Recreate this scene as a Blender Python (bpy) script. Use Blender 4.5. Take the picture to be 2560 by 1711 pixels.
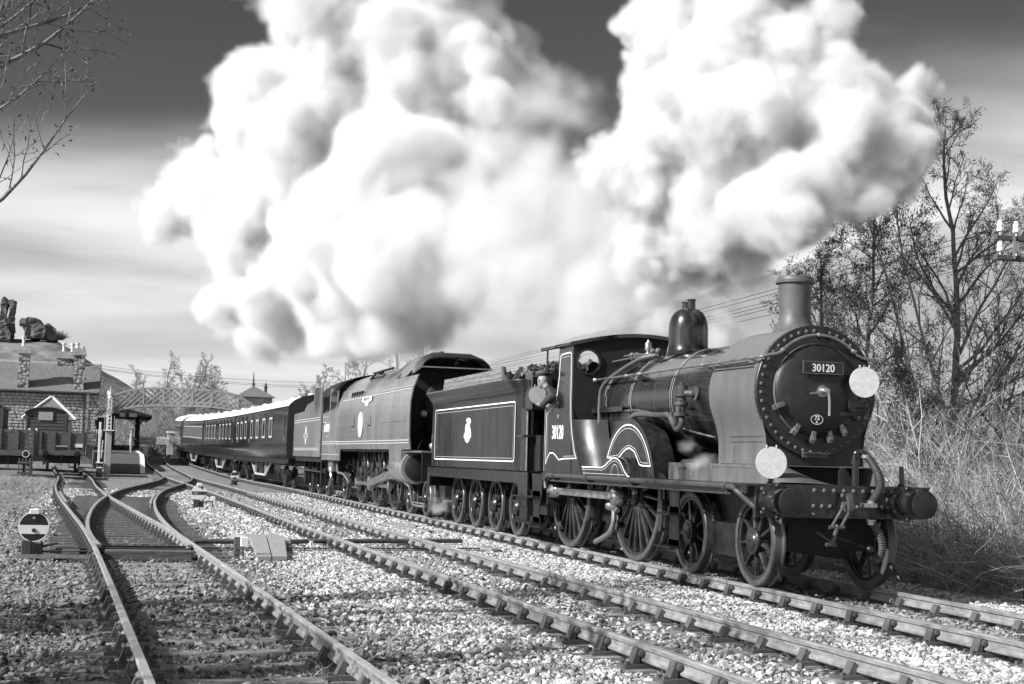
import bpy, bmesh, math, random
import numpy as np
from mathutils import Vector, Matrix, noise as mnoise

for _o in list(bpy.data.objects):
    bpy.data.objects.remove(_o, do_unlink=True)
SC = bpy.context.scene
COL = SC.collection
PI = math.pi

# ------------------------------------------------------------------ camera
# world frame: train line along X (engine faces +X), rail top z = 0, metres
CAM_POS = Vector((19.903, -8.488, 1.448))
YAW, PITCH, ROLL, FPX = 2.863, 0.083, 0.028, 3537.66
FWD = Vector((math.cos(PITCH) * math.cos(YAW), math.cos(PITCH) * math.sin(YAW), math.sin(PITCH)))
_R = Vector((math.sin(YAW), -math.cos(YAW), 0.0))
_U = _R.cross(FWD)
RGT = _R * math.cos(ROLL) + _U * math.sin(ROLL)
UPV = -_R * math.sin(ROLL) + _U * math.cos(ROLL)
cam_data = bpy.data.cameras.new('camera')
cam_data.sensor_width = 36.0
cam_data.lens = 36.0 * FPX / 2560.0
cam_data.clip_start = 0.1
cam_data.clip_end = 6000.0
cam = bpy.data.objects.new('camera', cam_data)
COL.objects.link(cam)
_m = Matrix((RGT, UPV, -FWD)).transposed().to_4x4()
_m.translation = CAM_POS
cam.matrix_world = _m
SC.camera = cam

# ------------------------------------------------------------------ sun and sky (black and white, red-filter look)
SUN_AZ_FROM_TRACK = math.radians(14.0)      # towards the front of the train, seen from its near side
SUN_EL = math.radians(33.0)
SUN_DIR = Vector((math.sin(SUN_AZ_FROM_TRACK) * math.cos(SUN_EL), -math.cos(SUN_AZ_FROM_TRACK) * math.cos(SUN_EL), math.sin(SUN_EL)))
sun_data = bpy.data.lights.new('sun', 'SUN')
sun_data.energy = 5.0
sun_data.angle = math.radians(0.5)
sun_data.color = (1.0, 1.0, 1.0)
sun = bpy.data.objects.new('sun', sun_data)
COL.objects.link(sun)
sun.rotation_euler = SUN_DIR.to_track_quat('Z', 'Y').to_euler()
sun.location = (0, -40, 40)

SKY_ROT, SKY_A, SKY_B = 0.9, 20.3, 28.7
SKY_RED, SKY_CLOUD = 0.28, 5.6
world = bpy.data.worlds.new('World')
SC.world = world
world.use_nodes = True
_nt = world.node_tree
_nt.nodes.clear()
def _wn(t, **k):
    n = _nt.nodes.new(t)
    for a, b in k.items():
        setattr(n, a, b)
    return n
_out = _wn('ShaderNodeOutputWorld')
_bg = _wn('ShaderNodeBackground')
_sky = _wn('ShaderNodeTexSky', sky_type='NISHITA', sun_disc=False, sun_elevation=SUN_EL, altitude=30.0, air_density=1.0, dust_density=1.6, ozone_density=1.0)
_sky.sun_rotation = math.atan2(SUN_DIR.x, SUN_DIR.y)
_sep = _wn('ShaderNodeSeparateColor')
_nt.links.new(_sky.outputs[0], _sep.inputs[0])
# high cloud, laid out by sky direction: thin streaks overhead, thickening to a pale bank low down
_tc = _wn('ShaderNodeTexCoord')
_sx = _wn('ShaderNodeSeparateXYZ')
_nt.links.new(_tc.outputs['Generated'], _sx.inputs[0])
def _wm(op, a, b=None, c=None, clamp=False):
    n = _wn('ShaderNodeMath', operation=op, use_clamp=clamp)
    for i, v in enumerate((a, b, c)):
        if v is None:
            continue
        if isinstance(v, (int, float)):
            n.inputs[i].default_value = v
        else:
            _nt.links.new(v, n.inputs[i])
    return n.outputs[0]
def _wnoise(vec, scale, detail, rough, dist=0.0):
    n = _wn('ShaderNodeTexNoise')
    n.inputs['Scale'].default_value = scale; n.inputs['Detail'].default_value = detail
    n.inputs['Roughness'].default_value = rough; n.inputs['Distortion'].default_value = dist
    _nt.links.new(vec, n.inputs[0])
    return n.outputs[0]
def _wmap(src, a, b, c, d):
    n = _wn('ShaderNodeMapRange', interpolation_type='SMOOTHSTEP')
    for k, v in zip(('From Min', 'From Max', 'To Min', 'To Max'), (a, b, c, d)):
        n.inputs[k].default_value = v
    _nt.links.new(src, n.inputs[0])
    return n.outputs[0]
_h = _wm('MAXIMUM', _sx.outputs[2], 0.0)
_hz = _wm('ADD', _h, 0.16)
_cx = _wm('DIVIDE', _sx.outputs[0], _hz)
_cy = _wm('DIVIDE', _sx.outputs[1], _hz)
_cv = _wn('ShaderNodeCombineXYZ')
_nt.links.new(_cx, _cv.inputs[0]); _nt.links.new(_cy, _cv.inputs[1])
_mp = _wn('ShaderNodeMapping')
_mp.inputs['Rotation'].default_value = (0, 0, SKY_ROT)
_mp.inputs['Scale'].default_value = (1.15, 0.6, 1.0)
_mp.inputs['Location'].default_value = (SKY_A, SKY_B, 0.0)
_nt.links.new(_cv.outputs[0], _mp.inputs[0])
_big = _wnoise(_mp.outputs[0], 0.55, 2, 0.5)
_fine = _wnoise(_mp.outputs[0], 1.1, 6, 0.52, 0.5)
_low = _wmap(_h, 0.33, 0.02, 0.0, 0.33)
_cov = _wm('ADD', _wm('ADD', _wm('MULTIPLY', _big, 0.75), _wm('MULTIPLY', _fine, 0.42)), _low)
_cloud = _wmap(_cov, 0.52, 0.93, 0.0, 1.0)
_shade = _wmap(_fine, 0.35, 0.65, 0.72, 1.05)
# sky through a red filter, plus sunlit cloud
_red = _wm('MULTIPLY', _wm('POWER', _sep.outputs[0], 1.5), SKY_RED)
_cl = _wm('MULTIPLY', _wm('MULTIPLY', _cloud, _shade), SKY_CLOUD)
_tot = _wm('ADD', _wm('MULTIPLY', _red, _wm('SUBTRACT', 1.0, _wm('MULTIPLY', _cloud, 0.6))), _cl)
_cmb = _wn('ShaderNodeCombineColor')
for i in range(3):
    _nt.links.new(_tot, _cmb.inputs[i])
_nt.links.new(_cmb.outputs[0], _bg.inputs[0])
_bg.inputs[1].default_value = 0.10
_nt.links.new(_bg.outputs[0], _out.inputs[0])

SC.view_settings.view_transform = 'Standard'
SC.view_settings.look = 'None'
SC.view_settings.exposure = 0.55
SC.view_settings.gamma = 1.0
SC.view_settings.use_curve_mapping = False
CY = SC.cycles
CY.use_denoising = True
CY.max_bounces = 10
CY.diffuse_bounces = 3
CY.glossy_bounces = 3
CY.transmission_bounces = 4
CY.transparent_max_bounces = 12
CY.volume_bounces = 6
CY.volume_step_rate = 3.0
CY.volume_max_steps = 256
CY.sample_clamp_indirect = 6.0
CY.use_adaptive_sampling = True
CY.adaptive_threshold = 0.02

def px(u, v, depth):
    """a point at a pixel of the photograph (2560 wide) and a depth along the view axis"""
    return CAM_POS + depth * (FWD + RGT * ((u - 1280) / FPX) + UPV * ((855.5 - v) / FPX))
def px_x(u, v, x):
    d = FWD + RGT * ((u - 1280) / FPX) + UPV * ((855.5 - v) / FPX)
    return CAM_POS + d * ((x - CAM_POS.x) / d.x)
def px_z(u, v, z):
    d = FWD + RGT * ((u - 1280) / FPX) + UPV * ((855.5 - v) / FPX)
    return CAM_POS + d * ((z - CAM_POS.z) / d.z)
# ------------------------------------------------------------------ mesh helpers
from mathutils.geometry import tessellate_polygon
class MB:
    def __init__(s):
        s.v, s.f = [], []
    def add(s, vs, fs):
        n = len(s.v)
        s.v.extend(tuple(p) for p in vs)
        s.f.extend(tuple(i + n for i in f) for f in fs)
        return s
    def box(s, x0, x1, y0, y1, z0, z1):
        return s.add([(x0, y0, z0), (x1, y0, z0), (x1, y1, z0), (x0, y1, z0), (x0, y0, z1), (x1, y0, z1), (x1, y1, z1), (x0, y1, z1)],
                     [(0, 3, 2, 1), (4, 5, 6, 7), (0, 1, 5, 4), (1, 2, 6, 5), (2, 3, 7, 6), (3, 0, 4, 7)])
    def bbox(s, x0, x1, y0, y1, z0, z1, b=0.01):
        """box with chamfered edges (all round, one segment)"""
        vs = []
        for z, i in ((z0, b), (z0 + b, 0), (z1 - b, 0), (z1, b)):
            e = b if i else 0
            vs += [(x0 + b + e * 0, y0 + e, z), (x1 - b, y0 + e, z), (x1 - e, y0 + b, z), (x1 - e, y1 - b, z), (x1 - b, y1 - e, z), (x0 + b, y1 - e, z), (x0 + e, y1 - b, z), (x0 + e, y0 + b, z)]
        fs = [tuple(range(7, -1, -1)), tuple(range(24, 32))]
        for k in range(3):
            for i in range(8):
                j = (i + 1) % 8
                fs.append((k * 8 + i, k * 8 + j, k * 8 + 8 + j, k * 8 + 8 + i))
        return s.add(vs, fs)
    def obox(s, c, dims, rot):
        """box of full size dims centred at c turned by the 3x3 matrix rot"""
        c = Vector(c)
        vs = []
        for z in (-.5, .5):
            for x, y in ((-.5, -.5), (.5, -.5), (.5, .5), (-.5, .5)):
                vs.append(c + rot @ Vector((x * dims[0], y * dims[1], z * dims[2])))
        return s.add(vs, [(0, 3, 2, 1), (4, 5, 6, 7), (0, 1, 5, 4), (1, 2, 6, 5), (2, 3, 7, 6), (3, 0, 4, 7)])
    def bar(s, a, b, w, h, up=(0, 0, 1)):
        a, b = Vector(a), Vector(b)
        d = b - a
        L = d.length
        d.normalize()
        up = Vector(up)
        if abs(d.dot(up)) > 0.98:
            up = Vector((1, 0, 0))
        sd = d.cross(up).normalized()
        u2 = sd.cross(d)
        return s.obox((a + b) / 2, (L, w, h), Matrix((d, sd, u2)).transposed())
    def prism(s, poly, ax, a, b):
        """polygon (p, q) pushed from a to b along axis ax; p, q are the other two axes in xyz order"""
        def mk(p, q, t):
            return {'x': (t, p, q), 'y': (p, t, q), 'z': (p, q, t)}[ax]
        n = len(poly)
        vs = [mk(p, q, a) for p, q in poly] + [mk(p, q, b) for p, q in poly]
        fs = [tuple(range(n - 1, -1, -1)), tuple(range(n, 2 * n))]
        for i in range(n):
            j = (i + 1) % n
            fs.append((i, j, n + j, n + i))
        return s.add(vs, fs)
    def plate(s, outer, holes, ax, a, b):
        def mk(p, q, t):
            return {'x': (t, p, q), 'y': (p, t, q), 'z': (p, q, t)}[ax]
        loops = [outer] + holes
        tris = tessellate_polygon([[Vector((p, q, 0)) for p, q in l] for l in loops])
        flat = [pt for l in loops for pt in l]
        n = len(flat)
        vs = [mk(p, q, a) for p, q in flat] + [mk(p, q, b) for p, q in flat]
        fs = [tuple(t) for t in tris] + [tuple(i + n for i in reversed(t)) for t in tris]
        o = 0
        for l in loops:
            m = len(l)
            for i in range(m):
                j = (i + 1) % m
                fs.append((o + i, o + j, n + o + j, n + o + i))
            o += m
        return s.add(vs, fs)
    def tube(s, pts, r, n=8, cap=True, closed=False):
        pts = [Vector(p) for p in pts]
        m = len(pts)
        rs = r if isinstance(r, (list, tuple)) else [r] * m
        up = None
        vs = []
        for i, p in enumerate(pts):
            if closed:
                d = pts[(i + 1) % m] - pts[i - 1]
            else:
                d = pts[min(i + 1, m - 1)] - pts[max(i - 1, 0)]
            if d.length < 1e-9:
                d = Vector((0, 0, 1))
            d.normalize()
            if up is None:
                up = Vector((0, 0, 1)) if abs(d.z) < 0.9 else Vector((1, 0, 0))
            sd = d.cross(up)
            if sd.length < 1e-6:
                sd = d.cross(Vector((0.3, 1, 0.2)))
            sd.normalize()
            up = sd.cross(d).normalized()
            for k in range(n):
                a = 2 * PI * k / n
                vs.append(p + (sd * math.cos(a) + up * math.sin(a)) * rs[i])
        fs = []
        for i in range(m if closed else m - 1):
            i2 = (i + 1) % m
            for k in range(n):
                k2 = (k + 1) % n
                fs.append((i * n + k, i * n + k2, i2 * n + k2, i2 * n + k))
        if cap and not closed:
            fs.append(tuple(range(n - 1, -1, -1)))
            fs.append(tuple((m - 1) * n + k for k in range(n)))
        return s.add(vs, fs)
    def lathe(s, prof, c, ax='z', n=24, a0=0.0, a1=2 * PI, cap=True):
        """profile [(radius, height)] turned about an axis through c"""
        full = abs(a1 - a0 - 2 * PI) < 1e-6
        m = n if full else n + 1
        vs = []
        for r, h in prof:
            for k in range(m):
                a = a0 + (a1 - a0) * k / n
                p, q = r * math.cos(a), r * math.sin(a)
                vs.append({'z': (c[0] + p, c[1] + q, c[2] + h), 'x': (c[0] + h, c[1] + p, c[2] + q), 'y': (c[0] + p, c[1] + h, c[2] + q)}[ax])
        fs = []
        for i in range(len(prof) - 1):
            for k in range(n):
                k2 = (k + 1) % m if full else k + 1
                fs.append((i * m + k, i * m + k2, (i + 1) * m + k2, (i + 1) * m + k))
        if cap and full:
            if prof[0][0] > 1e-6: fs.append(tuple(range(m - 1, -1, -1)))
            if prof[-1][0] > 1e-6: fs.append(tuple((len(prof) - 1) * m + k for k in range(m)))
        return s.add(vs, fs)
    def loft(s, rings, closed=True, caps=False):
        n = len(rings[0])
        vs = [p for r in rings for p in r]
        fs = []
        for i in range(len(rings) - 1):
            for k in range(n if closed else n - 1):
                k2 = (k + 1) % n
                fs.append((i * n + k, i * n + k2, (i + 1) * n + k2, (i + 1) * n + k))
        if caps:
            fs.append(tuple(range(n - 1, -1, -1)))
            fs.append(tuple((len(rings) - 1) * n + k for k in range(n)))
        return s.add(vs, fs)
    def ball(s, c, r, n=10, m=6, sc=(1, 1, 1)):
        pr = [(math.sin(PI * i / m), -math.cos(PI * i / m)) for i in range(m + 1)]
        pr = [(max(a, 1e-4), b) for a, b in pr]
        b0 = len(s.v)
        s.lathe(pr, (0, 0, 0), 'z', n)
        for i in range(b0, len(s.v)):
            v = s.v[i]
            s.v[i] = (c[0] + v[0] * r * sc[0], c[1] + v[1] * r * sc[1], c[2] + v[2] * r * sc[2])
        return s
    def rivet(s, c, nrm, r=0.014, n=6):
        c, d = Vector(c), Vector(nrm).normalized()
        t = d.orthogonal().normalized()
        b = d.cross(t)
        vs = [c + (t * math.cos(2 * PI * k / n) + b * math.sin(2 * PI * k / n)) * r for k in range(n)]
        vs += [c + d * r * 0.6 + (t * math.cos(2 * PI * k / n) + b * math.sin(2 * PI * k / n)) * r * 0.65 for k in range(n)]
        vs.append(c + d * r * 0.8)
        fs = [(k, (k + 1) % n, n + (k + 1) % n, n + k) for k in range(n)] + [(n + k, n + (k + 1) % n, 2 * n) for k in range(n)]
        return s.add(vs, fs)
    def ring(s, path, w, y, ax='y', closed=True, proud=0.004):
        """flat painted band of width w along a 2-D path on the plane ax = y"""
        n = len(path)
        P = [Vector((p[0], p[1])) for p in path]
        L, R = [], []
        for i in range(n):
            a = P[i - 1] if (closed or i) else P[i]
            b = P[(i + 1) % n] if (closed or i < n - 1) else P[i]
            d1 = (P[i] - a); d2 = (b - P[i])
            if d1.length < 1e-9: d1 = d2
            if d2.length < 1e-9: d2 = d1
            d1.normalize(); d2.normalize()
            t = d1 + d2
            if t.length < 1e-6: t = d2
            t.normalize()
            nn = Vector((-t.y, t.x))
            k = 1.0 / max(0.5, nn.dot(Vector((-d2.y, d2.x))))
            L.append(P[i] + nn * w / 2 * k); R.append(P[i] - nn * w / 2 * k)
        def mk(p):
            return {'x': (y, p.x, p.y), 'y': (p.x, y, p.y), 'z': (p.x, p.y, y)}[ax]
        vs = [mk(p) for p in L] + [mk(p) for p in R]
        m = n if closed else n - 1
        return s.add(vs, [(i, (i + 1) % n, n + (i + 1) % n, n + i) for i in range(m)])
    def mesh(s, name, mat, smooth=35):
        me = bpy.data.meshes.new(name)
        me.from_pydata(s.v, [], s.f)
        me.materials.append(mat)
        if smooth:
            me.polygons.foreach_set('use_smooth', [True] * len(me.polygons))
            me.set_sharp_from_angle(angle=math.radians(smooth))
        me.update()
        return me
    def build(s, name, mat, parent=None, smooth=35, kind=None, label=None):
        return place(name, s.mesh(name, mat, smooth), parent, kind=kind, label=label)

ABS = set()      # things whose parts are given in world coordinates
def place(name, me, parent=None, loc=None, rot=None, scale=None, kind=None, label=None):
    o = bpy.data.objects.new(name, me)
    COL.objects.link(o)
    if parent is not None:
        o.parent = parent
        if parent.name in ABS:
            o.matrix_parent_inverse = Matrix.Translation(-parent.location)
    if loc is not None: o.location = loc
    if rot is not None: o.rotation_euler = rot
    if scale is not None: o.scale = scale
    if kind: o['kind'] = kind
    if label: o['label'] = label
    return o
def thing(name, label, cat, loc=(0, 0, 0), group=None, rz=0.0):
    o = bpy.data.objects.new(name, None)
    o.empty_display_size = 0.3
    COL.objects.link(o)
    o.location = loc
    o.rotation_euler = (0, 0, rz)
    return tag(o, label, cat, group)
def whole(name, label, cat, loc, group=None):
    o = thing(name, label, cat, loc, group)
    ABS.add(o.name)
    return o
def tag(o, label=None, cat=None, group=None, kind=None):
    if label: o['label'] = label
    if cat: o['category'] = cat
    if group: o['group'] = group
    if kind: o['kind'] = kind
    return o
def copy_tree(o, parent=None):
    c = o.copy()
    COL.objects.link(c)
    c.parent = parent
    for ch in list(o.children):
        copy_tree(ch, c)
    return c
def mirror_y(me):
    m2 = me.copy()
    n = len(m2.vertices)
    co = np.empty(n * 3, np.float32)
    m2.vertices.foreach_get('co', co)
    co[1::3] *= -1
    m2.vertices.foreach_set('co', co)
    m2.flip_normals()
    return m2
def circ(cx, cz, r, n=24, a0=0.0, a1=2 * PI, end=False):
    m = n + 1 if end else n
    return [(cx + r * math.cos(a0 + (a1 - a0) * k / n), cz + r * math.sin(a0 + (a1 - a0) * k / n)) for k in range(m)]
def rrect(x0, x1, z0, z1, r, n=4):
    P = []
    for cx, cz, a in ((x1 - r, z1 - r, 0), (x0 + r, z1 - r, PI / 2), (x0 + r, z0 + r, PI), (x1 - r, z0 + r, 1.5 * PI)):
        P += circ(cx, cz, r, n, a, a + PI / 2, True)
    return P
def spline(pts, n=8):
    """Catmull-Rom through points"""
    P = [Vector(p) for p in pts]
    out = []
    for i in range(len(P) - 1):
        a, b, c, d = P[max(i - 1, 0)], P[i], P[i + 1], P[min(i + 2, len(P) - 1)]
        for k in range(n):
            t = k / n
            out.append(0.5 * ((2 * b) + (c - a) * t + (2 * a - 5 * b + 4 * c - d) * t * t + (3 * b - a - 3 * c + d) * t ** 3))
    out.append(P[-1])
    return out
def text_mesh(name, body, mat, height, sx=1.0, bold=0.0, depth=0.003, spacing=1.0):
    """lettering standing in the local XZ plane facing -Y, centred on the origin"""
    cu = bpy.data.curves.new('lettering', 'FONT')
    cu.body = body
    cu.size = 1.0
    cu.offset = bold
    cu.extrude = 0.002
    cu.space_character = spacing
    cu.resolution_u = 4
    o = bpy.data.objects.new('lettering', cu)
    COL.objects.link(o)
    dg = bpy.context.evaluated_depsgraph_get()
    me = bpy.data.meshes.new_from_object(o.evaluated_get(dg))
    bpy.data.objects.remove(o, do_unlink=True)
    bpy.data.curves.remove(cu)
    n = len(me.vertices)
    co = np.empty(n * 3, np.float32)
    me.vertices.foreach_get('co', co)
    co = co.reshape(-1, 3)
    lo, hi = co.min(0), co.max(0)
    k = height / (hi[1] - lo[1])
    x = (co[:, 0] - (lo[0] + hi[0]) / 2) * k * sx
    z = (co[:, 1] - (lo[1] + hi[1]) / 2) * k
    y = -(co[:, 2]) / 0.004 * depth
    me.vertices.foreach_set('co', np.stack([x, y, z], 1).astype(np.float32).ravel())
    me.materials.clear()
    me.materials.append(mat)
    me.name = name
    me.update()
    return me

# ------------------------------------------------------------------ materials (greys only)
def G(v): return (v, v, v, 1.0)
def mat(name, base, rough=0.6, metal=0.0, var=0.0, vscale=3.0, stretch=(1, 1, 1), bump=0.0, bscale=30.0, detail=5.0, coat=0.0, spec=0.5, rvar=0.0, vor=False, speck=0.0, island=0.0):
    m = bpy.data.materials.new(name)
    m.use_nodes = True
    nt = m.node_tree
    N, L = nt.nodes, nt.links
    bs = N['Principled BSDF']
    bs.inputs['Base Color'].default_value = G(base)
    bs.inputs['Roughness'].default_value = rough
    bs.inputs['Metallic'].default_value = metal
    bs.inputs['Specular IOR Level'].default_value = spec
    if coat:
        bs.inputs['Coat Weight'].default_value = coat
        bs.inputs['Coat Roughness'].default_value = 0.08
    if var or bump or rvar or island:
        tc = N.new('ShaderNodeTexCoord')
        mp = N.new('ShaderNodeMapping')
        mp.inputs['Scale'].default_value = stretch
        L.new(tc.outputs['Object'], mp.inputs[0])
    if var or rvar or island:
        nz = N.new('ShaderNodeTexNoise')
        nz.inputs['Scale'].default_value = vscale; nz.inputs['Detail'].default_value = detail; nz.inputs['Roughness'].default_value = 0.62
        L.new(mp.outputs[0], nz.inputs['Vector'])
        mr = N.new('ShaderNodeMapRange')
        mr.inputs['From Min'].default_value = 0.3; mr.inputs['From Max'].default_value = 0.7
        mr.inputs['To Min'].default_value = base * (1 - var); mr.inputs['To Max'].default_value = base * (1 + var)
        L.new(nz.outputs[0], mr.inputs[0])
        src = mr.outputs[0]
        if island:
            gi = N.new('ShaderNodeNewGeometry')
            mi = N.new('ShaderNodeMapRange'); mi.inputs['To Min'].default_value = 1 - island; mi.inputs['To Max'].default_value = 1 + island
            L.new(gi.outputs['Random Per Island'], mi.inputs[0])
            mu = N.new('ShaderNodeMath'); mu.operation = 'MULTIPLY'
            L.new(src, mu.inputs[0]); L.new(mi.outputs[0], mu.inputs[1]); src = mu.outputs[0]
        if var or island:
            cc = N.new('ShaderNodeCombineColor')
            for i in range(3): L.new(src, cc.inputs[i])
            L.new(cc.outputs[0], bs.inputs['Base Color'])
        if rvar:
            m2 = N.new('ShaderNodeMapRange')
            m2.inputs['From Min'].default_value = 0.3; m2.inputs['From Max'].default_value = 0.7
            m2.inputs['To Min'].default_value = max(0.03, rough - rvar); m2.inputs['To Max'].default_value = min(1, rough + rvar)
            L.new(nz.outputs[0], m2.inputs[0]); L.new(m2.outputs[0], bs.inputs['Roughness'])
    if bump:
        bz = N.new('ShaderNodeTexNoise')
        bz.inputs['Scale'].default_value = bscale; bz.inputs['Detail'].default_value = 6
        L.new(mp.outputs[0], bz.inputs['Vector'])
        bp = N.new('ShaderNodeBump'); bp.inputs['Strength'].default_value = bump; bp.inputs['Distance'].default_value = 0.02
        L.new(bz.outputs[0], bp.inputs['Height']); L.new(bp.outputs[0], bs.inputs['Normal'])
    return m
M = {}
M['paint'] = mat('black_engine_paint', 0.018, 0.19, var=0.75, vscale=3.2, stretch=(2, 2, 0.3), rvar=0.12, detail=8, coat=0.4, bump=0.015, bscale=1.5)
M['paint2'] = mat('green_engine_paint', 0.165, 0.24, var=0.28, vscale=1.0, stretch=(.7, .7, 0.22), rvar=0.1, bump=0.03, bscale=0.9, coat=.3, detail=7)
M['dull'] = mat('dull_black_paint', 0.02, 0.36, var=.4, vscale=3, rvar=.1)
M['smokebox'] = mat('graphite_black', 0.11, 0.40, var=0.22, vscale=2.0, stretch=(2.2, 0.8, 0.8), rvar=0.12, bump=0.08, bscale=14)
M['front'] = mat('smokebox_front_black', 0.02, 0.38, var=0.35, vscale=6, bump=0.06, bscale=25)
M['chimney'] = mat('chimney_black', 0.085, 0.5, var=0.25, vscale=5, bump=0.06, bscale=30)
M['soot'] = mat('sooty_black', 0.008, 0.75, var=0.4, vscale=8)
M['under'] = mat('oily_black', 0.016, 0.33, var=0.5, vscale=9, bump=0.1, bscale=20)
M['wheel'] = mat('wheel_black', 0.03, 0.2, var=0.4, vscale=7, rvar=0.12)
M['tyre'] = mat('tyre_steel', 0.10, 0.33, metal=0.3, var=0.3, vscale=10)
M['steel'] = mat('bright_steel', 0.50, 0.32, metal=0.9, var=0.25, vscale=6, rvar=0.1)
M['pipe'] = mat('lagged_pipe', 0.05, 0.42, var=0.35, vscale=9, bump=0.1, bscale=25)
M['copper'] = mat('copper_pipe', 0.30, 0.35, metal=0.7, var=0.3, vscale=12)
M['white'] = mat('white_lining', 0.80, 0.5)
M['cream'] = mat('cream_line', 0.45, 0.5)
M['disc'] = mat('white_disc_paint', 0.60, 0.6, var=0.14, vscale=22, bump=0.05, bscale=40)
M['hose'] = mat('rubber_hose', 0.045, 0.6, var=0.3, vscale=20)
M['wood'] = mat('weathered_wood', 0.16, 0.8, var=0.45, vscale=3, stretch=(1, 9, 9), bump=0.3, bscale=14)
M['coal'] = mat('coal', 0.03, 0.35, var=0.6, vscale=12, bump=0.4, bscale=20)
M['glass'] = mat('window_glass', 0.03, 0.05, spec=0.8)
# ------------------------------------------------------------------ track geometry
def rail_z(x):
    return 0.0 if x > -50 else .0002 * (max(x, -118) + 50) ** 2
def sstep(a, b, t):
    t = min(1, max(0, (t - a) / (b - a)))
    return t * t * (3 - 2 * t)
def path_xy(pts, step=.38):
    P = spline([(x, y, 0) for x, y in pts], 24)
    out, acc = [P[0]], 0.0
    for a, b in zip(P[:-1], P[1:]):
        d = (b - a).length
        while acc + d >= step:
            t = (step - acc) / d
            a = a + (b - a) * t
            out.append(a.copy())
            d = (b - a).length
            acc = 0.0
        acc += d
    return out
PA = path_xy([(17, 0), (5, 0), (-20, 0), (-42, -.03), (-57.5, -.36), (-78, -.63), (-98.5, -1.0), (-115, -.8), (-130, .3), (-150, 3.5)])
PB = path_xy([(17, -3.36), (10.8, -3.42), (4, -3.55), (-5, -3.70), (-14, -3.79), (-27, -3.86), (-43, -4.05), (-57, -4.32), (-67, -4.32), (-78, -4.3), (-95, -4.3), (-112, -3.8), (-130, -2.4), (-150, 1)])
PC = path_xy([(17, -7.18), (10.8, -7.37), (6.5, -7.50), (2.9, -7.61), (-2.3, -7.78)])
PL = path_xy([(-2.3, -7.78), (-8, -8.03), (-14.3, -8.37), (-26.3, -8.99), (-38, -9.42), (-50, -9.66), (-60, -10.0), (-72, -10.55), (-90, -11.2)])
PR = path_xy([(-2.3, -7.78), (-7, -7.92), (-12, -7.95), (-18, -7.87), (-25, -7.6), (-34, -6.97), (-44, -5.82), (-52, -4.98), (-59, -4.5), (-67, -4.32)])

M['railside'] = mat('rusty_rail_side', 0.21, 0.7, var=0.45, vscale=6, stretch=(1, 1, 2.5), bump=0.15, bscale=40)
M['railtop'] = mat('worn_rail_top', 0.62, 0.36, metal=0.75, var=0.3, vscale=3, stretch=(.6, 6, 1), rvar=.12)
M['chair'] = mat('cast_iron_chair', 0.075, 0.7, var=0.4, vscale=8, bump=0.2, bscale=40)
M['sleeper'] = mat('old_sleeper', 0.22, 0.85, var=0.55, vscale=4, stretch=(9, 1, 9), bump=0.5, bscale=12)
M['timber'] = mat('tarred_timber', 0.085, 0.75, var=0.6, vscale=4, stretch=(9, 1, 9), bump=0.5, bscale=12)
M['concrete'] = mat('pale_concrete', 0.27, 0.85, var=0.2, vscale=7, bump=0.2, bscale=40)

RAIL_SEC = [(-.022, -.145), (-.030, -.135), (-.030, -.115), (-.010, -.095), (-.010, -.055), (-.030, -.042), (-.035, -.012), (-.026, 0), (.026, 0), (.035, -.012), (.030, -.042), (.010, -.055), (.010, -.095), (.030, -.115), (.030, -.135), (.022, -.145)]
def sweep_rail(name, pts, off, parent, i0=0, i1=None, stepn=2, lift=0.0):
    pts = pts[i0:i1]
    vs, fs, mi = [], [], []
    use = list(range(0, len(pts), stepn))
    if use[-1] != len(pts) - 1: use.append(len(pts) - 1)
    n = len(RAIL_SEC)
    for j in use:
        a, b = pts[max(0, j - 1)], pts[min(len(pts) - 1, j + 1)]
        d = (b - a).normalized()
        nr = Vector((-d.y, d.x, 0))
        c = pts[j]
        o = off[j] if isinstance(off, (list, tuple)) else off
        for p, q in RAIL_SEC:
            w = c + nr * (o + p)
            vs.append((w.x, w.y, rail_z(c.x) + q + lift))
    for k in range(len(use) - 1):
        for i in range(n):
            i2 = (i + 1) % n
            fs.append((k * n + i, k * n + i2, (k + 1) * n + i2, (k + 1) * n + i))
            mi.append(1 if i in (6, 7, 8) else 0)
    fs.append(tuple(range(n))); mi.append(0)
    fs.append(tuple(reversed(range((len(use) - 1) * n, len(use) * n)))); mi.append(0)
    me = bpy.data.meshes.new(name)
    me.from_pydata(vs, [], fs)
    me.materials.append(M['railside']); me.materials.append(M['railtop'])
    me.polygons.foreach_set('material_index', mi)
    me.polygons.foreach_set('use_smooth', [True] * len(fs))
    me.set_sharp_from_angle(angle=math.radians(30))
    return place(name, me, parent)
def chair_mb():
    c = MB()
    c.prism([(-.19, -.195), (.19, -.195), (.19, -.170), (.12, -.160), (-.12, -.160), (-.19, -.170)], 'x', -.10, .10)
    # outer jaw (local -y) with key, inner jaw (+y)
    c.prism([(-.115, -.165), (-.072, -.045), (-.060, -.040), (-.052, -.052), (-.052, -.16)], 'x', -.055, .055)
    c.prism([(.105, -.165), (.055, -.06), (.045, -.058), (.036, -.07), (.012, -.095), (.032, -.12), (.032, -.16)], 'x', -.05, .05)
    c.lathe([(.022, -.08), (.030, -.075), (.030, .075), (.022, .08)], (0, -.038, -.078), 'x', 8)
    for y in (-.155, .15):
        for x in (-.055, .055):
            c.box(x - .018, x + .018, y - .018, y + .018, -.175, -.14)
    return c
CHAIR = chair_mb().mesh('chair', M['chair'])
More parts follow.
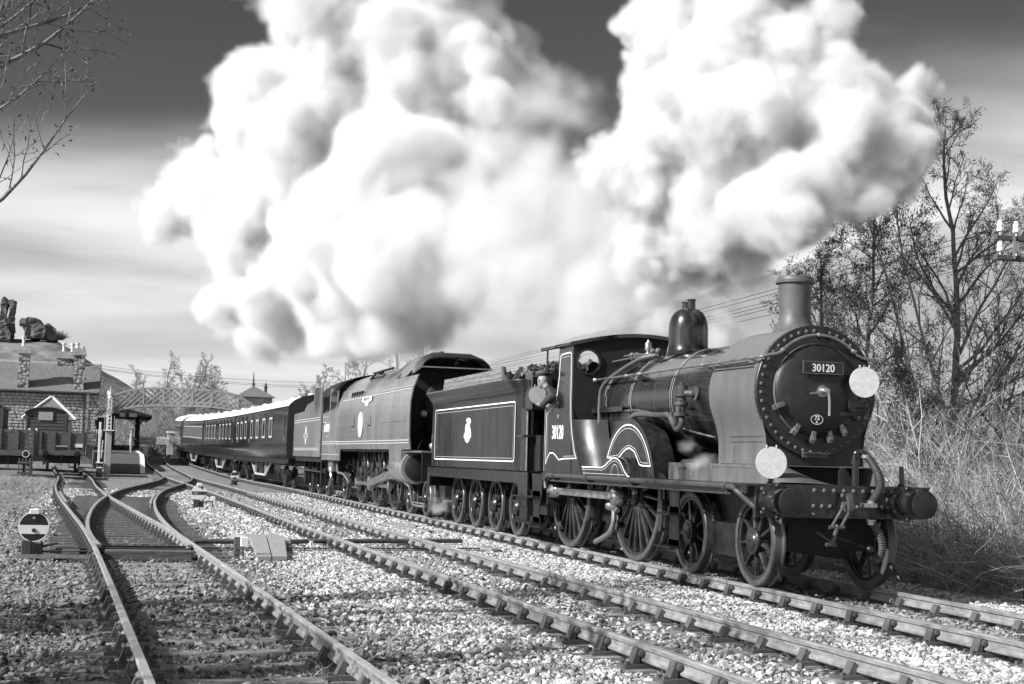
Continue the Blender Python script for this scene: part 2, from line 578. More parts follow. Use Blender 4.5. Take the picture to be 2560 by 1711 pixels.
def slp(L, mt, seed):
    rng = random.Random(seed)
    m = MB().bbox(-.125, .125, -L / 2, L / 2, -.325, -.195, .012)
    m.v = [(x + rng.uniform(-.006, .006), y + rng.uniform(-.02, .02), z + rng.uniform(-.006, .004)) for x, y, z in m.v]
    return m.mesh('sleeper', mt, smooth=0)
SLEEPERS = [slp(2.6, M['sleeper'], k) for k in range(4)]
TIMBERS = [slp(2.6, M['timber'], k + 9) for k in range(4)]

def lay(parent, pts, near, far, sleepers=SLEEPERS, phase=0, skip=None, mid_extra=0.0, widen=None):
    """sleepers and chairs along a path; singles for x > near, one joined part beyond, down to x = far"""
    rng = random.Random(len(pts) * 7 + phase)
    rest_s, rest_c = MB(), MB()
    for i in range(phase, len(pts) - 1, 2):
        p = pts[i]
        d = (pts[i + 1] - pts[max(i - 1, 0)]).normalized()
        ang = math.atan2(d.y, d.x) + rng.uniform(-.012, .012)
        z = rail_z(p.x)
        if p.x < far or (skip and skip(p)):
            continue
        nr = Vector((-d.y, d.x, 0))
        wide = widen(p.x) if widen else None
        if p.x > near:
            o = place('sleeper', rng.choice(sleepers), parent, (p.x, p.y, z), (0, 0, ang))
            if wide:
                o.location.y = p.y + wide[0]
                o.scale = (1, wide[1], 1)
            for s in (-1, 1):
                q = p + nr * .7525 * s
                place('chair', CHAIR, parent, (q.x, q.y, z), (0, 0, ang + (PI if s > 0 else 0)))
        else:
            R = Matrix.Rotation(ang, 3, 'Z')
            rest_s.obox((p.x, p.y + (wide[0] if wide else 0), z - .26), (.25, 2.6 * (wide[1] if wide else 1), .13), R)
            for s in (-1, 1):
                q = p + nr * .7525 * s
                rest_c.obox((q.x, q.y, z - .12), (.11, .19, .13), R)
    if rest_s.v:
        rest_s.build('far_sleepers', sleepers[0].materials[0], parent, smooth=0, kind='stuff')
        rest_c.build('far_chairs', M['chair'], parent, smooth=0, kind='stuff')

TA = whole('railway_track', 'track that the steam train stands on', 'track', (0, 0, -.2), 'tracks through the station')
for s in (-1, 1):
    sweep_rail('rail', PA, .7525 * s, TA)
lay(TA, PA, -34, -125)
TB = whole('railway_track', 'empty track between the train and the siding', 'track', (0, -3.6, -.2), 'tracks through the station')
for s in (-1, 1):
    sweep_rail('rail', PB, .7525 * s, TB)
lay(TB, PB, -34, -125, phase=1)
TC = whole('railway_track', 'siding in front with points that part into two curving tracks', 'track', (0, -7.7, -.2), 'tracks through the station')
full_r = PC + PR[1:]
full_l = PC + PL[1:]
nC = len(PC)
# stock rails: outer left follows the wagon road, outer right follows the crossover
sweep_rail('rail', full_l, -.7525 * -1 if False else .7525 * 1 if False else 0.7525, TC)   # path runs towards -x: +offset is the -y side
sweep_rail('rail', full_r, -.7525, TC)
def closing(pts, sgn):
    off = []
    for p in pts:
        k = sstep(-2.0, -8.5, p.x)
        off.append(sgn * (.7525 - .085 * (1 - sstep(-2.0, -4.5, p.x) * .5 - .5 * k) if p.x > -8.5 else .7525))
    return off
b0 = next(i for i, p in enumerate(PL) if p.x < -2.5)
sweep_rail('switch_rail', PL[b0:], closing(PL[b0:], -1), TC)
b1 = next(i for i, p in enumerate(PR) if p.x < -2.5)
sweep_rail('switch_rail', PR[b1:], closing(PR[b1:], 1), TC)
# check rails beside the crossing
def seg(pts, x0, x1):
    return [p for p in pts if x1 <= p.x <= x0]
sweep_rail('check_rail', seg(full_l, -20, -30), .7525 - .10, TC)
sweep_rail('check_rail', seg(full_r, -20, -30), -.7525 + .10, TC)
def pts_wide(x):
    if x > -2.2: return None
    g = sstep(-2, -30, x)
    yl = np.interp(-x, [2.3, 8, 14.3, 26.3, 38], [-7.78, -8.03, -8.37, -8.99, -9.42])
    yr = np.interp(-x, [2.3, 7, 12, 18, 25, 34], [-7.78, -7.92, -7.95, -7.87, -7.6, -6.97])
    return ((yl + yr) / 2 - yr, 1.0 + (yr - yl) / 2.6 * 1.0 + .06)
lay(TC, PC, -90, -90, sleepers=SLEEPERS)
lay(TC, PR, -31, -62, sleepers=TIMBERS, widen=lambda x: pts_wide(x) if x > -31 else None)
lay(TC, PL, -31, -88, sleepers=TIMBERS, skip=lambda p: p.x > -31)
# chairs for the second leg of the points
for i in range(2, len(PL) - 1, 2):
    p = PL[i]
    if p.x < -31: break
    d = (PL[i + 1] - PL[i - 1]).normalized(); nr = Vector((-d.y, d.x, 0))
    for s in (1, -1):
        q = p + nr * .7525 * s
        place('chair', CHAIR, TC, (q.x, q.y, 0), (0, 0, math.atan2(d.y, d.x) + (PI if s > 0 else 0)))
# point stretcher bars and cover board at the toe
MB().box(-2.75, -2.68, -8.55, -7.0, -.10, -.06).build('stretcher_bar', M['under'], TC)
MB().box(-3.35, -3.30, -8.5, -7.0, -.10, -.06).build('stretcher_bar', M['under'], TC)
MB().bbox(-2.20, -1.90, -8.38, -7.12, -.20, -.045, .012).build('cover_board', M['timber'], TC)

# ------------------------------------------------------------------ ground
def ground_z(x, y):
    z = rail_z(x) - .205
    n = mnoise.noise(Vector((x * .8, y * .8, 0))) * .018 + mnoise.noise(Vector((x * .17, y * .17, 3))) * .02
    z += n
    if -5.2 < y < 2.2:
        z += .012
        if x > -34:
            d = min(abs(abs(y) - .7525), abs(abs(y + 3.6) - .7525))
            z -= .030 * (1 - sstep(.10, .26, d))
            if -4.4 < y < -2.9: z -= .012
    if -9.3 < y < -6.2: z -= .012 + (.055 if -31 < x < -2.4 else 0)
    # bank falling away behind the train, then a low field
    if y > 2.6: z -= .5 * sstep(2.6, 6.5, y)
    # rough ground left of the siding
    z += (.10 + .10 * mnoise.noise(Vector((x * .25, y * .25, 9)))) * sstep(-9.6, -12.5, y)
    z += .22 * math.exp(-((x + 38) / 9) ** 2 - ((y + 12.6) / 1.5) ** 2)
    return z
def axis(spans):
    out = []
    for a, b, s in spans:
        n = max(1, int(round((b - a) / s)))
        out += [a + (b - a) * k / n for k in range(n)]
    out.append(spans[-1][1])
    return out
gx = axis([(-2600, -400, 200), (-400, -140, 20), (-140, -60, 2), (-60, -12, .6), (-12, 13, .22), (13, 40, 1.5), (40, 160, 20)])
gy = axis([(-1500, -200, 130), (-200, -30, 10), (-30, -12, 1.0), (-12, 3, .22), (3, 14, .6), (14, 60, 4), (60, 260, 25), (260, 1500, 120)])
gv = []
for x in gx:
    for y in gy:
        gv.append((x, y, ground_z(x, y) if -150 < x < 60 and -60 < y < 60 else (rail_z(max(x, -130)) - .3 - (.3 if y > 6 else 0))))
ny = len(gy)
gf = [(i * ny + j, (i + 1) * ny + j, (i + 1) * ny + j + 1, i * ny + j + 1) for i in range(len(gx) - 1) for j in range(ny - 1)]
def ground_material():
    m = bpy.data.materials.new('ballast_and_earth')
    m.use_nodes = True
    nt = m.node_tree
    N, L = nt.nodes, nt.links
    bs = N['Principled BSDF']
    bs.inputs['Roughness'].default_value = 0.9
    bs.inputs['Specular IOR Level'].default_value = 0.2
    tc = N.new('ShaderNodeTexCoord')
    def val(n, k, v): n.inputs[k].default_value = v
    def vor(scale, feat='F1'):
        n = N.new('ShaderNodeTexVoronoi'); n.feature = feat
        L.new(tc.outputs['Object'], n.inputs['Vector']); val(n, 'Scale', scale)
        return n
    def noise(scale, detail=5, rough=.6):
        n = N.new('ShaderNodeTexNoise')
        L.new(tc.outputs['Object'], n.inputs['Vector']); val(n, 'Scale', scale); val(n, 'Detail', detail); val(n, 'Roughness', rough)
        return n.outputs[0]
    def mrange(src, a, b, c, d, st='SMOOTHSTEP'):
        n = N.new('ShaderNodeMapRange'); n.interpolation_type = st
        L.new(src, n.inputs[0]); val(n, 'From Min', a); val(n, 'From Max', b); val(n, 'To Min', c); val(n, 'To Max', d)
        return n.outputs[0]
    def mth(op, a, b=None, c=None):
        n = N.new('ShaderNodeMath'); n.operation = op
        for i, v in enumerate((a, b, c)):
            if v is None: continue
            if isinstance(v, (int, float)): n.inputs[i].default_value = v
            else: L.new(v, n.inputs[i])
        return n.outputs[0]
    v1 = vor(19.0)
    sc = N.new('ShaderNodeSeparateColor'); L.new(v1.outputs['Color'], sc.inputs[0])
    stone = mth('MULTIPLY', mrange(sc.outputs[0], 0, 1, .17, .55, 'LINEAR'), mrange(v1.outputs['Distance'], .3, .75, 1.0, .25))  # dark cell edges paint the shade in the gaps between stones
    earth = mrange(noise(7.0, 8, .7), .3, .75, .06, .30)
    sx = N.new('ShaderNodeSeparateXYZ'); L.new(tc.outputs['Object'], sx.inputs[0])
    wob = mth('MULTIPLY', mth('SUBTRACT', noise(.7, 5), .5), 2.2)
    yy = mth('ADD', sx.outputs[1], wob)
    xx = mth('ADD', sx.outputs[0], mth('MULTIPLY', wob, 2.0))
    left = mth('MULTIPLY', mrange(yy, -6.6, -5.7, 1.0, 0.0), mth('MAXIMUM', mrange(xx, -28, -18, 0.12, 1.0), mrange(yy, -11.2, -10.2, 1.0, 0.0)))
    right = mrange(yy, 2.3, 3.0, 0.0, 1.0)
    pt = mrange(noise(1.6, 6, .7), .42, .62, 0, .55)
    dirt = mth('MAXIMUM', mth('MULTIPLY', left, mth('ADD', pt, .5)), right)
    mx = N.new('ShaderNodeMix'); mx.data_type = 'FLOAT'
    L.new(dirt, mx.inputs[0]); L.new(stone, mx.inputs[2]); L.new(earth, mx.inputs[3])
    cc = N.new('ShaderNodeCombineColor')
    for i in range(3): L.new(mx.outputs[0], cc.inputs[i])
    L.new(cc.outputs[0], bs.inputs['Base Color'])
    h = mth('ADD', mth('MULTIPLY', v1.outputs['Distance'], -1.0), mth('MULTIPLY', noise(14, 6), .8))
    bp = N.new('ShaderNodeBump'); val(bp, 'Strength', 1.0); val(bp, 'Distance', .035)
    L.new(h, bp.inputs['Height']); L.new(bp.outputs[0], bs.inputs['Normal'])
    return m
gm = bpy.data.meshes.new('ground')
gm.from_pydata(gv, [], gf)
gm.materials.append(ground_material())
gm.polygons.foreach_set('use_smooth', [True] * len(gf))
GROUND = place('ground', gm, kind='structure')

# ------------------------------------------------------------------ loose stones (too many to count)
def stone_material(name, lo, hi):
    m = bpy.data.materials.new(name)
    m.use_nodes = True
    N, L = m.node_tree.nodes, m.node_tree.links
    bs = N['Principled BSDF']
    bs.inputs['Roughness'].default_value = .85
    bs.inputs['Specular IOR Level'].default_value = .25
    oi = N.new('ShaderNodeObjectInfo')
    nz = N.new('ShaderNodeTexNoise'); nz.inputs['Scale'].default_value = 40
    tc = N.new('ShaderNodeTexCoord'); L.new(tc.outputs['Object'], nz.inputs['Vector'])
    mr = N.new('ShaderNodeMapRange'); mr.inputs['To Min'].default_value = lo; mr.inputs['To Max'].default_value = hi
    L.new(oi.outputs['Random'], mr.inputs[0])
    mu = N.new('ShaderNodeMath'); mu.operation = 'MULTIPLY'
    m2 = N.new('ShaderNodeMapRange'); m2.inputs['To Min'].default_value = .7; m2.inputs['To Max'].default_value = 1.25
    L.new(nz.outputs[0], m2.inputs[0])
    L.new(mr.outputs[0], mu.inputs[0]); L.new(m2.outputs[0], mu.inputs[1])
    cc = N.new('ShaderNodeCombineColor')
    for i in range(3): L.new(mu.outputs[0], cc.inputs[i])
    L.new(cc.outputs[0], bs.inputs['Base Color'])
    return m
def near_any(P, X, Y):
    """distance in y from points (X, Y) to a path"""
    xs = np.array([p.x for p in P])[::-1]; ys = np.array([p.y for p in P])[::-1]
    return np.abs(Y - np.interp(X, xs, ys, left=1e3, right=1e3))
def scatter(name, label, XY, Z, size, material, seed, flat=.75):
    rng = np.random.default_rng(seed)
    n = len(XY)
    me = bpy.data.meshes.new(name)
    me.vertices.add(n)
    co = np.column_stack([XY, Z]).astype(np.float32)
    me.vertices.foreach_set('co', co.ravel())
    a = me.attributes.new('stone_size', 'FLOAT', 'POINT'); a.data.foreach_set('value', size.astype(np.float32))
    t = bpy.data.node_groups.new(name + '_nodes', 'GeometryNodeTree')
    t.interface.new_socket('Geometry', in_out='INPUT', socket_type='NodeSocketGeometry')
    t.interface.new_socket('Geometry', in_out='OUTPUT', socket_type='NodeSocketGeometry')
    N, L = t.nodes, t.links
    gi, go = N.new('NodeGroupInput'), N.new('NodeGroupOutput')
    jn = N.new('GeometryNodeGeometryToInstance')
    for k in range(5):
        ic = N.new('GeometryNodeMeshIcoSphere'); ic.inputs['Radius'].default_value = .5; ic.inputs['Subdivisions'].default_value = 1 if k < 2 else 2
        sp = N.new('GeometryNodeSetPosition')
        nz = N.new('ShaderNodeTexNoise'); nz.noise_dimensions = '4D'; nz.inputs['W'].default_value = k * 3.7 + seed; nz.inputs['Scale'].default_value = 1.5; nz.inputs['Detail'].default_value = 1
        vs = N.new('ShaderNodeVectorMath'); vs.operation = 'SUBTRACT'; vs.inputs[1].default_value = (.5, .5, .5)
        vc = N.new('ShaderNodeVectorMath'); vc.operation = 'MULTIPLY'; vc.inputs[1].default_value = (1.3, 1.3, 1.3)
        L.new(nz.outputs[1], vs.inputs[0]); L.new(vs.outputs[0], vc.inputs[0])
        L.new(ic.outputs[0], sp.inputs['Geometry']); L.new(vc.outputs[0], sp.inputs['Offset'])
        st = N.new('GeometryNodeSetMaterial'); st.inputs['Material'].default_value = material
        L.new(sp.outputs[0], st.inputs[0])
        L.new(st.outputs[0], jn.inputs[0])
    ip = N.new('GeometryNodeInstanceOnPoints')
    ip.inputs['Pick Instance'].default_value = True
    L.new(gi.outputs[0], ip.inputs['Points']); L.new(jn.outputs[0], ip.inputs['Instance'])
    rv = N.new('FunctionNodeRandomValue'); rv.data_type = 'FLOAT_VECTOR'
    rv.inputs[0].default_value = (-.5, -.5, 0); rv.inputs[1].default_value = (.5, .5, 6.283)
    L.new(rv.outputs[0], ip.inputs['Rotation'])
    rs = N.new('FunctionNodeRandomValue'); rs.data_type = 'FLOAT_VECTOR'
    rs.inputs[0].default_value = (.8, .65, flat * .7); rs.inputs[1].default_value = (1.35, 1.05, flat * 1.2)
    na = N.new('GeometryNodeInputNamedAttribute'); na.data_type = 'FLOAT'; na.inputs['Name'].default_value = 'stone_size'
    sv = N.new('ShaderNodeVectorMath'); sv.operation = 'SCALE'
    L.new(rs.outputs[0], sv.inputs[0]); L.new(na.outputs[0], sv.inputs['Scale'])
    L.new(sv.outputs[0], ip.inputs['Scale'])
    L.new(ip.outputs[0], go.inputs[0])
    o = place(name, me, kind='stuff')
    tag(o, label, 'gravel')
    me.materials.append(material)
    md = o.modifiers.new('stones', 'NODES'); md.node_group = t
    return o
def gz_grid(X, Y):
    return np.array([ground_z(x, y) for x, y in zip(X, Y)])
rng = np.random.default_rng(5)
pts = []
for d0, d1, dens in ((8.5, 14, 800), (14, 20, 680), (20, 28, 480), (28, 40, 220), (40, 58, 80)):
    w0 = d1 * 1300 / FPX
    area = (d1 - d0) * 2 * w0
    n = int(area * dens)
    dep = rng.uniform(d0, d1, n)
    lat = rng.uniform(-w0, w0, n)
    ok = np.abs(lat) < dep * 1330 / FPX
    dep, lat = dep[ok], lat[ok]
    fx, fy = math.cos(YAW), math.sin(YAW)
    pts.append(np.column_stack([CAM_POS.x + fx * dep + math.sin(YAW) * lat, CAM_POS.y + fy * dep - math.cos(YAW) * lat]))
XY = np.concatenate(pts)
X, Y = XY[:, 0], XY[:, 1]
keep = (Y < 2.7)
for P, offs in ((PA, .7525), (PB, .7525), (PC, .7525), (PL, .7525), (PR, .7525)):
    keep &= np.abs(near_any(P, X, Y) - offs) > .075
keep &= (Y > -11 + rng.normal(0, .8, len(Y)))
wild = (Y < -6.0 + rng.normal(0, .35, len(Y)))        # dirtier stones round the siding
wild &= (X > -23 + rng.normal(0, 2.5, len(Y))) | (Y < -10.3)
thin = rng.random(len(Y)) < np.where(wild, .30, 1.0)
inB = (np.abs(near_any(PB, X, Y)) < .68)
thin &= (rng.random(len(Y)) < np.where(inB, .45, 1.0))
keep &= thin
XY, wild = XY[keep], wild[keep]
Zg = gz_grid(XY[:, 0], XY[:, 1]) + rng.uniform(-.004, .022, len(XY))
dist = np.hypot(XY[:, 0] - CAM_POS.x, XY[:, 1] - CAM_POS.y)
size = np.clip(rng.lognormal(math.log(.037), .38, len(XY)), .015, .095) * np.where(dist > 28, 1.25, 1.0)
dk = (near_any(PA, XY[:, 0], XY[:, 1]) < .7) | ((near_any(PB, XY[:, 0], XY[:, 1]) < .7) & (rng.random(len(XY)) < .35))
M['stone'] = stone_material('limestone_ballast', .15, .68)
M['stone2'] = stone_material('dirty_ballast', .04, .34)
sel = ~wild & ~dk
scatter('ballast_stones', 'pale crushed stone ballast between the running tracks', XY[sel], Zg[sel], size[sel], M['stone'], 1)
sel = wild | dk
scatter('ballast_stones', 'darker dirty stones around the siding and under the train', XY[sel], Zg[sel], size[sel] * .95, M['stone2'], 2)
# ------------------------------------------------------------------ hills
M['hillgrass'] = mat('hill_grass', 0.17, 0.95, var=0.65, vscale=.30, stretch=(1, 1, 2.0), bump=0.9, bscale=.9, detail=10)
M['farhill'] = mat('far_downland', 0.24, 0.95, var=0.25, vscale=.01, detail=8)
def hill(name, crest, x0, depth, y0, y1, mt, ny=70, nx=26, rough=.5, back=1.0):
    """a ridge whose skyline passes through crest (y, z) points at distance x0"""
    ys = [c[0] for c in crest]; zs = [c[1] for c in crest]
    vs = []
    for i in range(nx + 1):
        t = i / nx * 2 - 1
        for j in range(ny + 1):
            y = y0 + (y1 - y0) * j / ny
            h = np.interp(y, ys, zs)
            k = max(0.0, math.cos(t * PI / 2)) ** (1.1)
            z = -3 + (h + 3) * k
            x = x0 + t * depth
            z += rough * k * (mnoise.fractal(Vector((x * .06, y * .06, 1.0)), 1.0, 2.0, 5))
            vs.append((x, y, z))
    n = ny + 1
    fs = [(i * n + j, (i + 1) * n + j, (i + 1) * n + j + 1, i * n + j + 1) for i in range(nx) for j in range(ny)]
    m = MB()
    m.add(vs, fs)
    return m.build(name, mt, kind='structure', smooth=60)
hill('hill', [(-160, 6), (-110, 16), (-70, 22), (-45, 24.5), (-19, 24.3), (-9.5, 18.4), (-6, 16.7), (-2.8, 14.8), (8, 8.5), (25, 3), (40, -2)], -300, 46, -160, 60, M['hillgrass'], rough=.8)
hill('hill', [(-250, -5), (40, 6), (150, 42), (272, 88), (329, 110), (368, 117), (480, 125), (640, 118), (900, 60)], -520, 150, -100, 900, M['farhill'], rough=3.0)
hill('hill', [(-400, 0), (-250, 14), (-60, 11), (60, 16), (200, 20), (420, 24), (700, 10)], -900, 120, -500, 800, M['farhill'], rough=2.0)

# ------------------------------------------------------------------ castle ruin on the hill
M['ruin'] = mat('ruined_stone', 0.11, 0.95, var=0.75, vscale=1.1, bump=0.8, bscale=1.5, detail=8)
def ruin(name, label, outline, x0, x1, holes=(), seed=1, cat='ruin'):
    m = MB()
    # subdivide outline for a broken edge
    P = []
    rng = random.Random(seed)
    for (a, b), (c, d) in zip(outline, outline[1:] + outline[:1]):
        n = max(1, int(math.hypot(c - a, d - b) / .45))
        for k in range(n):
            t = k / n
            P.append((a + (c - a) * t + rng.uniform(-.13, .13), b + (d - b) * t + rng.uniform(-.13, .13)))
    m.plate(P, [list(h) for h in holes], 'x', x1, x0)
    me = m.mesh(name, M['ruin'], smooth=0)
    bm = bmesh.new(); bm.from_mesh(me)
    bmesh.ops.triangulate(bm, faces=bm.faces[:])
    for k in range(3):
        long = [e for e in bm.edges if e.calc_length() > .7]
        if long: bmesh.ops.subdivide_edges(bm, edges=long, cuts=1)
        bmesh.ops.triangulate(bm, faces=bm.faces[:])
    for v in bm.verts:
        n = mnoise.noise_vector(v.co * .9) * .34 + mnoise.noise_vector(v.co * 2.3) * .16
        v.co += n
    bm.to_mesh(me); bm.free()
    o = place(name, me)
    tag(o, label, cat, 'castle ruins on the hill')
    return o
ruin('castle_ruin', 'tall ruined castle tower with a narrow arched opening on the hilltop', [(-30.85, 24), (-30.7, 32.3), (-30.0, 32.8), (-29.3, 32.2), (-28.4, 32.5), (-27.95, 32.0), (-28.1, 29), (-27.8, 26.3), (-28.0, 24)], -300, -296, [[(-29.55, 28.6), (-29.45, 31.0), (-29.15, 31.3), (-28.85, 31.0), (-28.95, 28.6)]], 3)
ruin('castle_ruin', 'low broken castle wall at the foot of the ruined tower', [(-36, 23), (-35.5, 29.5), (-33, 28.2), (-31.2, 28.8), (-29.6, 28.3), (-28.9, 26.2), (-28.2, 25.2), (-28.2, 23)], -295.5, -292, [], 5)
ruin('castle_ruin', 'big leaning lump of ruined castle masonry overgrown with ivy', [(-25.2, 24.2), (-25.6, 26.0), (-26.6, 27.2), (-26.4, 28.0), (-25.0, 28.6), (-23.4, 28.5), (-22.0, 27.6), (-21.5, 26.4), (-21.4, 24.2)], -300, -294, [], 8)
ruin('castle_ruin', 'smallest lump of castle masonry beside a bush on the hilltop', [(-21.2, 24), (-21.5, 26.8), (-21.2, 27.5), (-20.2, 27.0), (-19.5, 26.7), (-19.2, 25.4), (-18.8, 24)], -299, -295, [], 12)
# ------------------------------------------------------------------ wheels
def wheel_set(r, nsp, hub_r, hub_plate=0.0, crank=None, spw=0.055):
    """meshes of one spoked wheel about the origin, outer face towards -Y"""
    tyre = MB().lathe([(r - .075, -.065), (r - .012, -.065), (r, -.05), (r + .002, .035), (r + .03, .05), (r + .03, .072), (r - .075, .072), (r - .075, -.065)], (0, 0, 0), 'y', 48, cap=False)
    rim = MB().lathe([(r - .125, -.04), (r - .118, -.05), (r - .0755, -.05), (r - .0755, .05), (r - .118, .05), (r - .125, -.04)], (0, 0, 0), 'y', 48, cap=False)
    hub = MB().lathe([(hub_r * .35, -.125), (hub_r * .85, -.12), (hub_r, -.10), (hub_r, .08)], (0, 0, 0), 'y', 24)
    if hub_plate:
        hub.lathe([(0.02, -.105), (hub_plate * .95, -.10), (hub_plate, -.09), (hub_plate, -.06)], (0, 0, 0), 'y', 28)
        hub.lathe([(0.022, -.125), (0.022, -.1)], (0, 0, 0), 'y', 10)
    if crank:
        hub.tube([(crank[0], -.13, crank[1]), (crank[0], .02, crank[1])], .15, 20)
        hub.obox((crank[0] / 2, -.06, crank[1] / 2), (math.hypot(*crank), .13, .26), Matrix.Rotation(-math.atan2(crank[1], crank[0]), 3, 'Y'))
    L = r - .12 - hub_r * .8
    sp = MB()
    rings = []
    for t in (0, .12, .5, .9, 1):
        rr = hub_r * .8 + L * t
        w = spw * (1.25 - .45 * t) * (1.25 if t in (0, 1) else 1)
        d = .05 - .016 * t
        rings.append([(rr, d * math.sin(a) - .005, w / 2 * math.cos(a)) for a in [2 * PI * k / 8 for k in range(8)]])
    sp.loft(rings)
    out = [tyre.mesh('tyre', M['tyre']), rim.mesh('wheel', M['wheel']), hub.mesh('hub', M['wheel']), sp.mesh('spoke', M['wheel'])]
    return out, nsp
def put_wheel(ws, parent, x, y, z, near=True, phase=0.0, far_cache={}):
    (tyre, rim, hub, spoke), n = ws
    if not near:
        key = rim.name
        if key not in far_cache:
            far_cache[key] = [mirror_y(m) for m in (tyre, rim, hub, spoke)]
        tyre, rim, hub, spoke = far_cache[key]
    w = place('wheel', rim, parent, (x, y, z))
    place('tyre', tyre, w)
    place('hub', hub, w)
    for k in range(n):
        place('spoke', spoke, w, rot=(0, phase + 2 * PI * k / n, 0))
    return w
WS_BOGIE = wheel_set(.546, 9, .12, .165)
WS_DRIVE = wheel_set(1.0, 20, .17, 0, (-.30, -.06), .062)
WS_TENDER = wheel_set(.546, 10, .12, .15)

def buffer_set(parent, x, y, z, L=.45, r=.167, side=0):
    b = MB()
    b.lathe([(.215, 0), (.215, .025), (.20, .035)], (x, y, z), 'x', 28)
    b.lathe([(.15, .03), (.145, L * .55), (.155, L * .56), (.155, L * .62), (.13, L * .63)], (x, y, z), 'x', 28)
    st = b.build('buffer', M['paint'], parent)
    MB().lathe([(.055, L * .6), (.055, L - .05), (.10, L - .035), (r, L - .028), (r, L - .008), (r * .9, L), (.01, L + .006)], (x, y, z), 'x', 32).build('buffer_head', M['front'], st)
    rv = MB()
    for k in range(6):
        a = PI / 6 + k * PI / 3
        rv.rivet((x + .034, y + .185 * math.cos(a), z + .185 * math.sin(a)), (1, 0, 0), .017)
    rv.build('bolt_ring', M['steel'], st, kind='stuff')
    return st

# ------------------------------------------------------------------ leading engine
def build_engine():
    E = whole('steam_locomotive', 'leading black steam locomotive with round smokebox door and number 30120 on its plate', 'locomotive', (0.8, 0, 0))
    AX = 2.40
    # running plate and beam
    MB().box(-3.42, 4.66, -1.22, 1.22, 1.222, 1.25).build('running_plate', M['paint'], E)
    v = MB()
    for s in (-1, 1):
        v.box(-3.42, 4.64, s * 1.205 - .012, s * 1.205 + .012, 1.13, 1.221)
    v.build('valance', M['paint'], E)
    beam = MB().box(4.64, 4.68, -1.11, 1.11, .86, 1.245).build('buffer_beam', M['paint'], E)
    rv = MB()
    for y in np.linspace(-.35, .95, 11):
        rv.rivet((4.68, y, 1.185), (1, 0, 0), .029)
    for y in (-1.03, 1.03):
        for z in (.92, 1.19): rv.rivet((4.68, y, z), (1, 0, 0), .027)
    for y in (-.36, -.25, -.14, .02, .22, .42, .56, .63, .75): rv.rivet((4.68, y, 1.0), (1, 0, 0), .027)
    for y in (-.45, -.36, .63, .75): rv.rivet((4.68, y, .90), (1, 0, 0), .025)
    for y in (.63, .75): rv.rivet((4.68, y, 1.09), (1, 0, 0), .027)
    rv.rivet((4.68, .02, 1.13), (1, 0, 0), .029)
    rv.build('rivet_row', M['smokebox'], beam, kind='stuff')
    for y in (-.8635, .8635):
        buffer_set(E, 4.68, y, 1.05)
    # coupling hook and screw link
    hk = MB()
    hk.prism([(4.68, .98), (4.74, .96), (4.80, .93), (4.86, .95), (4.88, 1.02), (4.86, 1.10), (4.83, 1.15), (4.80, 1.16), (4.79, 1.12), (4.81, 1.06), (4.79, 1.02), (4.75, 1.03), (4.68, 1.06)], 'y', .005, .065)
    hk = hk.build('coupling_hook', M['tyre'], E)
    ln = MB()
    for dy in (-.06, .06):
        ln.tube(spline([(4.80, .035 + dy * .8, 1.03), (4.82, .0 + dy, .98), (4.84, -.10 + dy, .84), (4.86, -.16 + dy, .76)], 5), .018, 8)
    ln.tube([(4.80, -.02, 1.03), (4.80, .09, 1.03)], .022, 8)
    ln.tube([(4.86, -.25, .76), (4.86, -.05, .76)], .024, 10)
    ln.tube([(4.86, -.14, .79), (4.875, -.20, .62), (4.88, -.235, .56)], .026, 8)
    ln.tube([(4.88, -.30, .56), (4.88, -.17, .56)], .024, 10)
    ln.tube([(4.88, -.24, .60), (4.885, -.42, .70)], .012, 6)
    ln.build('screw_coupling', M['tyre'], hk)
    MB().tube([(4.87, -.2, .66), (4.87, .26, .52)], .01, 6).ball((4.87, .28, .51), .045).build('coupling_lever', M['under'], hk)
    # frames, cylinders and dark works between the wheels
    fr = MB()
    for s in (-1, 1):
        fr.prism([(-4.0, .75), (-4.0, 1.22), (4.63, 1.22), (4.63, .9), (4.2, .55), (3.0, .62), (1.4, .62), (1.1, .35), (.6, .5), (-2.2, .5), (-2.6, .3), (-3.6, .4)], 'y', s * .60 - .015, s * .60 + .015)
    fr.build('frame', M['under'], E)
    MB().box(2.6, 4.42, -.56, .58, .46, 1.21).build('cylinder_block', M['soot'], E)
    MB().box(-1.8, 1.2, -.55, .55, .45, 1.21).build('ashpan', M['soot'], E)
    MB().box(1.4, 3.7, -.72, -.62, .30, .72).build('bogie_frame', M['under'], E)
    MB().box(1.4, 3.7, .62, .72, .30, .72).build('bogie_frame', M['under'], E)
    for s in (-1, 1):
        g = MB().tube(spline([(4.25, s * .68, .80), (4.45, s * .70, .55), (4.52, s * .74, .34), (4.72, s * .80, .13)], 6), .022, 6)
        g.build('guard_iron', M['under'], E)
    # wheels
    for x in (0.0, -3.08):
        put_wheel(WS_DRIVE, E, x, -.755, 1.0, True, .07)
        put_wheel(WS_DRIVE, E, x, .755, 1.0, False, .02)
    for x in (2.07, 4.045):
        put_wheel(WS_BOGIE, E, x, -.755, .546, True, .25)
        put_wheel(WS_BOGIE, E, x, .755, .546, False, .1)
    for x in (0.0, -3.08, 2.07, 4.045):
        MB().tube([(x, -.68, 1.0 if x < 1 else .546), (x, .68, 1.0 if x < 1 else .546)], .09, 12).build('axle', M['under'], E)
    # side rod
    rod = MB()
    a, b = (-3.38, .94), (-.30, .94)
    rod.box(a[0], b[0], -1.03, -.99, .885, .995)
    rod.box(a[0] + .1, b[0] - .1, -1.042, -1.03, .965, .993).box(a[0] + .1, b[0] - .1, -1.042, -1.03, .887, .915)
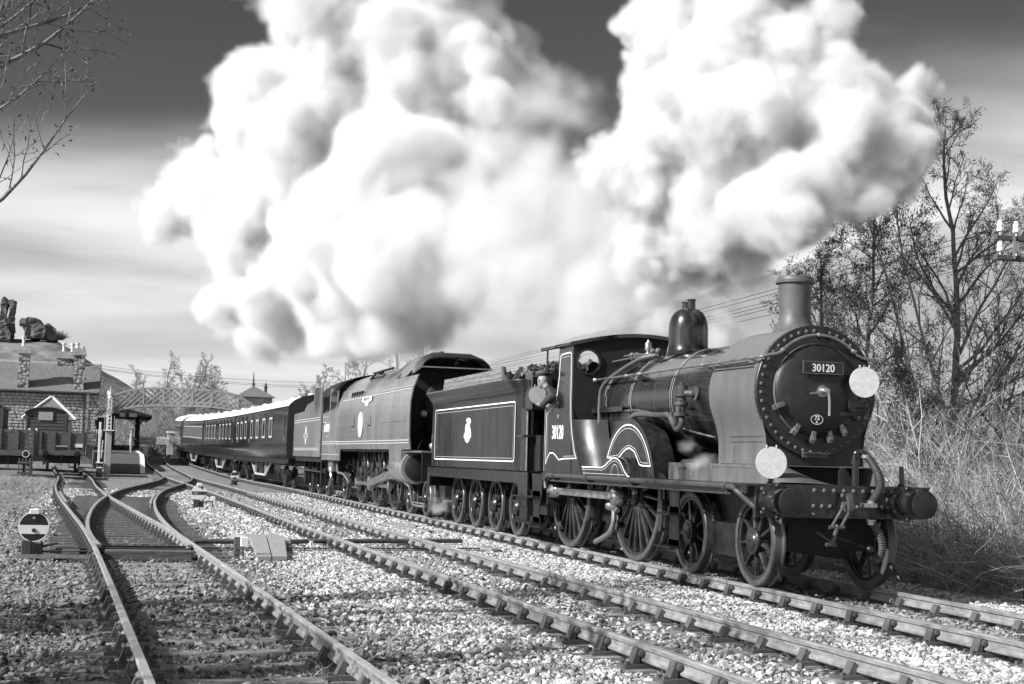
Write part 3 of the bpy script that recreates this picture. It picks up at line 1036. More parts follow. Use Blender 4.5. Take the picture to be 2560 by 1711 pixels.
    for c in (a, b):
        rod.lathe([(.06, -.04), (.115, -.035), (.125, -.02), (.125, .09), (.09, .1)], (c[0], -1.04, c[1]), 'y', 24)
        rod.lathe([(.035, -.085), (.05, -.08), (.05, -.03)], (c[0], -1.04, c[1]), 'y', 8)
    rod.build('side_rod', M['steel'], E)
    for c in (a, b):
        MB().tube([(c[0], -.95, c[1]), (c[0], -.85, c[1])], .15, 24).build('crank_pin', M['wheel'], E)
    # brake gear
    for x in (-2.0, 1.08):
        bk = MB().bar((x, -.78, 1.15), (x + .04, -.78, .55), .05, .06).prism([(x - .12, .48), (x - .02, .5), (x + .03, .7), (x + .02, .95), (x - .06, .9), (x - .10, .7)], 'y', -.83, -.72)
        bk.build('brake_hanger', M['wheel'], E)
    ij = MB()
    ij.tube(spline([(-1.05, -.80, 1.2), (-1.10, -.85, .95), (-.85, -.88, .78), (-.55, -.88, .72)], 6), .035, 8)
    ij.lathe([(.04, 0), (.075, .02), (.08, .14), (.06, .16), (.06, .26), (.075, .28), (.075, .34), (.03, .36)], (-.95, -.88, .78), 'x', 14)
    ij.tube(spline([(-.72, -.88, .74), (-.70, -.9, .50), (-.85, -.93, .34), (-1.35, -.95, .20)], 6), .04, 10)
    ij.build('injector', M['copper'], E)
    # boiler
    bo = MB()
    bo.lathe([(.735, -1.97), (.735, 2.66)], (0, 0, AX), 'x', 64, cap=False)
    bo.build('boiler', M['paint'], E)
    for x in (-1.62, -.5, 1.12):
        bd = MB().lathe([(.7345, -.028), (.742, -.026), (.742, .026), (.7345, .028)], (x, 0, AX), 'x', 64, cap=False).build('boiler_band', M['paint'], E)
        MB().lathe([(.7425, .030), (.7435, .034), (.7435, .039), (.7425, .042)], (x, 0, AX), 'x', 64, cap=False).build('lining', M['cream'], bd)
        MB().lathe([(.7425, -.042), (.7435, -.039), (.7435, -.034), (.7425, -.03)], (x, 0, AX), 'x', 64, cap=False).build('lining', M['cream'], bd)
    fb = MB()
    prof = circ(0, AX, .74, 26, PI, 0, True)
    prof = [(-.74, 1.26)] + [(-.742, 1.7), (-.742, 2.1)] + prof + [(.742, 2.1), (.742, 1.7), (.74, 1.26)]
    fb.loft([[(x, y, z) for y, z in prof] for x in (-1.965, -.48)], closed=False)
    fb.build('firebox', M['paint'], E)
    # smokebox
    def sprof(k=1.0):
        P = []
        for a in np.linspace(PI / 2, PI + .42, 22):
            P.append((.82 * k * math.cos(a), AX + .82 * k * math.sin(a)))
        P += [(-.715 * k, 1.97), (-.685 * k, 1.86), (-.672 * k, 1.74), (-.668 * k, 1.62), (-.672 * k, 1.48)]
        R = [(-y, z) for y, z in reversed(P[1:])]
        return R + P
    sb = MB()
    pf = sprof()
    sb.loft([[(x, y, z) for y, z in pf] for x in (2.64, 2.655, 4.03, 4.04)], closed=False)
    sb.build('smokebox', M['smokebox'], E)
    MB().prism([(y * .998, z) for y, z in pf], 'x', 2.642, 2.66).build('smokebox_rear_ring', M['smokebox'], E)
    fs = MB().prism([(y * .997, z) for y, z in pf], 'x', 3.96, 4.0)
    fs.lathe([(.825, 0), (.825, .03), (.815, .04), (.60, .04)], (4.01, 0, AX), 'x', 72)
    front = fs.build('smokebox_front', M['front'], E)
    rv = MB()
    for k in range(44):
        a = 2 * PI * k / 44 + .05
        rv.rivet((4.05, .755 * math.cos(a), AX + .755 * math.sin(a)), (1, 0, 0), .026)
    rv.build('rivet_ring', M['smokebox'], front, kind='stuff')
    rv = MB()
    for (y, z), (y2, z2) in zip(pf[:-1], pf[1:]):
        if y > .3: continue
        n = max(1, int(math.hypot(y2 - y, z2 - z) / .062))
        for j in range(n):
            t = j / n
            yy, zz = y + (y2 - y) * t, z + (z2 - z) * t
            nr = Vector((0, -(z2 - z), (y2 - y))) if True else None
            nr = Vector((0, yy, zz - AX)) if zz > 1.9 else Vector((0, -1, 0))
            for xx in (2.70, 3.985): rv.rivet((xx, yy, zz), nr, .012)
    for xx in np.arange(3.05, 3.98, .062):
        for zz in (1.83, 1.76): rv.rivet((xx, -.682 - (zz - 1.76) * .2, zz), (0, -1, .1), .013)
    for zz in np.arange(1.52, 1.76, .06):
        rv.rivet((3.12, -.672, zz), (0, -1, 0), .013)
        rv.rivet((3.55, -.672, zz), (0, -1, 0), .013)
    rv.build('rivet_row', M['smokebox'], E, kind='stuff')
    # door
    dr = MB().lathe([(.585, 0), (.59, .012), (.575, .035), (.52, .07), (.42, .105), (.28, .135), (.12, .15), (.002, .152)], (4.05, 0, AX), 'x', 64, cap=False)
    door = dr.build('smokebox_door', M['front'], E)
    MB().lathe([(.588, .001), (.60, .012), (.598, .02), (.585, .03)], (4.05, 0, AX), 'x', 64, cap=False).build('door_rim', M['smokebox'], door)
    hd = MB()
    hd.lathe([(.075, 0), (.075, .012), (.05, .02), (.05, .05), (.035, .06), (.035, .13), (.02, .135)], (4.20, 0.0, AX), 'x', 20)
    hd.tube([(4.29, .0, AX), (4.30, -.13, AX - .03), (4.30, -.22, AX - .045)], .014, 8)
    hd.tube([(4.315, .02, AX), (4.325, .03, AX - .12), (4.325, .03, AX - .31)], .015, 8)
    hd.build('door_handle', M['steel'], door)
    hg = MB()
    for z in (AX + .18, AX - .27):
        hg.box(4.14, 4.18, .26, .62, z - .025, z + .025).tube([(4.17, .62, z - .06), (4.17, .62, z + .06)], .035, 10)
    hg.build('hinge_strap', M['front'], door)
    for ang in (200, 237, 262, 285, 305, 330):
        a = math.radians(ang)
        y, z = .60 * math.cos(a), AX + .60 * math.sin(a)
        dg = MB().obox((4.10, y, z), (.07, .06, .10), Matrix.Rotation(a - PI / 2, 3, 'X'))
        dg.obox((4.14, y * .95, AX + (z - AX) * .93), (.03, .05, .11), Matrix.Rotation(a - PI / 2, 3, 'X')).tube([(4.1, y, z), (4.18, y, z)], .022, 6)
        dg.build('door_dog', M['smokebox'], door)
    pl = MB().bbox(4.205, 4.235, -.285, .275, 2.60, 2.765, .008).build('number_plate', M['front'], E)
    MB().ring(rrect(-.275, .265, 2.61, 2.755, .01, 2), .010, 4.2375, 'x').build('plate_border', M['smokebox'], pl)
    place('lettering', text_mesh('plate_number', '30120', M['white'], .098, .92, .012), pl, (4.237, -.005, 2.682), (0, 0, PI / 2))
    MB().tube([(4.10, -.2, 2.68), (4.21, -.2, 2.68)], .02, 6).tube([(4.10, .2, 2.68), (4.21, .2, 2.68)], .02, 6).build('plate_stud', M['front'], pl)
    sp = MB()
    ring = [(-.065 + .088 * math.cos(2 * PI * k / 28), 2.045 + .062 * math.sin(2 * PI * k / 28)) for k in range(28)]
    sp.prism(ring, 'x', 4.165, 4.19)
    sp = sp.build('shed_plate', M['front'], E)
    MB().ring([(-.065 + (p + .065) * .93, 2.045 + (q - 2.045) * .93) for p, q in ring], .007, 4.1925, 'x').build('plate_border', M['white'], sp)
    place('lettering', text_mesh('shed_number', '72', M['white'], .052, .95, .012), sp, (4.192, -.062, 2.066), (0, 0, PI / 2))
    place('lettering', text_mesh('shed_letter', 'A', M['white'], .032, .95, .012), sp, (4.192, -.066, 2.014), (0, 0, PI / 2))
    ss = MB().box(4.05, 4.13, -.19, .16, 1.63, 1.642).box(4.04, 4.06, -.19, .16, 1.58, 1.63)
    ss.build('door_sill', M['smokebox'], E)
    MB().prism([(-.40, 1.25), (-.36, 1.62), (.36, 1.62), (.40, 1.25)], 'x', 2.9, 3.95).build('saddle', M['soot'], E)
    # box frame behind the beam
    up = MB()
    for s in (-1, 1):
        up.box(1.25, 4.12, s * .79 - .012, s * .79 + .012, 1.25, 1.475)
    up.box(1.25, 4.10, -.79, .79, 1.462, 1.475)
    up.build('frame_upstand', M['smokebox'], E)
    rv = MB()
    for x in np.arange(2.75, 3.9, .075): rv.rivet((x, -.803, 1.435), (0, -1, 0), .016)
    for x in (1.95, 2.02, 2.09): rv.rivet((x, -.803, 1.30), (0, -1, 0), .014); rv.rivet((x, -.803, 1.35), (0, -1, 0), .012)
    rv.build('rivet_row', M['smokebox'], E, kind='stuff')
    fl = MB().lathe([(.12, 0), (.12, .03), (.10, .035), (.10, .045), (.02, .05)], (1.75, -.70, 1.475), 'z', 20)
    fl.box(1.62, 1.88, -.835, -.80, 1.40, 1.412)
    fl.build('filler_lid', M['smokebox'], E)
    sl = MB()
    rings = []
    for t in np.linspace(0, 1, 9):
        zz = 1.47 - .20 * (t ** 1.6)
        xx = 4.02 + .60 * t
        rings.append([(xx, -.80, 1.25), (xx, -.80, zz - .02), (xx, -.77, zz), (xx, -.45, zz), (xx, -.25, 1.252 + (zz - 1.252) * .6), (xx, -.02, 1.253)])
    sl.loft(rings, closed=False)
    sl.build('front_fairing', M['smokebox'], E)
    MB().prism([(.06, 1.25), (.06, 1.42), (.09, 1.46), (.13, 1.46), (.18, 1.42), (.22, 1.33), (.27, 1.25)], 'x', 4.50, 4.53).build('bracket_plate', M['front'], E)
    # chimney
    ch = MB().lathe([(.31, -.03), (.285, 0), (.245, .06), (.212, .13), (.200, .20), (.201, .30), (.206, .42), (.213, .54), (.217, .60), (.235, .605), (.250, .615), (.252, .645), (.237, .655), (.228, .69), (.215, .70), (.195, .69), (.19, .30)], (3.45, 0, 3.20), 'z', 56, cap=False)
    b0 = ch.v
    chm = ch.mesh('chimney', M['chimney'])
    # flare follows the barrel
    for vv in chm.vertices:
        if vv.co.z < 3.27:
            k = (3.27 - vv.co.z) / .1
            zs = AX + math.sqrt(max(0, .82 ** 2 - vv.co.y ** 2))
            vv.co.z = vv.co.z * (1 - min(1, k)) + (zs - .012 + max(0, .27 - k * .27) * .2) * min(1, k)
    place('chimney', chm, E)
    # dome with safety valves
    dm = MB().lathe([(.45, -.10), (.40, -.065), (.345, -.02), (.315, .04), (.302, .12), (.30, .30), (.30, .36), (.293, .44), (.27, .53), (.225, .605), (.16, .655), (.08, .678), (.002, .683)], (-.02, 0, 3.15), 'z', 56, cap=False)
    dmm = dm.mesh('dome', M['paint'])
    for vv in dmm.vertices:
        if vv.co.z < 3.19:
            k = min(1, (3.19 - vv.co.z) / .10)
            zs = AX + math.sqrt(max(0, .742 ** 2 - vv.co.y ** 2))
            vv.co.z = vv.co.z * (1 - k) + (zs + .004) * k
    dome = place('dome', dmm, E)
    for x, h in ((.09, .13), (-.12, .11)):
        MB().lathe([(.062, -.08), (.06, h - .02), (.070, h - .015), (.072, h), (.05, h + .004), (.045, h - .03)], (x, 0, 3.82), 'z', 20, cap=False).build('safety_valve', M['paint'], dome)
    # lamp irons and white discs
    ir = MB().box(4.06, 4.075, .03, .085, 3.05, 3.19).prism([(4.02, 3.10), (4.07, 3.10), (4.07, 3.36), (4.055, 3.40), (4.04, 3.36)], 'y', .035, .08)
    ir.build('lamp_iron', M['front'], E)
    for y in (.93, -.83):
        MB().box(4.46, 4.50, y - .035, y + .035, 1.25, 1.275).prism([(4.485, 1.25), (4.50, 1.25), (4.50, 1.45), (4.49, 1.50), (4.48, 1.45)], 'y', y - .028, y + .028).build('lamp_iron', M['front'], E)
    MB().box(4.12, 4.20, .38, .60, 2.16, 2.30).tube([(4.22, .43, 2.22), (4.22, .60, 2.22), (4.22, .60, 2.30)], .018, 6).build('disc_bracket', M['front'], E)
    # hand rail round the smokebox
    hr = MB()
    zr = 2.785
    pts = [(-1.98, -.80, zr), (0, -.80, zr), (2.5, -.82, zr), (3.85, -.845, zr), (4.06, -.80, zr + .01)]
    arc = []
    for a in np.linspace(PI - .47, .47, 26):
        t = abs(a - PI / 2) / (PI / 2 - .47)
        rr = .70 + .17 * max(0, (t - .80) / .20)
        arc.append((4.115, rr * math.cos(a), AX + rr * math.sin(a)))
    pts += arc
    hr.tube(pts, .019, 8)
    hr.build('hand_rail', M['steel'], E)
    kn = MB()
    for x in (-.5, .02, 2.42, 2.95, 3.9):
        r0 = .735 if x < 2.6 else .82
        y0 = -math.sqrt(r0 ** 2 - (zr - .05 - AX) ** 2)
        kn.tube([(x, y0 + .02, zr - .06), (x, -.81, zr)], [.026, .016], 8).ball((x, -.815, zr), .032, 8, 5)
    for a in (math.radians(135), math.radians(91), math.radians(48)):
        kn.tube([(4.04, .70 * math.cos(a), AX + .70 * math.sin(a)), (4.12, .70 * math.cos(a), AX + .70 * math.sin(a))], .02, 8).ball((4.12, .70 * math.cos(a), AX + .70 * math.sin(a)), .03, 8, 5)
    kn.ball((-1.98, -.80, zr), .05, 10, 6)
    kn.build('rail_knob', M['steel'], E, kind='stuff')
    MB().tube([(2.3, -.835, zr - .045), (3.9, -.86, zr - .045)], .012, 6).build('control_rod', M['paint'], E)
    # clack valve and feed pipe
    ck = MB()
    ck.lathe([(.05, .17), (.085, .165), (.085, .06), (.095, .05), (.095, .02), (.06, .0), (.06, -.05), (.095, -.06), (.095, -.10), (.07, -.11), (.07, -.20), (.095, -.21), (.095, -.25), (.05, -.26)], (1.90, -.90, 2.36), 'z', 18)
    ck.tube([(1.90, -.90, 2.42), (2.04, -.80, 2.42), (2.06, -.70, 2.42)], .05, 10)
    ck.lathe([(.10, -.03), (.10, 0)], (2.05, -.745, 2.42), 'y', 14)
    ck.lathe([(.03, 0), (.03, .06)], (1.90, -.90, 2.52), 'z', 6)
    for k in range(4):
        a = PI / 4 + k * PI / 2
        ck.tube([(1.90 + .078 * math.cos(a), -.90 + .078 * math.sin(a), 2.13), (1.90 + .078 * math.cos(a), -.90 + .078 * math.sin(a), 2.33)], .012, 5)
    ck.build('clack_valve', M['chimney'], E)
    MB().tube(spline([(1.90, -.90, 2.10), (1.92, -.90, 2.0), (1.76, -.90, 1.93), (1.60, -.90, 2.05), (1.45, -.90, 2.13), (1.1, -.90, 2.14), (.4, -.88, 2.17), (0, -.86, 2.16), (-.25, -.84, 2.08), (-.4, -.80, 1.95)], 6), .042, 10).build('feed_pipe', M['chimney'], E)
    MB().tube(spline([(-.45, -.35, 3.12), (-.70, -.55, 3.05), (-1.25, -.74, 2.83), (-1.55, -.82, 2.65), (-1.63, -.83, 2.4), (-1.63, -.83, 2.0), (-1.62, -.86, 1.5), (-1.62, -.86, 1.26)], 6), .032, 8).build('steam_pipe', M['chimney'], E)
    MB().tube(spline([(-.66, -.79, 2.25), (.0, -.79, 2.24), (.6, -.80, 2.17), (1.7, -.80, 1.95), (2.66, -.74, 1.82)], 5), .014, 6).build('thin_pipe', M['steel'], E)
    MB().box(-1.97, -.56, -.84, -.745, 2.29, 2.315).box(-1.97, -.56, -.845, -.83, 2.24, 2.315).build('pipe_ledge', M['paint'], E)
    MB().tube([(-1.97, -.30, 3.2), (-1.5, -.34, 3.19), (-.9, -.36, 3.16), (-.4, -.36, 3.13)], .018, 6).tube([(-1.97, -.5, 3.1), (-1.2, -.46, 3.12), (-.55, -.42, 3.12)], .014, 6).build('thin_pipe', M['copper'], E)
    fx = MB()
    for x, y in ((-1.45, -.36), (-1.38, -.30), (-.5, -.38), (-.38, -.34)):
        fx.ball((x, y, 3.18), .05, 10, 6).tube([(x, y, 3.1), (x, y, 3.2)], .022, 6)
    fx.build('pipe_fitting', M['chimney'], E, kind='stuff')
    MB().lathe([(.02, 0), (.055, .01), (.06, .05), (.04, .09), (.02, .10), (.05, .12), (.055, .14), (.055, .22), (.045, .25), (.02, .265), (.015, .29)], (-.9, -.30, 3.10), 'z', 16).build('whistle', M['steel'], E)
    # splashers
    def arc_box(c, r, y0, y1, zb, n=28):
        a0 = math.asin((zb - c[1]) / r)
        return circ(c[0], c[1], r, n, a0, PI - a0, True)
    sp = MB().prism(arc_box((0, 1.0), 1.115, 0, 0, 1.25), 'y', -.95, -.60)
    spl = sp.build('splasher', M['paint'], E)
    path = circ(0, 1.0, 1.02, 26, math.radians(24), math.radians(149), True) + [(-.55, 1.515), (-.35, 1.53), (-.22, 1.60), (-.05, 1.66), (.10, 1.67), (.28, 1.62), (.40, 1.52), (.50, 1.43), (.62, 1.415)]
    MB().ring(path, .021, -.954, 'y').build('lining', M['white'], spl)
    path = circ(0, 1.0, .965, 26, math.radians(28), math.radians(146), True) + [(-.52, 1.555), (-.38, 1.57), (-.25, 1.64), (-.06, 1.70), (.11, 1.71), (.31, 1.66), (.45, 1.55), (.55, 1.47), (.65, 1.455)]
    MB().ring(path, .010, -.954, 'y').build('lining', M['cream'], spl)
    # curved edge of the splasher sheet down to the running plate
    ed = MB()
    rings = []
    for a in np.linspace(math.radians(8), math.radians(88), 16):
        flare = .30 * (1 - math.sin(a)) ** 2
        rings.append([(math.cos(a) * 1.118 + flare, -.945, 1.0 + math.sin(a) * 1.118), (math.cos(a) * 1.118 + flare * .8, -.80, 1.0 + math.sin(a) * 1.118), (math.cos(a) * 1.116 + flare * .5, -.62, 1.0 + math.sin(a) * 1.116)])
    ed.loft([[p for p in r] for r in rings if r[0][2] > 1.252], closed=False)
    ed.build('splasher_top', M['paint'], E)
    lowp = [(-3.46, 1.25), (-3.42, 1.32), (-3.30, 1.45), (-3.18, 1.51), (-3.05, 1.52), (-2.93, 1.48), (-2.80, 1.41), (-2.65, 1.38), (-.62, 1.38), (-.45, 1.41), (-.30, 1.47), (-.15, 1.52), (0.02, 1.53), (.18, 1.49), (.30, 1.41), (.40, 1.33), (.52, 1.27), (.60, 1.25)]
    lo = MB().prism(lowp, 'y', -1.14, -.94).build('side_rod_splasher', M['paint'], E)
    MB().ring([(x, z - .012 if 0 < i < len(lowp) - 1 else z) for i, (x, z) in enumerate(lowp)], .018, -1.144, 'y', closed=False).build('lining', M['white'], lo)
    MB().ring([(-2.62, 1.33), (-.60, 1.33), (-.42, 1.36), (-.28, 1.42), (-.13, 1.465), (.02, 1.475), (.15, 1.44), (.25, 1.37), (.33, 1.30)], .008, -1.144, 'y', closed=False).build('lining', M['cream'], lo)
    MB().ring([(-3.3, 1.272), (.4, 1.272)], .008, -1.144, 'y', closed=False).build('lining', M['cream'], lo)
    for cx in (-3.12, -.02):
        MB().ring(circ(cx, 1.25, .17, 14, 0, PI, True), .009, -1.144, 'y', closed=False).build('lining', M['cream'], lo)
    # cab
    CY_ = -1.18
    edge = spline([(-1.97, 3.36), (-1.97, 2.9), (-1.965, 2.5), (-1.94, 2.2), (-1.86, 1.92), (-1.74, 1.66), (-1.60, 1.45), (-1.47, 1.25)], 4)
    edge = [(p[0], p[1]) for p in [Vector((q[0], q[1])) for q in edge]]
    rear = spline([(-2.72, 3.36), (-2.73, 3.1), (-2.76, 2.85), (-2.84, 2.62), (-3.0, 2.44), (-3.2, 2.36), (-3.42, 2.34)], 4)
    rear = [(p[0], p[1]) for p in rear]
    side = [(-3.42, 1.25)] + list(reversed(rear)) + edge
    for s in (-1, 1):
        cs = MB().prism(side, 'y', s * 1.18 - (.0 if s < 0 else .025), s * 1.18 + (.025 if s < 0 else .0)).build('cab_side', M['paint'], E)
        if s < 0:
            cabside = cs
    lin = [(-3.33, 1.40), (-3.345, 1.8), (-3.345, 2.22), (-3.31, 2.27), (-3.15, 2.295), (-2.95, 2.385), (-2.78, 2.58), (-2.685, 2.86), (-2.655, 3.12), (-2.63, 3.20), (-2.56, 3.225), (-2.12, 3.235), (-2.06, 3.20), (-2.05, 3.1), (-2.05, 2.5), (-2.02, 2.16), (-1.94, 1.88), (-1.80, 1.60), (-1.70, 1.50), (-2.35, 1.49), (-2.52, 1.515), (-2.66, 1.58), (-2.78, 1.625), (-2.93, 1.63), (-3.08, 1.58)]
    MB().ring(lin[:20] + [(-2.62, 1.47), (-2.76, 1.53), (-2.93, 1.585), (-3.12, 1.58), (-3.26, 1.48)], .020, -1.1835, 'y').build('lining', M['white'], cabside)
    cx, cz = -2.55, 2.2
    MB().ring([(cx + (x - cx) * .90, cz + (z - cz) * .945) for x, z in lin[:20]], .008, -1.1835, 'y', closed=False).build('lining', M['cream'], cabside)
    place('lettering', text_mesh('cab_number', '30120', M['white'], .235, .78, .018), cabside, (-2.70, -1.1835, 1.93))
    place('lettering', text_mesh('class_letter', '3P', M['cream'], .06, .8, .012), cabside, (-2.70, -1.1835, 2.19))
    # flare between cab sheet and firebox
    flr = MB()
    rings = []
    for x, z in edge:
        rings.append([(x, -1.178, z), (x + .03, -1.10, z), (x + .09, -1.0, z), (x + .20, -.90, z), (x + .36, -.82, z), (x + .55, -.78, z)])
    flr.loft([r for r in rings if r[0][2] < 2.15], closed=False)
    flr.build('cab_flare', M['dull'], E)
    # cab front with round windows
    fo = [(-1.18, 1.26), (1.18, 1.26), (1.18, 3.36)] + [(1.18 * math.cos(a) if 0 else 1.18 - 2.36 * t, 3.36 + .17 * math.sin(PI * t)) for t in np.linspace(.05, .95, 15) for a in (0,)] + [(-1.18, 3.36)]
    hole1 = circ(-.925, 3.08, .185, 28)
    hole2 = circ(.925, 3.08, .185, 28)
    MB().plate(fo, [hole1, hole2], 'x', -1.985, -1.955).build('cab_front', M['soot'], E, smooth=0)
    for c in (-.925, .925):
        MB().lathe([(.185, -.01), (.185, .03), (.215, .03), (.215, -.01)], (-1.955, c, 3.08), 'x', 36, cap=False).build('window_ring', M['paint'], E)
    rings = []
    for x in (-3.52, -1.90):
        ring = [(x, -1.25 + 2.5 * t, 3.345 + .185 * math.sin(PI * t)) for t in np.linspace(0, 1, 20)]
        ring += [(x, -1.25 + 2.5 * t, 3.375 + .185 * math.sin(PI * t)) for t in np.linspace(1, 0, 20)]
        rings.append(ring)
    MB().loft(rings, caps=True).build('cab_roof', M['paint'], E)
    rf = MB()
    for x in (-3.515, -2.72, -1.905):
        rf.loft([[(x + dx, -1.255 + 2.51 * t, zz + .187 * math.sin(PI * t)) for t in np.linspace(0, 1, 20)] for dx, zz in ((-.012, 3.33), (.012, 3.33), (.012, 3.39), (-.012, 3.39), (-.012, 3.33))], closed=False)
    rf.build('roof_rib', M['paint'], E)
    MB().tube([(-3.45, -1.16, 2.34), (-3.45, -1.16, 3.35)], .018, 8).build('cab_pillar', M['paint'], E)
    MB().tube([(-3.45, 1.16, 1.3), (-3.45, 1.16, 3.35)], .018, 8).build('cab_pillar', M['paint'], E)
    MB().tube([(-3.47, -1.16, 1.27), (-3.47, -1.16, 2.34)], .016, 8).build('grab_rail', M['steel'], E)
    MB().box(-3.40, -1.99, -1.15, 1.15, 1.26, 1.30).build('cab_floor', M['soot'], E)
    bh = MB().box(-2.45, -1.99, -.62, .62, 1.31, 2.75)
    bh.lathe([(.62, -.45), (.62, 0)], (-1.995, 0, 2.40), 'x', 32)
    bh.build('backhead', M['soot'], E)
    MB().tube([(-2.5, -.35, 2.7), (-2.52, -.2, 2.95), (-2.5, .1, 2.9)], .03, 6).lathe([(.10, 0), (.10, .05)], (-2.2, -.75, 3.0), 'x', 16).box(-2.3, -2.2, -.8, -.6, 2.55, 2.9).build('cab_gauge', M['soot'], E)
    # exhaust pipe along the running plate
    ep = MB().tube(spline([(-3.0, -1.27, .98), (-3.05, -1.27, 1.12), (-2.92, -1.27, 1.20), (-2.6, -1.27, 1.205), (0, -1.27, 1.205), (3.0, -1.27, 1.205), (4.25, -1.27, 1.205), (4.42, -1.24, 1.16), (4.55, -1.12, 1.02), (4.62, -1.05, .95)], 6), .037, 12).build('exhaust_pipe', M['pipe'], E)
    cl = MB()
    for x in (-2.6, -.9, 1.0, 4.2):
        cl.lathe([(.05, -.04), (.05, .04)], (x, -1.27, 1.205), 'x', 14).box(x - .03, x + .03, -1.27, -1.2, 1.12, 1.16)
    cl.build('pipe_clip', M['pipe'], ep, kind='stuff')
    MB().tube([(-2.8, -1.255, 1.12), (4.3, -1.255, 1.12)], .014, 6).build('thin_pipe', M['pipe'], E)
    # steps
    def steps(x0, x1, zs, name='footstep'):
        s = MB().prism([(x0, 1.13), (x1, 1.13), (x1 - .02, .72), (x1 + .02, zs), (x0 - .02, zs), (x0 + .02, .72)], 'y', -1.20, -1.185)
        for z, e in ((.80, .0), (zs, .06)):
            s.box(x0 - .06 - e, x1 + .04 + e, -1.36, -1.19, z - .015, z + .012)
            s.box(x0 - .05, x1 + .03, -1.20, -1.18, z, z + .09)
        return s.build(name, M['under'], E)
    steps(2.26, 2.60, .37)
    s = MB()
    s.prism([(-4.06, 1.22), (-3.46, 1.22), (-3.46, .85), (-3.60, .60), (-3.56, .36), (-3.95, .36), (-3.92, .6), (-4.0, .85)], 'y', -1.20, -1.185)
    for z in (.82, .37):
        s.box(-4.16, -3.5, -1.36, -1.19, z - .015, z + .012).box(-4.1, -3.55, -1.2, -1.18, z, z + .10)
    s.build('footstep', M['under'], E)
    pp = MB()
    for k, (x, y) in enumerate(((-3.75, -.95), (-3.65, -.8), (-3.82, -.7), (-3.5, -.9), (-3.7, -.55))):
        pp.tube(spline([(x, y, 1.2), (x + .06, y - .03, .8), (x - .05, y, .45), (x + .05, y + .05, .3), (x - .2, y + .1, .28)], 5), .025, 6)
    pp.build('water_hose', M['hose'], E)
    MB().box(-4.0, -3.42, -1.1, 1.1, .7, 1.2).build('drag_box', M['soot'], E)
    # vacuum pipe on the beam
    vp = MB().tube(spline([(4.62, .22, 1.22), (4.62, .22, 1.40), (4.62, .22, 1.58), (4.63, .235, 1.645), (4.65, .29, 1.655), (4.67, .33, 1.61)], 5), .042, 12).lathe([(.055, -.02), (.055, .02)], (4.62, .22, 1.53), 'z', 14)
    vp.build('vacuum_pipe', M['paint'], E)
    path = spline([(4.67, .33, 1.62), (4.72, .40, 1.52), (4.76, .47, 1.36), (4.78, .46, 1.22), (4.77, .39, 1.10), (4.75, .36, 1.05)], 14)
    rad = [.046 + .006 * (i % 2) for i in range(len(path))]
    MB().tube(path, rad, 12).build('vacuum_hose', M['hose'], E)
    MB().lathe([(.06, -.02), (.06, .02)], (4.67, .335, 1.605), 'z', 14).box(4.70, 4.80, .24, .42, 1.00, 1.05).lathe([(.055, 0), (.055, .05)], (4.755, .365, 1.03), 'z', 12).build('hose_coupling', M['steel'], E)
    path = spline([(4.66, .38, .86), (4.70, .42, .80), (4.72, .50, .66), (4.72, .53, .52), (4.70, .50, .40), (4.68, .42, .36)], 10)
    MB().tube(path, [.05 + .006 * (i % 2) for i in range(len(path))], 12).build('vacuum_hose', M['hose'], E)
    MB().lathe([(.058, -.03), (.058, .03)], (4.69, .40, .82), 'z', 12).build('hose_coupling', M['steel'], E)
    cn = MB()
    for k in range(14):
        z = .84 - .032 * k
        if k % 2: cn.box(4.70, 4.712, .425, .455, z - .022, z + .022)
        else: cn.box(4.69, 4.722, .434, .446, z - .022, z + .022)
    cn.build('chain', M['under'], E, kind='stuff')
    return E
ENGINE = build_engine()
# white head-code discs: they lift off their irons
def disc(x, y, z, ry, rz, label, mt='disc'):
    t = thing('headcode_disc', label, 'disc', (x, y, z), 'white discs on the engine front')
    MB().lathe([(.002, .012), (ry, .012), (ry, 0), (.002, 0)], (0, 0, 0), 'x', 48, cap=False).build('face', M[mt], t, smooth=30)
    MB().box(-.02, 0, -.03, .03, -rz - .05, .1).build('stem', M['under'], t)
    b = MB()
    for s in (-1, 1):
        b.tube([(.012, s * .06, rz * .94), (.02, s * .06, rz + .015), (-.01, s * .06, rz + .01)], .008, 6)
    b.build('clip', M['disc'], t, kind='stuff')
    t.rotation_euler = (0, 0, -.16)
    return t
disc(4.50, -.83, 1.50, .19, .19, 'round white disc standing on the front platform above the near buffer')
disc(4.30, .52, 2.525, .19, .19, 'round white disc hung on the smokebox door beside the number plate')
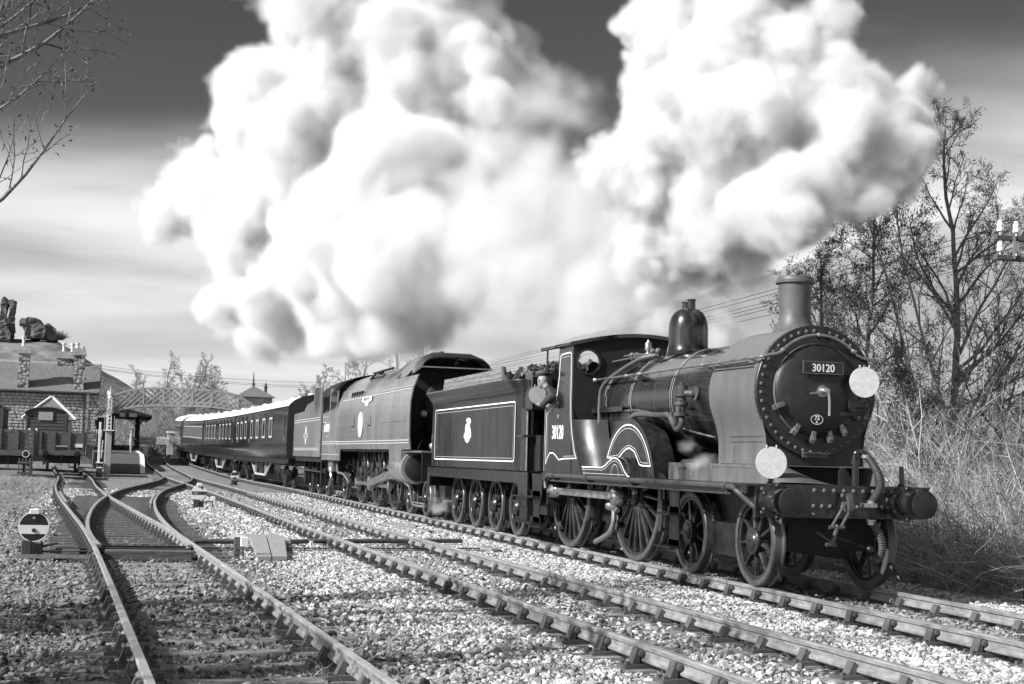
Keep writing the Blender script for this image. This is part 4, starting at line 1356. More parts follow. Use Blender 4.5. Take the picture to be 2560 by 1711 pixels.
# ------------------------------------------------------------------ eight-wheeled tender of the leading engine
def build_tender():
    T = whole('tender', 'black lined tender with a lion emblem, heaped with coal', 'tender', (-8.2, 0, 0))
    def sect(k, yb, x):
        P = [(-yb, 1.26), (-yb, 2.62), (-yb - .01, 2.68), (-yb - .06, 2.76), (-yb - .14, 2.86), (-yb - .17, 2.90), (-yb - .165, 2.925), (-yb - .05, 2.92)]
        return [(x, y, z) for y, z in P]
    tank = MB()
    # plan outline with rounded front corners, swept with the flared profile
    prof = [(0, 1.26), (0, 2.60), (.012, 2.68), (.06, 2.77), (.12, 2.85), (.16, 2.905), (.155, 2.93), (.05, 2.925)]
    def outline(o):
        Y, r = 1.20, .35
        P = [(-12.05 - o * .4, -Y - o)]
        P += [(-4.95 - r + (r + o * .5) * math.sin(a), -Y + r - (r + o) * math.cos(a)) for a in np.linspace(0, PI / 2, 8)]
        P += [(-4.95 - r + (r + o * .5) * math.cos(a), Y - r + (r + o) * math.sin(a)) for a in np.linspace(0, PI / 2, 8)]
        P += [(-12.05 - o * .4, Y + o)]
        return P
    tank.loft([[(x, y, z) for x, y in outline(o)] for o, z in prof])
    tank.loft([[(x, y, 2.88) for x, y in outline(.02)], [(x * .5 - 4.25, y * .02, 2.88) for x, y in outline(.02)]])
    tk = tank.build('tank', M['paint'], T)
    rv = MB()
    for x in np.arange(-11.9, -5.3, .13):
        rv.rivet((x, -1.215, 2.66), (0, -1, 0), .010)
        if int(x * 100) % 3: rv.rivet((x, -1.30, 2.80), (0, -1, -.6), .009)
    rv.build('rivet_row', M['paint'], tk, kind='stuff')
    MB().ring(rrect(-11.75, -5.22, 1.42, 2.52, .06, 3), .024, -1.2035).build('lining', M['white'], tk)
    MB().ring(rrect(-11.66, -5.31, 1.475, 2.45, .05, 3), .008, -1.2035).build('lining', M['cream'], tk)
    em = [(410, 672), (424, 682), (426, 705), (418, 728), (424, 745), (427, 768), (430, 783), (430, 808), (420, 816), (418, 832), (405, 848), (392, 834), (389, 818), (380, 808), (382, 784), (390, 770), (388, 745), (392, 722), (394, 690), (400, 676)]
    kx, kz = .0128, .0030
    P = [(-8.75 + (a - 405) * kx * .95, 2.03 - (b - 760) * kz) for a, b in em]
    e1 = MB().prism(P, 'y', -1.205, -1.2025).build('emblem', M['white'], tk, smooth=0)
    MB().box(-9.0, -8.5, -1.2072, -1.2052, 1.955, 1.962).box(-9.0, -8.5, -1.2072, -1.2052, 1.895, 1.902).ring(circ(-8.74, 2.075, .075, 16), .018, -1.2065).box(-8.92, -8.8, -1.2072, -1.2052, 2.17, 2.22).build('emblem_detail', M['paint'], e1, smooth=0)
    # coal boards
    for s in (-1, 1):
        for k in range(3):
            z0 = 2.93 + k * .095
            MB().prism([(-11.45 + .05 * k, z0), (-6.35 - .06 * k, z0), (-6.42 - .06 * k, z0 + .088), (-11.43 + .05 * k, z0 + .088)], 'y', s * 1.10 - .02, s * 1.10 + .02).build('coal_board', M['wood'], T, smooth=0)
        MB().prism([(-6.45, 2.93), (-6.05, 2.93), (-6.2, 3.0), (-6.33, 3.12), (-6.40, 3.24), (-6.52, 3.24)], 'y', s * 1.10 - .03, s * 1.10 + .03).build('board_end', M['paint'], T)
    MB().box(-11.45, -11.40, -1.08, 1.08, 2.93, 3.20).build('coal_board', M['wood'], T)
    rng = random.Random(4)
    cb = MB()
    for k in range(520):
        x = rng.uniform(-11.2, -5.0)
        y = rng.uniform(-1.02, 1.02)
        top = 2.98 + .20 * (1 - abs(y) / 1.1) + (.05 if x > -6.5 else .0)
        r = rng.uniform(.05, .12)
        b0 = len(cb.v)
        cb.ball((x, y, top + rng.uniform(-.06, .05)), r, 6, 4)
        for i in range(b0, len(cb.v)):
            v = cb.v[i]
            cb.v[i] = (v[0] + rng.uniform(-.4, .4) * r, v[1] + rng.uniform(-.4, .4) * r, v[2] + rng.uniform(-.3, .3) * r)
    o = cb.build('coal_heap', M['coal'], None, smooth=0)
    tag(o, 'heap of black coal lying in the leading tender', 'coal', kind='stuff')
    MB().box(-5.15, -5.0, -1.0, 1.0, 2.9, 3.12).build('coal_plate', M['paint'], T)
    MB().bbox(-4.98, -4.55, -1.10, -.70, 2.35, 3.06, .02).build('tool_locker', M['paint'], T)
    # frame
    fr = MB()
    fr.prism([(-12.25, 1.25), (-4.20, 1.25), (-4.20, .62), (-4.35, .62), (-4.75, .62), (-4.80, .98), (-4.95, 1.03), (-12.0, 1.03), (-12.05, .78), (-12.25, .78)], 'y', -1.24, -1.21)
    fr.prism([(-12.25, 1.25), (-4.20, 1.25), (-4.20, .98), (-12.25, .98)], 'y', 1.21, 1.24)
    fr.box(-12.25, -4.2, -1.24, 1.24, 1.235, 1.255)
    fr.build('frame', M['paint'], T)
    MB().box(-12.28, -12.25, -1.22, 1.22, .80, 1.25).build('rear_beam', M['paint'], T)
    MB().box(-11.6, -4.6, -.60, .60, .45, 1.2).build('inner_frame', M['soot'], T)
    for y in (-.8635, .8635):
        b = MB().lathe([(.19, 0), (.19, -.03), (.14, -.04), (.13, -.28), (.06, -.29), (.06, -.42), (.18, -.44), (.18, -.47), (.01, -.475)], (-12.28, y, 1.05), 'x', 24)
        b.build('buffer', M['paint'], T)
    for k in range(4):
        x = -10.98 + 1.585 * k
        put_wheel(WS_TENDER, T, x, -.755, .546, True, .3 * k)
        put_wheel(WS_TENDER, T, x, .755, .546, False, .2 * k)
        MB().tube([(x, -.68, .546), (x, .68, .546)], .08, 10).build('axle', M['under'], T)
    for x in (-10.2, -7.0):
        MB().box(x - 1.2, x + 1.2, -.72, -.63, .40, .70).build('bogie_frame', M['under'], T)
    for k in range(4):
        x = -10.98 + 1.585 * k
        MB().box(x + .56, x + .64, -.80, -.68, .25, .85).build('brake_hanger', M['under'], T)
    # front end: handrails, steps, doorway plates
    MB().tube([(-4.52, -1.17, 1.26), (-4.52, -1.17, 2.32)], .016, 8).build('grab_rail', M['steel'], T)
    MB().prism([(-4.95, 1.26), (-4.58, 1.26), (-4.58, 2.34), (-4.95, 2.40)], 'y', -1.16, -1.14).build('front_side_sheet', M['paint'], T)
    MB().box(-4.98, -4.5, -1.24, -1.02, 1.86, 1.90).build('locker_shelf', M['paint'], T)
    MB().box(-4.9, -4.25, -1.0, 1.0, 1.26, 1.9).build('shovelling_plate', M['soot'], T)
    s = MB().box(-4.85, -4.2, -1.36, -1.2, .80, .825).box(-4.75, -4.2, -1.36, -1.2, .36, .385).prism([(-4.75, .62), (-4.22, .62), (-4.3, .36), (-4.68, .36)], 'y', -1.215, -1.2)
    s.build('footstep', M['under'], T)
    MB().tube(spline([(-12.3, .1, 1.0), (-12.4, .1, .8), (-12.45, .15, .55), (-12.35, .2, .5)], 6), .04, 8).build('vacuum_hose', M['hose'], T)
    return T
TENDER = build_tender()
# ------------------------------------------------------------------ second engine: flat-sided, air-smoothed
WS_PAC = wheel_set(.94, 8, .20, .0, None, .20)
WS_SMALL = wheel_set(.46, 9, .10, .12)
def build_pacific():
    Pc = whole('steam_locomotive', 'second steam locomotive with flat casing sides, oval badge and number 34070', 'locomotive', (-20, 0, 0))
    half = [(-1.31, 1.63), (-1.345, 1.95), (-1.355, 2.4), (-1.345, 2.8), (-1.29, 3.12), (-1.17, 3.45), (-1.15, 3.475)]
    top = [(-1.12, 3.485), (-1.02, 3.62), (-.82, 3.80), (-.55, 3.92), (-.25, 3.985), (0, 4.0)]
    def full(h):
        return h + [(-y, z) for y, z in reversed(h)][(1 if h[-1][0] == 0 else 0):]
    # casing sides (each side a sheet) reaching forward as smoke deflectors
    for s in (-1, 1):
        sd = MB()
        rings = []
        for x, cut in ((-25.35, 99), (-20, 99), (-16.6, 99), (-13.95, 99)):
            P = [(x, y * -s, z) for y, z in half]
            rings.append(P + [(x, (y + .03) * -s, z) for y, z in reversed(half)])
        sd.loft(rings, caps=True)
        o = sd.build('casing_side', M['paint2'], Pc)
        if s > 0: side = o
    tp = MB()
    tt = full(top)
    tp.loft([[(x, y, z) for y, z in tt] for x in (-25.4, -20.6, -16.9)], closed=False)
    tp.prism([(y, z) for y, z in tt], 'x', -16.95, -16.9)
    tp.build('casing_top', M['paint2'], Pc)
    rb = MB()
    for x in (-23.4, -21.2, -18.8):
        rb.loft([[(x + dx, y * 1.006, z * 1.002 + .002) for y, z in tt] for dx in (-.03, .03)], closed=False)
    rb.build('casing_rib', M['paint2'], Pc)
    # hood over the smokebox
    hd = MB()
    rings = []
    for x, wy, zt, zb in ((-17.4, 1.02, 4.02, 3.50), (-16.2, 1.0, 4.12, 3.56), (-15.3, .96, 4.13, 3.62), (-14.9, .93, 4.05, 3.68), (-14.75, .90, 3.98, 3.72)):
        rings.append([(x, -wy, zb), (x, -wy * .93, zb + (zt - zb) * .45), (x, -wy * .78, zb + (zt - zb) * .8), (x, -wy * .5, zt), (x, wy * .5, zt), (x, wy * .78, zb + (zt - zb) * .8), (x, wy * .93, zb + (zt - zb) * .45), (x, wy, zb)])
    hd.loft(rings, closed=False)
    hd.loft([[(x, y, z - .03) for x, y, z in r] for r in rings], closed=False)
    hood = hd.build('front_hood', M['paint2'], Pc)
    MB().box(-14.80, -14.72, -.93, .93, 3.70, 3.73).build('hood_lip', M['steel'], hood)
    MB().box(-14.95, -14.82, -.05, .05, 3.80, 4.0).ball((-14.80, 0, 3.93), .05).build('lamp_bracket', M['under'], hood)
    MB().tube([(-16.4, -.02, 4.12), (-16.4, -.02, 4.24)], .06, 10).build('whistle', M['under'], hood)
    MB().lathe([(.42, -.4), (.42, .02), (.36, .02)], (-16.0, 0, 3.72), 'z', 28, cap=False).build('chimney', M['soot'], Pc)
    # smokebox front
    fr = MB().prism([(y * .99, z) for y, z in full(half[:-1] + top)], 'x', -15.7, -15.6).build('smokebox_front', M['soot'], Pc)
    MB().lathe([(.66, 0), (.66, .05), (.60, .09), (.35, .17), (.12, .2), (.002, .2)], (-15.6, .0, 2.80), 'x', 40).build('smokebox_door', M['front'], fr)
    MB().lathe([(.09, .2), (.09, .24), (.03, .3)], (-15.6, 0, 2.80), 'x', 16).build('door_handle', M['steel'], fr)
    for s in (-1, 1):
        MB().lathe([(.07, 0), (.08, .06), (.07, .09), (.002, .09)], (-14.2, s * .95, 2.52), 'x', 14).build('lamp', M['steel'], Pc)
    # front platform
    MB().box(-15.6, -12.95, -1.24, 1.24, 1.56, 1.60).build('front_platform', M['paint2'], Pc)
    MB().box(-13.0, -12.92, -1.22, 1.22, 1.24, 1.56).build('buffer_beam', M['paint'], Pc)
    MB().prism([(-15.6, 1.6), (-15.6, 2.35), (-14.4, 2.1), (-13.0, 1.62)], 'y', -.62, .62).build('front_fairing', M['soot'], Pc)
    cv = MB().lathe([(.30, -.02), (.30, .02)], (-13.3, -.95, 1.62), 'x', 28, 0, PI).build('step_arch', M['under'], Pc)
    MB().tube([(-13.2, -.92, 1.6), (-13.2, -.92, 2.0)], .025, 8).ball((-13.2, -.92, 1.72), .09, 10, 6).build('lamp_iron', M['steel'], Pc)
    for y in (-.8635, .8635):
        MB().lathe([(.20, 0), (.20, .03), (.15, .04), (.14, .3), (.06, .31), (.06, .42), (.20, .44), (.20, .47), (.01, .475)], (-12.92, y, 1.05), 'x', 24).build('buffer', M['paint'], Pc)
    MB().box(-12.98, -12.93, -1.22, 1.22, .88, 1.22).build('lower_beam', M['under'], Pc)
    # lining and plates
    def band(z, y, x0, x1, w, mt):
        MB().box(x0, x1, y - .003, y, z - w / 2, z + w / 2).build('lining', mt, side)
    for z, w in ((1.86, .022), (1.79, .022)):
        band(z, -1.34, -25.3, -14.0, w, M['cream'])
    MB().box(-24.3, -13.98, -1.302, -1.292, 3.12, 3.14).box(-18.0, -13.98, -1.285, -1.272, 3.19, 3.205).build('lining', M['cream'], side)
    bd = MB().lathe([(.37, -.012), (.37, .0)], (-20.7, -1.362, 2.34), 'y', 36).build('badge', M['disc'], side)
    MB().lathe([(.30, -.018), (.30, -.010)], (-20.7, -1.362, 2.34), 'y', 36).lathe([(.26, -.022), (.26, -.016)], (-20.7, -1.362, 2.34), 'y', 36).build('badge_ring', M['white'], bd)
    npx, npz = -19.9, 3.02
    npl = MB().prism([(npx - .78, npz + .11), (npx + .78, npz + .11), (npx + .70, npz - .03), (npx + .25, npz - .07), (npx + .18, npz - .16), (npx - .18, npz - .16), (npx - .25, npz - .07), (npx - .70, npz - .03)], 'y', -1.345, -1.325).build('name_plate', M['disc'], side, smooth=0)
    place('lettering', text_mesh('name', 'MANSTON', M['under'], .10, 1.35, .01), npl, (npx, -1.3465, npz + .035))
    rv = MB()
    for x in np.arange(-24.9, -14.1, .28):
        rv.rivet((x, -1.352, 1.98), (0, -1, 0), .012); rv.rivet((x, -1.21, 3.40), (0, -1, .4), .014)
    for z in np.arange(2.0, 3.1, .16):
        for x in (-24.1, -22.4, -17.4): rv.rivet((x, -1.36, z), (0, -1, 0), .012)
    for x in np.arange(-17.3, -14.2, .16): rv.rivet((x, -1.36, 2.33), (0, -1, 0), .015)
    rv.build('rivet_row', M['under'], side, kind='stuff')
    for k in range(5):
        x = -22.95 + k * .42
        MB().prism([(x, 3.17), (x + .07, 3.17), (x + .16, 3.34), (x + .10, 3.34)], 'y', -1.275, -1.22).build('vent_slot', M['soot'], side)
    for x in (-22.0, -19.3):
        MB().box(x - .28, x + .22, -1.362, -1.35, 2.28, 2.31).box(x + .18, x + .22, -1.362, -1.35, 2.31, 2.58).build('panel_seam', M['soot'], side)
    # pipes on the casing top
    MB().tube(spline([(-21.6, -.95, 3.70), (-21.4, -.8, 3.9), (-21.0, -.86, 3.86), (-20.6, -.75, 3.9), (-20.3, -.9, 3.80)], 6), .03, 6).build('top_pipe', M['under'], Pc)
    MB().tube([(-23.5, -.5, 4.0), (-20.7, -.45, 4.02)], .035, 6).build('top_rail', M['under'], Pc)
    # cab
    win = [(-26.55, 2.92), (-25.75, 2.95), (-25.30, 3.05), (-25.28, 3.42), (-25.55, 3.55), (-26.5, 3.45)]
    outer = [(-28.25, 1.27), (-24.42, 1.27), (-24.42, 1.64), (-25.36, 1.645), (-25.36, 2.4), (-25.2, 2.9), (-25.0, 3.48), (-26.6, 3.62), (-26.75, 3.4), (-26.80, 2.92), (-27.0, 2.86), (-28.25, 2.84)]
    cs = MB().prism(outer, 'y', -1.34, -1.31).build('cab_side', M['paint2'], Pc)
    MB().prism([(x * 1.0, z) for x, z in win], 'y', -1.343, -1.338).build('side_window', M['glass'], cs, smooth=0)
    MB().ring(win, .04, -1.346).build('window_frame', M['under'], cs)
    MB().prism([(x, z) for x, z in outer], 'y', 1.31, 1.34).build('cab_side', M['paint2'], Pc)
    MB().box(-28.2, -27.0, -1.3415, -1.3405, 2.70, 2.715).box(-28.2, -24.6, -1.3435, -1.3405, 1.79, 1.81).box(-28.2, -24.6, -1.3435, -1.3405, 1.86, 1.88).box(-28.2, -24.6, -1.3435, -1.3405, 1.45, 1.465).build('lining', M['cream'], cs)
    place('lettering', text_mesh('cab_number', '34070', M['white'], .27, 1.25, .016), cs, (-27.25, -1.3435, 2.33))
    place('lettering', text_mesh('class_letter', 'A', M['white'], .09, 1.2, .01), cs, (-27.2, -1.3435, 2.05))
    place('lettering', text_mesh('class_mark', '7P', M['cream'], .06, 1.2, .01), cs, (-27.2, -1.3435, 2.60))
    rings = []
    for x, k in ((-28.6, 1.0), (-25.2, .985)):
        rings.append([(x, y * k, z) for y, z in full([(-1.34, 3.42), (-1.28, 3.60), (-1.05, 3.80), (-.7, 3.96), (-.35, 4.04), (0, 4.06)])])
    MB().loft(rings, closed=False).loft([[(x, y, z - .04) for x, y, z in r] for r in rings], closed=False).build('cab_roof', M['soot'], Pc)
    MB().prism([(-1.30, 1.3), (1.30, 1.3), (1.28, 3.58), (1.05, 3.76), (.7, 3.92), (-.7, 3.92), (-1.05, 3.76), (-1.28, 3.58)], 'x', -25.30, -25.25).build('cab_front', M['soot'], Pc)
    MB().tube([(-28.2, -1.30, 1.3), (-28.2, -1.30, 2.8)], .02, 6).build('grab_rail', M['steel'], Pc)
    MB().tube(spline([(-28.3, -1.3, 2.84), (-28.3, -1.3, 3.2), (-28.1, -1.3, 3.45)], 4), .03, 6).build('cab_pillar', M['under'], Pc)
    MB().box(-28.2, -25.3, -1.3, 1.3, 1.35, 1.40).build('cab_floor', M['soot'], Pc)
    # running gear
    MB().box(-26.5, -13.2, -.58, .58, .45, 1.60).build('frame', M['soot'], Pc)
    MB().box(-24.4, -16.5, -1.25, -.58, 1.57, 1.61).build('wheel_cover', M['soot'], Pc)
    for x in (-23.2, -20.65, -18.1):
        put_wheel(WS_PAC, Pc, x, -.755, .94, True, .2 * x)
    for x in (-16.1, -14.15, -26.3):
        put_wheel(WS_SMALL, Pc, x, -.755, .46, True, .1)
    rod = MB().box(-23.2, -18.1, -1.0, -.95, .58, .68)
    for x in (-23.2, -20.65, -18.1):
        rod.lathe([(.10, -.04), (.14, -.03), (.14, .06)], (x, -.98, .63), 'y', 18)
    rod.build('side_rod', M['steel'], Pc)
    MB().bar((-20.5, -1.08, .66), (-17.0, -1.08, 1.02), .07, .20).lathe([(.17, -.05), (.2, -.03), (.2, .06)], (-20.55, -1.06, .66), 'y', 20).build('connecting_rod', M['steel'], Pc)
    MB().box(-17.6, -16.5, -1.15, -1.0, .85, .98).box(-17.6, -16.5, -1.15, -1.0, 1.10, 1.18).build('slide_bar', M['steel'], Pc)
    MB().lathe([(.20, -.9), (.40, -.85), (.42, -.75), (.42, .75), (.40, .82), (.16, .84)], (-15.7, -.92, 1.18), 'x', 28).box(-16.5, -14.95, -1.32, -.6, 1.2, 1.63).build('cylinder', M['paint2'], Pc)
    MB().lathe([(.32, 0), (.33, .02), (.30, .04), (.002, .05)], (-14.86, -.92, 1.18), 'x', 28).build('cylinder_cover', M['front'], Pc)
    gear = MB()
    rng = random.Random(8)
    for k in range(26):
        x = rng.uniform(-26.8, -16.3)
        z = rng.uniform(.4, 1.5)
        gear.bar((x, rng.uniform(-.95, -.65), z), (x + rng.uniform(-.9, .9), rng.uniform(-.95, -.65), z + rng.uniform(-.5, .3)), .04, .06)
    gear.build('motion_gear', M['under'], Pc, kind='stuff')
    MB().tube(spline([(-26.9, -1.15, 1.3), (-27.0, -1.2, 1.0), (-26.8, -1.2, .7), (-27.2, -1.2, .4)], 5), .05, 8).tube(spline([(-26.2, -1.1, 1.2), (-25.8, -1.15, .9), (-25.0, -1.1, .85), (-24.4, -1.0, .6)], 5), .04, 8).box(-27.6, -26.6, -1.2, -1.0, .9, 1.25).build('injector', M['copper'], Pc)
    MB().tube(spline([(-15.4, -1.1, .78), (-14.6, -1.15, .70), (-14.2, -1.18, .42), (-13.8, -1.2, .30), (-12.6, -1.2, .30)], 5), .03, 6).tube([(-13.9, -1.2, .36), (-12.6, -1.2, .36)], .02, 6).build('drain_pipe', M['steel'], Pc)
    for x in (-22.0, -19.4, -17.0):
        MB().bar((x - 1.2, -.95, .20), (x + .6, -.95, .28), .05, .06).build('brake_rod', M['under'], Pc)
    return Pc
PACIFIC = build_pacific()
def build_pac_tender():
    T = whole('tender', 'flat-sided tender with a wheel-and-lion crest behind the second engine', 'tender', (-32, 0, 0))
    P = [(-35.75, 1.36), (-28.65, 1.36), (-28.55, 3.75), (-30.45, 3.80), (-30.5, 3.35), (-32.0, 3.27), (-32.35, 3.22), (-32.9, 3.03), (-35.75, 2.98)]
    for s in (-1, 1):
        o = MB().prism(P, 'y', s * 1.32 - .02, s * 1.32 + .02).build('tank_side', M['paint2'], T)
        if s < 0: sd = o
    MB().box(-35.75, -28.7, -1.29, 1.29, 1.36, 2.6).build('tank', M['paint2'], T)
    MB().box(-35.80, -35.74, -1.33, 1.33, 1.36, 2.98).build('tank_end', M['soot'], T)
    c = MB()
    rng = random.Random(2)
    for k in range(160):
        x = rng.uniform(-35.3, -29.2); y = rng.uniform(-1.1, 1.1)
        c.ball((x, y, 2.75 + .3 * (1 - abs(y)) + rng.uniform(-.05, .05)), rng.uniform(.08, .18), 6, 4)
    o = c.build('coal_heap', M['coal'], None, smooth=0)
    tag(o, 'coal lying low in the flat-sided tender of the second engine', 'coal', kind='stuff')
    for z in (2.72, 2.64, 1.66, 1.60):
        MB().box(-35.5, -28.9, -1.343, -1.3405, z - .010, z + .010).build('lining', M['cream'], sd)
    e = MB().prism([(-32.3 + .22 * math.sin(a) * (1 if k % 2 else .8), 2.13 + .35 * math.cos(a)) for k, a in enumerate(np.linspace(0, 2 * PI, 14, endpoint=False))], 'y', -1.346, -1.3405).box(-32.85, -31.75, -1.346, -1.3405, 2.14, 2.19).box(-32.85, -31.75, -1.346, -1.3405, 2.05, 2.10)
    e.build('crest', M['cream'], sd, smooth=0)
    MB().box(-35.6, -28.8, -1.25, 1.25, 1.18, 1.34).build('frame', M['under'], T)
    MB().box(-35.4, -29.0, -.6, .6, .4, 1.2).build('inner_frame', M['soot'], T)
    for x in (-30.0, -32.1, -34.2):
        put_wheel(WS_SMALL, T, x, -.755, .46, True, .4 * x)
        MB().box(x - .18, x + .18, -1.05, -.86, .38, .75).build('axle_box', M['under'], T)
        MB().prism([(x - .75, .95), (x + .75, .95), (x + .55, .80), (x - .55, .80)], 'y', -1.0, -.9).build('leaf_spring', M['under'], T)
        MB().box(x - .65, x - .55, -1.0, -.85, .35, 1.2).build('horn_plate', M['under'], T)
        MB().box(x + .55, x + .65, -1.0, -.85, .35, 1.2).build('horn_plate', M['under'], T)
    MB().tube([(-35.5, -1.22, .9), (-28.9, -1.22, .85)], .03, 6).tube([(-28.9, -1.22, .3), (-28.9, -1.22, 1.2)], .03, 6).build('water_pipe', M['under'], T)
    return T
build_pac_tender()
# ------------------------------------------------------------------ coaches
M['coach'] = mat('dark_coach_paint', 0.016, 0.12, var=0.4, vscale=1.3, stretch=(2.5, 1, .3), rvar=.08, coat=.6, bump=.05, bscale=1.3)
M['roof'] = mat('pale_coach_roof', 0.66, 0.6, var=0.12, vscale=1.2, bump=.1, bscale=4)
M['coach_end'] = mat('black_coach_end', 0.02, 0.5, var=.4, vscale=6)
M['frame_light'] = mat('window_surround', 0.42, 0.4)
def on_path(P, x):
    i = min(range(len(P)), key=lambda k: abs(P[k].x - x))
    return P[i]
def coach(x0, x1, label, windows, doors, lights=True):
    a, b = on_path(PA, x0), on_path(PA, x1)
    mid = (a + b) / 2
    d = a - b
    L = math.hypot(d.x, d.y) - .25
    C = thing('railway_coach', label, 'coach', (mid.x, mid.y, (rail_z(x0) + rail_z(x1)) / 2), 'coaches of the train', math.atan2(d.y, d.x))
    C.rotation_euler = (0, -math.atan2(rail_z(x0) - rail_z(x1), L), math.atan2(d.y, d.x))
    h = L / 2
    side = [(-1.36, 1.24), (-1.40, 1.6), (-1.405, 2.2), (-1.385, 2.9), (-1.34, 3.36)]
    body = MB()
    ring = side + [(-y, z) for y, z in reversed(side)]
    body.loft([[(x, y, z) for y, z in ring] for x in (-h, h)], caps=True)
    bd = body.build('body', M['coach'], C)
    rf = [(-1.37, 3.36), (-1.32, 3.45), (-1.15, 3.60), (-.85, 3.75), (-.45, 3.85), (0, 3.88)]
    rr = rf + [(-y, z) for y, z in reversed(rf[:-1])]
    r = MB().loft([[(x, y, z) for y, z in rr] for x in (-h - .02, h + .02)], closed=False).build('roof', M['roof'], C)
    MB().box(-h, h, -1.385, -1.36, 3.33, 3.37).build('gutter', M['coach'], C)
    for s in (-1, 1):
        MB().prism([(y * 1.0, z) for y, z in ring] and ([(y, z) for y, z in side[:-1]] + rr + [(-y, z) for y, z in reversed(side[:-1])]), 'x', s * (h + .02), s * (h + .05)).build('end_wall', M['coach_end'], C)
        MB().box(s * (h + .05), s * (h + .20), -.55, .55, 1.3, 3.4).build('gangway', M['coach_end'], C)
    n = int(L / 2.4)
    for k in range(n):
        x = -h + (k + .5) * L / n
        MB().lathe([(.16, 0), (.16, .05), (.10, .09), (.01, .10)], (x, .25 * (-1) ** k, 3.86), 'z', 12).build('roof_vent', M['roof'], r)
    for (c, w) in windows:
        x = -h + c * L
        z0, z1 = 2.15, 2.95
        y = -1.405
        g = MB().prism([(x - w / 2, z0), (x + w / 2, z0), (x + w / 2, z1), (x - w / 2, z1)], 'y', y - .008, y + .03).build('window', M['glass'], bd, smooth=0)
        MB().ring(rrect(x - w / 2, x + w / 2, z0, z1, .05, 2), .085, y - .011).build('frame', M['frame_light'], g)
        if lights:
            MB().prism([(x - w / 2 + .05, 3.04), (x + w / 2 - .05, 3.04), (x + w / 2 - .05, 3.24), (x - w / 2 + .05, 3.24)], 'y', -1.378, -1.34).build('top_light', M['glass'], g, smooth=0)
    for c in doors:
        x = -h + c * L
        dd = MB().ring([(x - .33, 1.30), (x - .33, 3.25), (x + .33, 3.25), (x + .33, 1.30)], .022, -1.409, closed=False).build('door', M['coach_end'], bd)
        MB().prism([(x - .2, 2.2), (x + .2, 2.2), (x + .2, 2.95), (x - .2, 2.95)], 'y', -1.412, -1.38).build('door_window', M['glass'], dd, smooth=0)
        MB().box(x + .24, x + .28, -1.44, -1.40, 1.95, 2.12).build('door_handle', M['steel'], dd)
    # underframe
    MB().box(-h, h, -1.30, -1.22, 1.05, 1.235).build('sole_bar', M['under'], C)
    MB().box(-h, h, -1.0, 1.0, .95, 1.22).build('underframe', M['soot'], C)
    MB().box(-h, h, -1.42, -1.30, 1.02, 1.05).build('step_board', M['under'], C)
    tr = MB()
    for s in (-1, 1):
        tr.bar((s * 3.6, -1.15, 1.05), (s * 1.9, -1.15, .45), .07, .09)
    tr.bar((-1.9, -1.15, .45), (1.9, -1.15, .45), .07, .09)
    for s in (-1.9, 1.9): tr.bar((s, -1.15, 1.05), (s, -1.15, .45), .09, .09)
    tr.build('truss', M['frame_light'], C)
    MB().box(-1.0, .6, -1.1, -.6, .5, 1.0).build('battery_box', M['under'], C)
    for s in (-1, 1):
        bx = s * (h - 3.0)
        MB().prism([(bx - 1.75, .55), (bx - 1.75, .72), (bx - .6, .62), (bx + .6, .62), (bx + 1.75, .72), (bx + 1.75, .55), (bx + .7, .38), (bx - .7, .38)], 'y', -1.02, -.95).build('bogie_frame', M['under'], C)
        MB().prism([(bx - .55, .62), (bx + .55, .62), (bx + .45, .80), (bx - .45, .80)], 'y', -1.08, -.96).build('bolster_spring', M['under'], C)
        for e in (-1.25, 1.25):
            w = MB().lathe([(.38, -.06), (.455, -.065), (.46, .04), (.49, .05), (.49, .07), (.1, .07)], (bx + e, -.755, .46), 'y', 28).lathe([(.09, -.10), (.37, -.02)], (bx + e, -.755, .46), 'y', 28, cap=False)
            w.build('wheel', M['wheel'], C)
            MB().box(bx + e - .14, bx + e + .14, -1.10, -.92, .34, .62).build('axle_box', M['under'], C)
            MB().prism([(bx + e - .45, .78), (bx + e + .45, .78), (bx + e + .3, .66), (bx + e - .3, .66)], 'y', -1.06, -.96).build('leaf_spring', M['under'], C)
    return C
W1 = [(.08, .75), (.17, .75), (.26, .75), (.40, .75), (.52, .8), (.64, .8), (.77, .85)]
coach(-37.25, -57.4, 'coach coupled behind the flat-sided tender, with wide windows', [(1 - c, w) for c, w in [(.25, .95), (.37, .95), (.49, .9), (.60, .75), (.73, .8), (.82, .8), (.91, .8)]], [.08, .335, .95])
coach(-57.5, -77.8, 'second coach of the train, windows close together towards its rear', [(c, .75) for c in (.12, .22, .33, .43, .60, .70, .80, .90)], [.05, .50, .96])
coach(-77.9, -98.3, 'third coach of the train with a long row of tall narrow windows', [(.05 + .06 * k, .72) for k in range(16)], [.98], lights=False)
coach(-98.4, -118.5, 'last coach in view, its end just seen under the footbridge', [(.1 + .1 * k, .8) for k in range(9)], [.05, .95], lights=False)
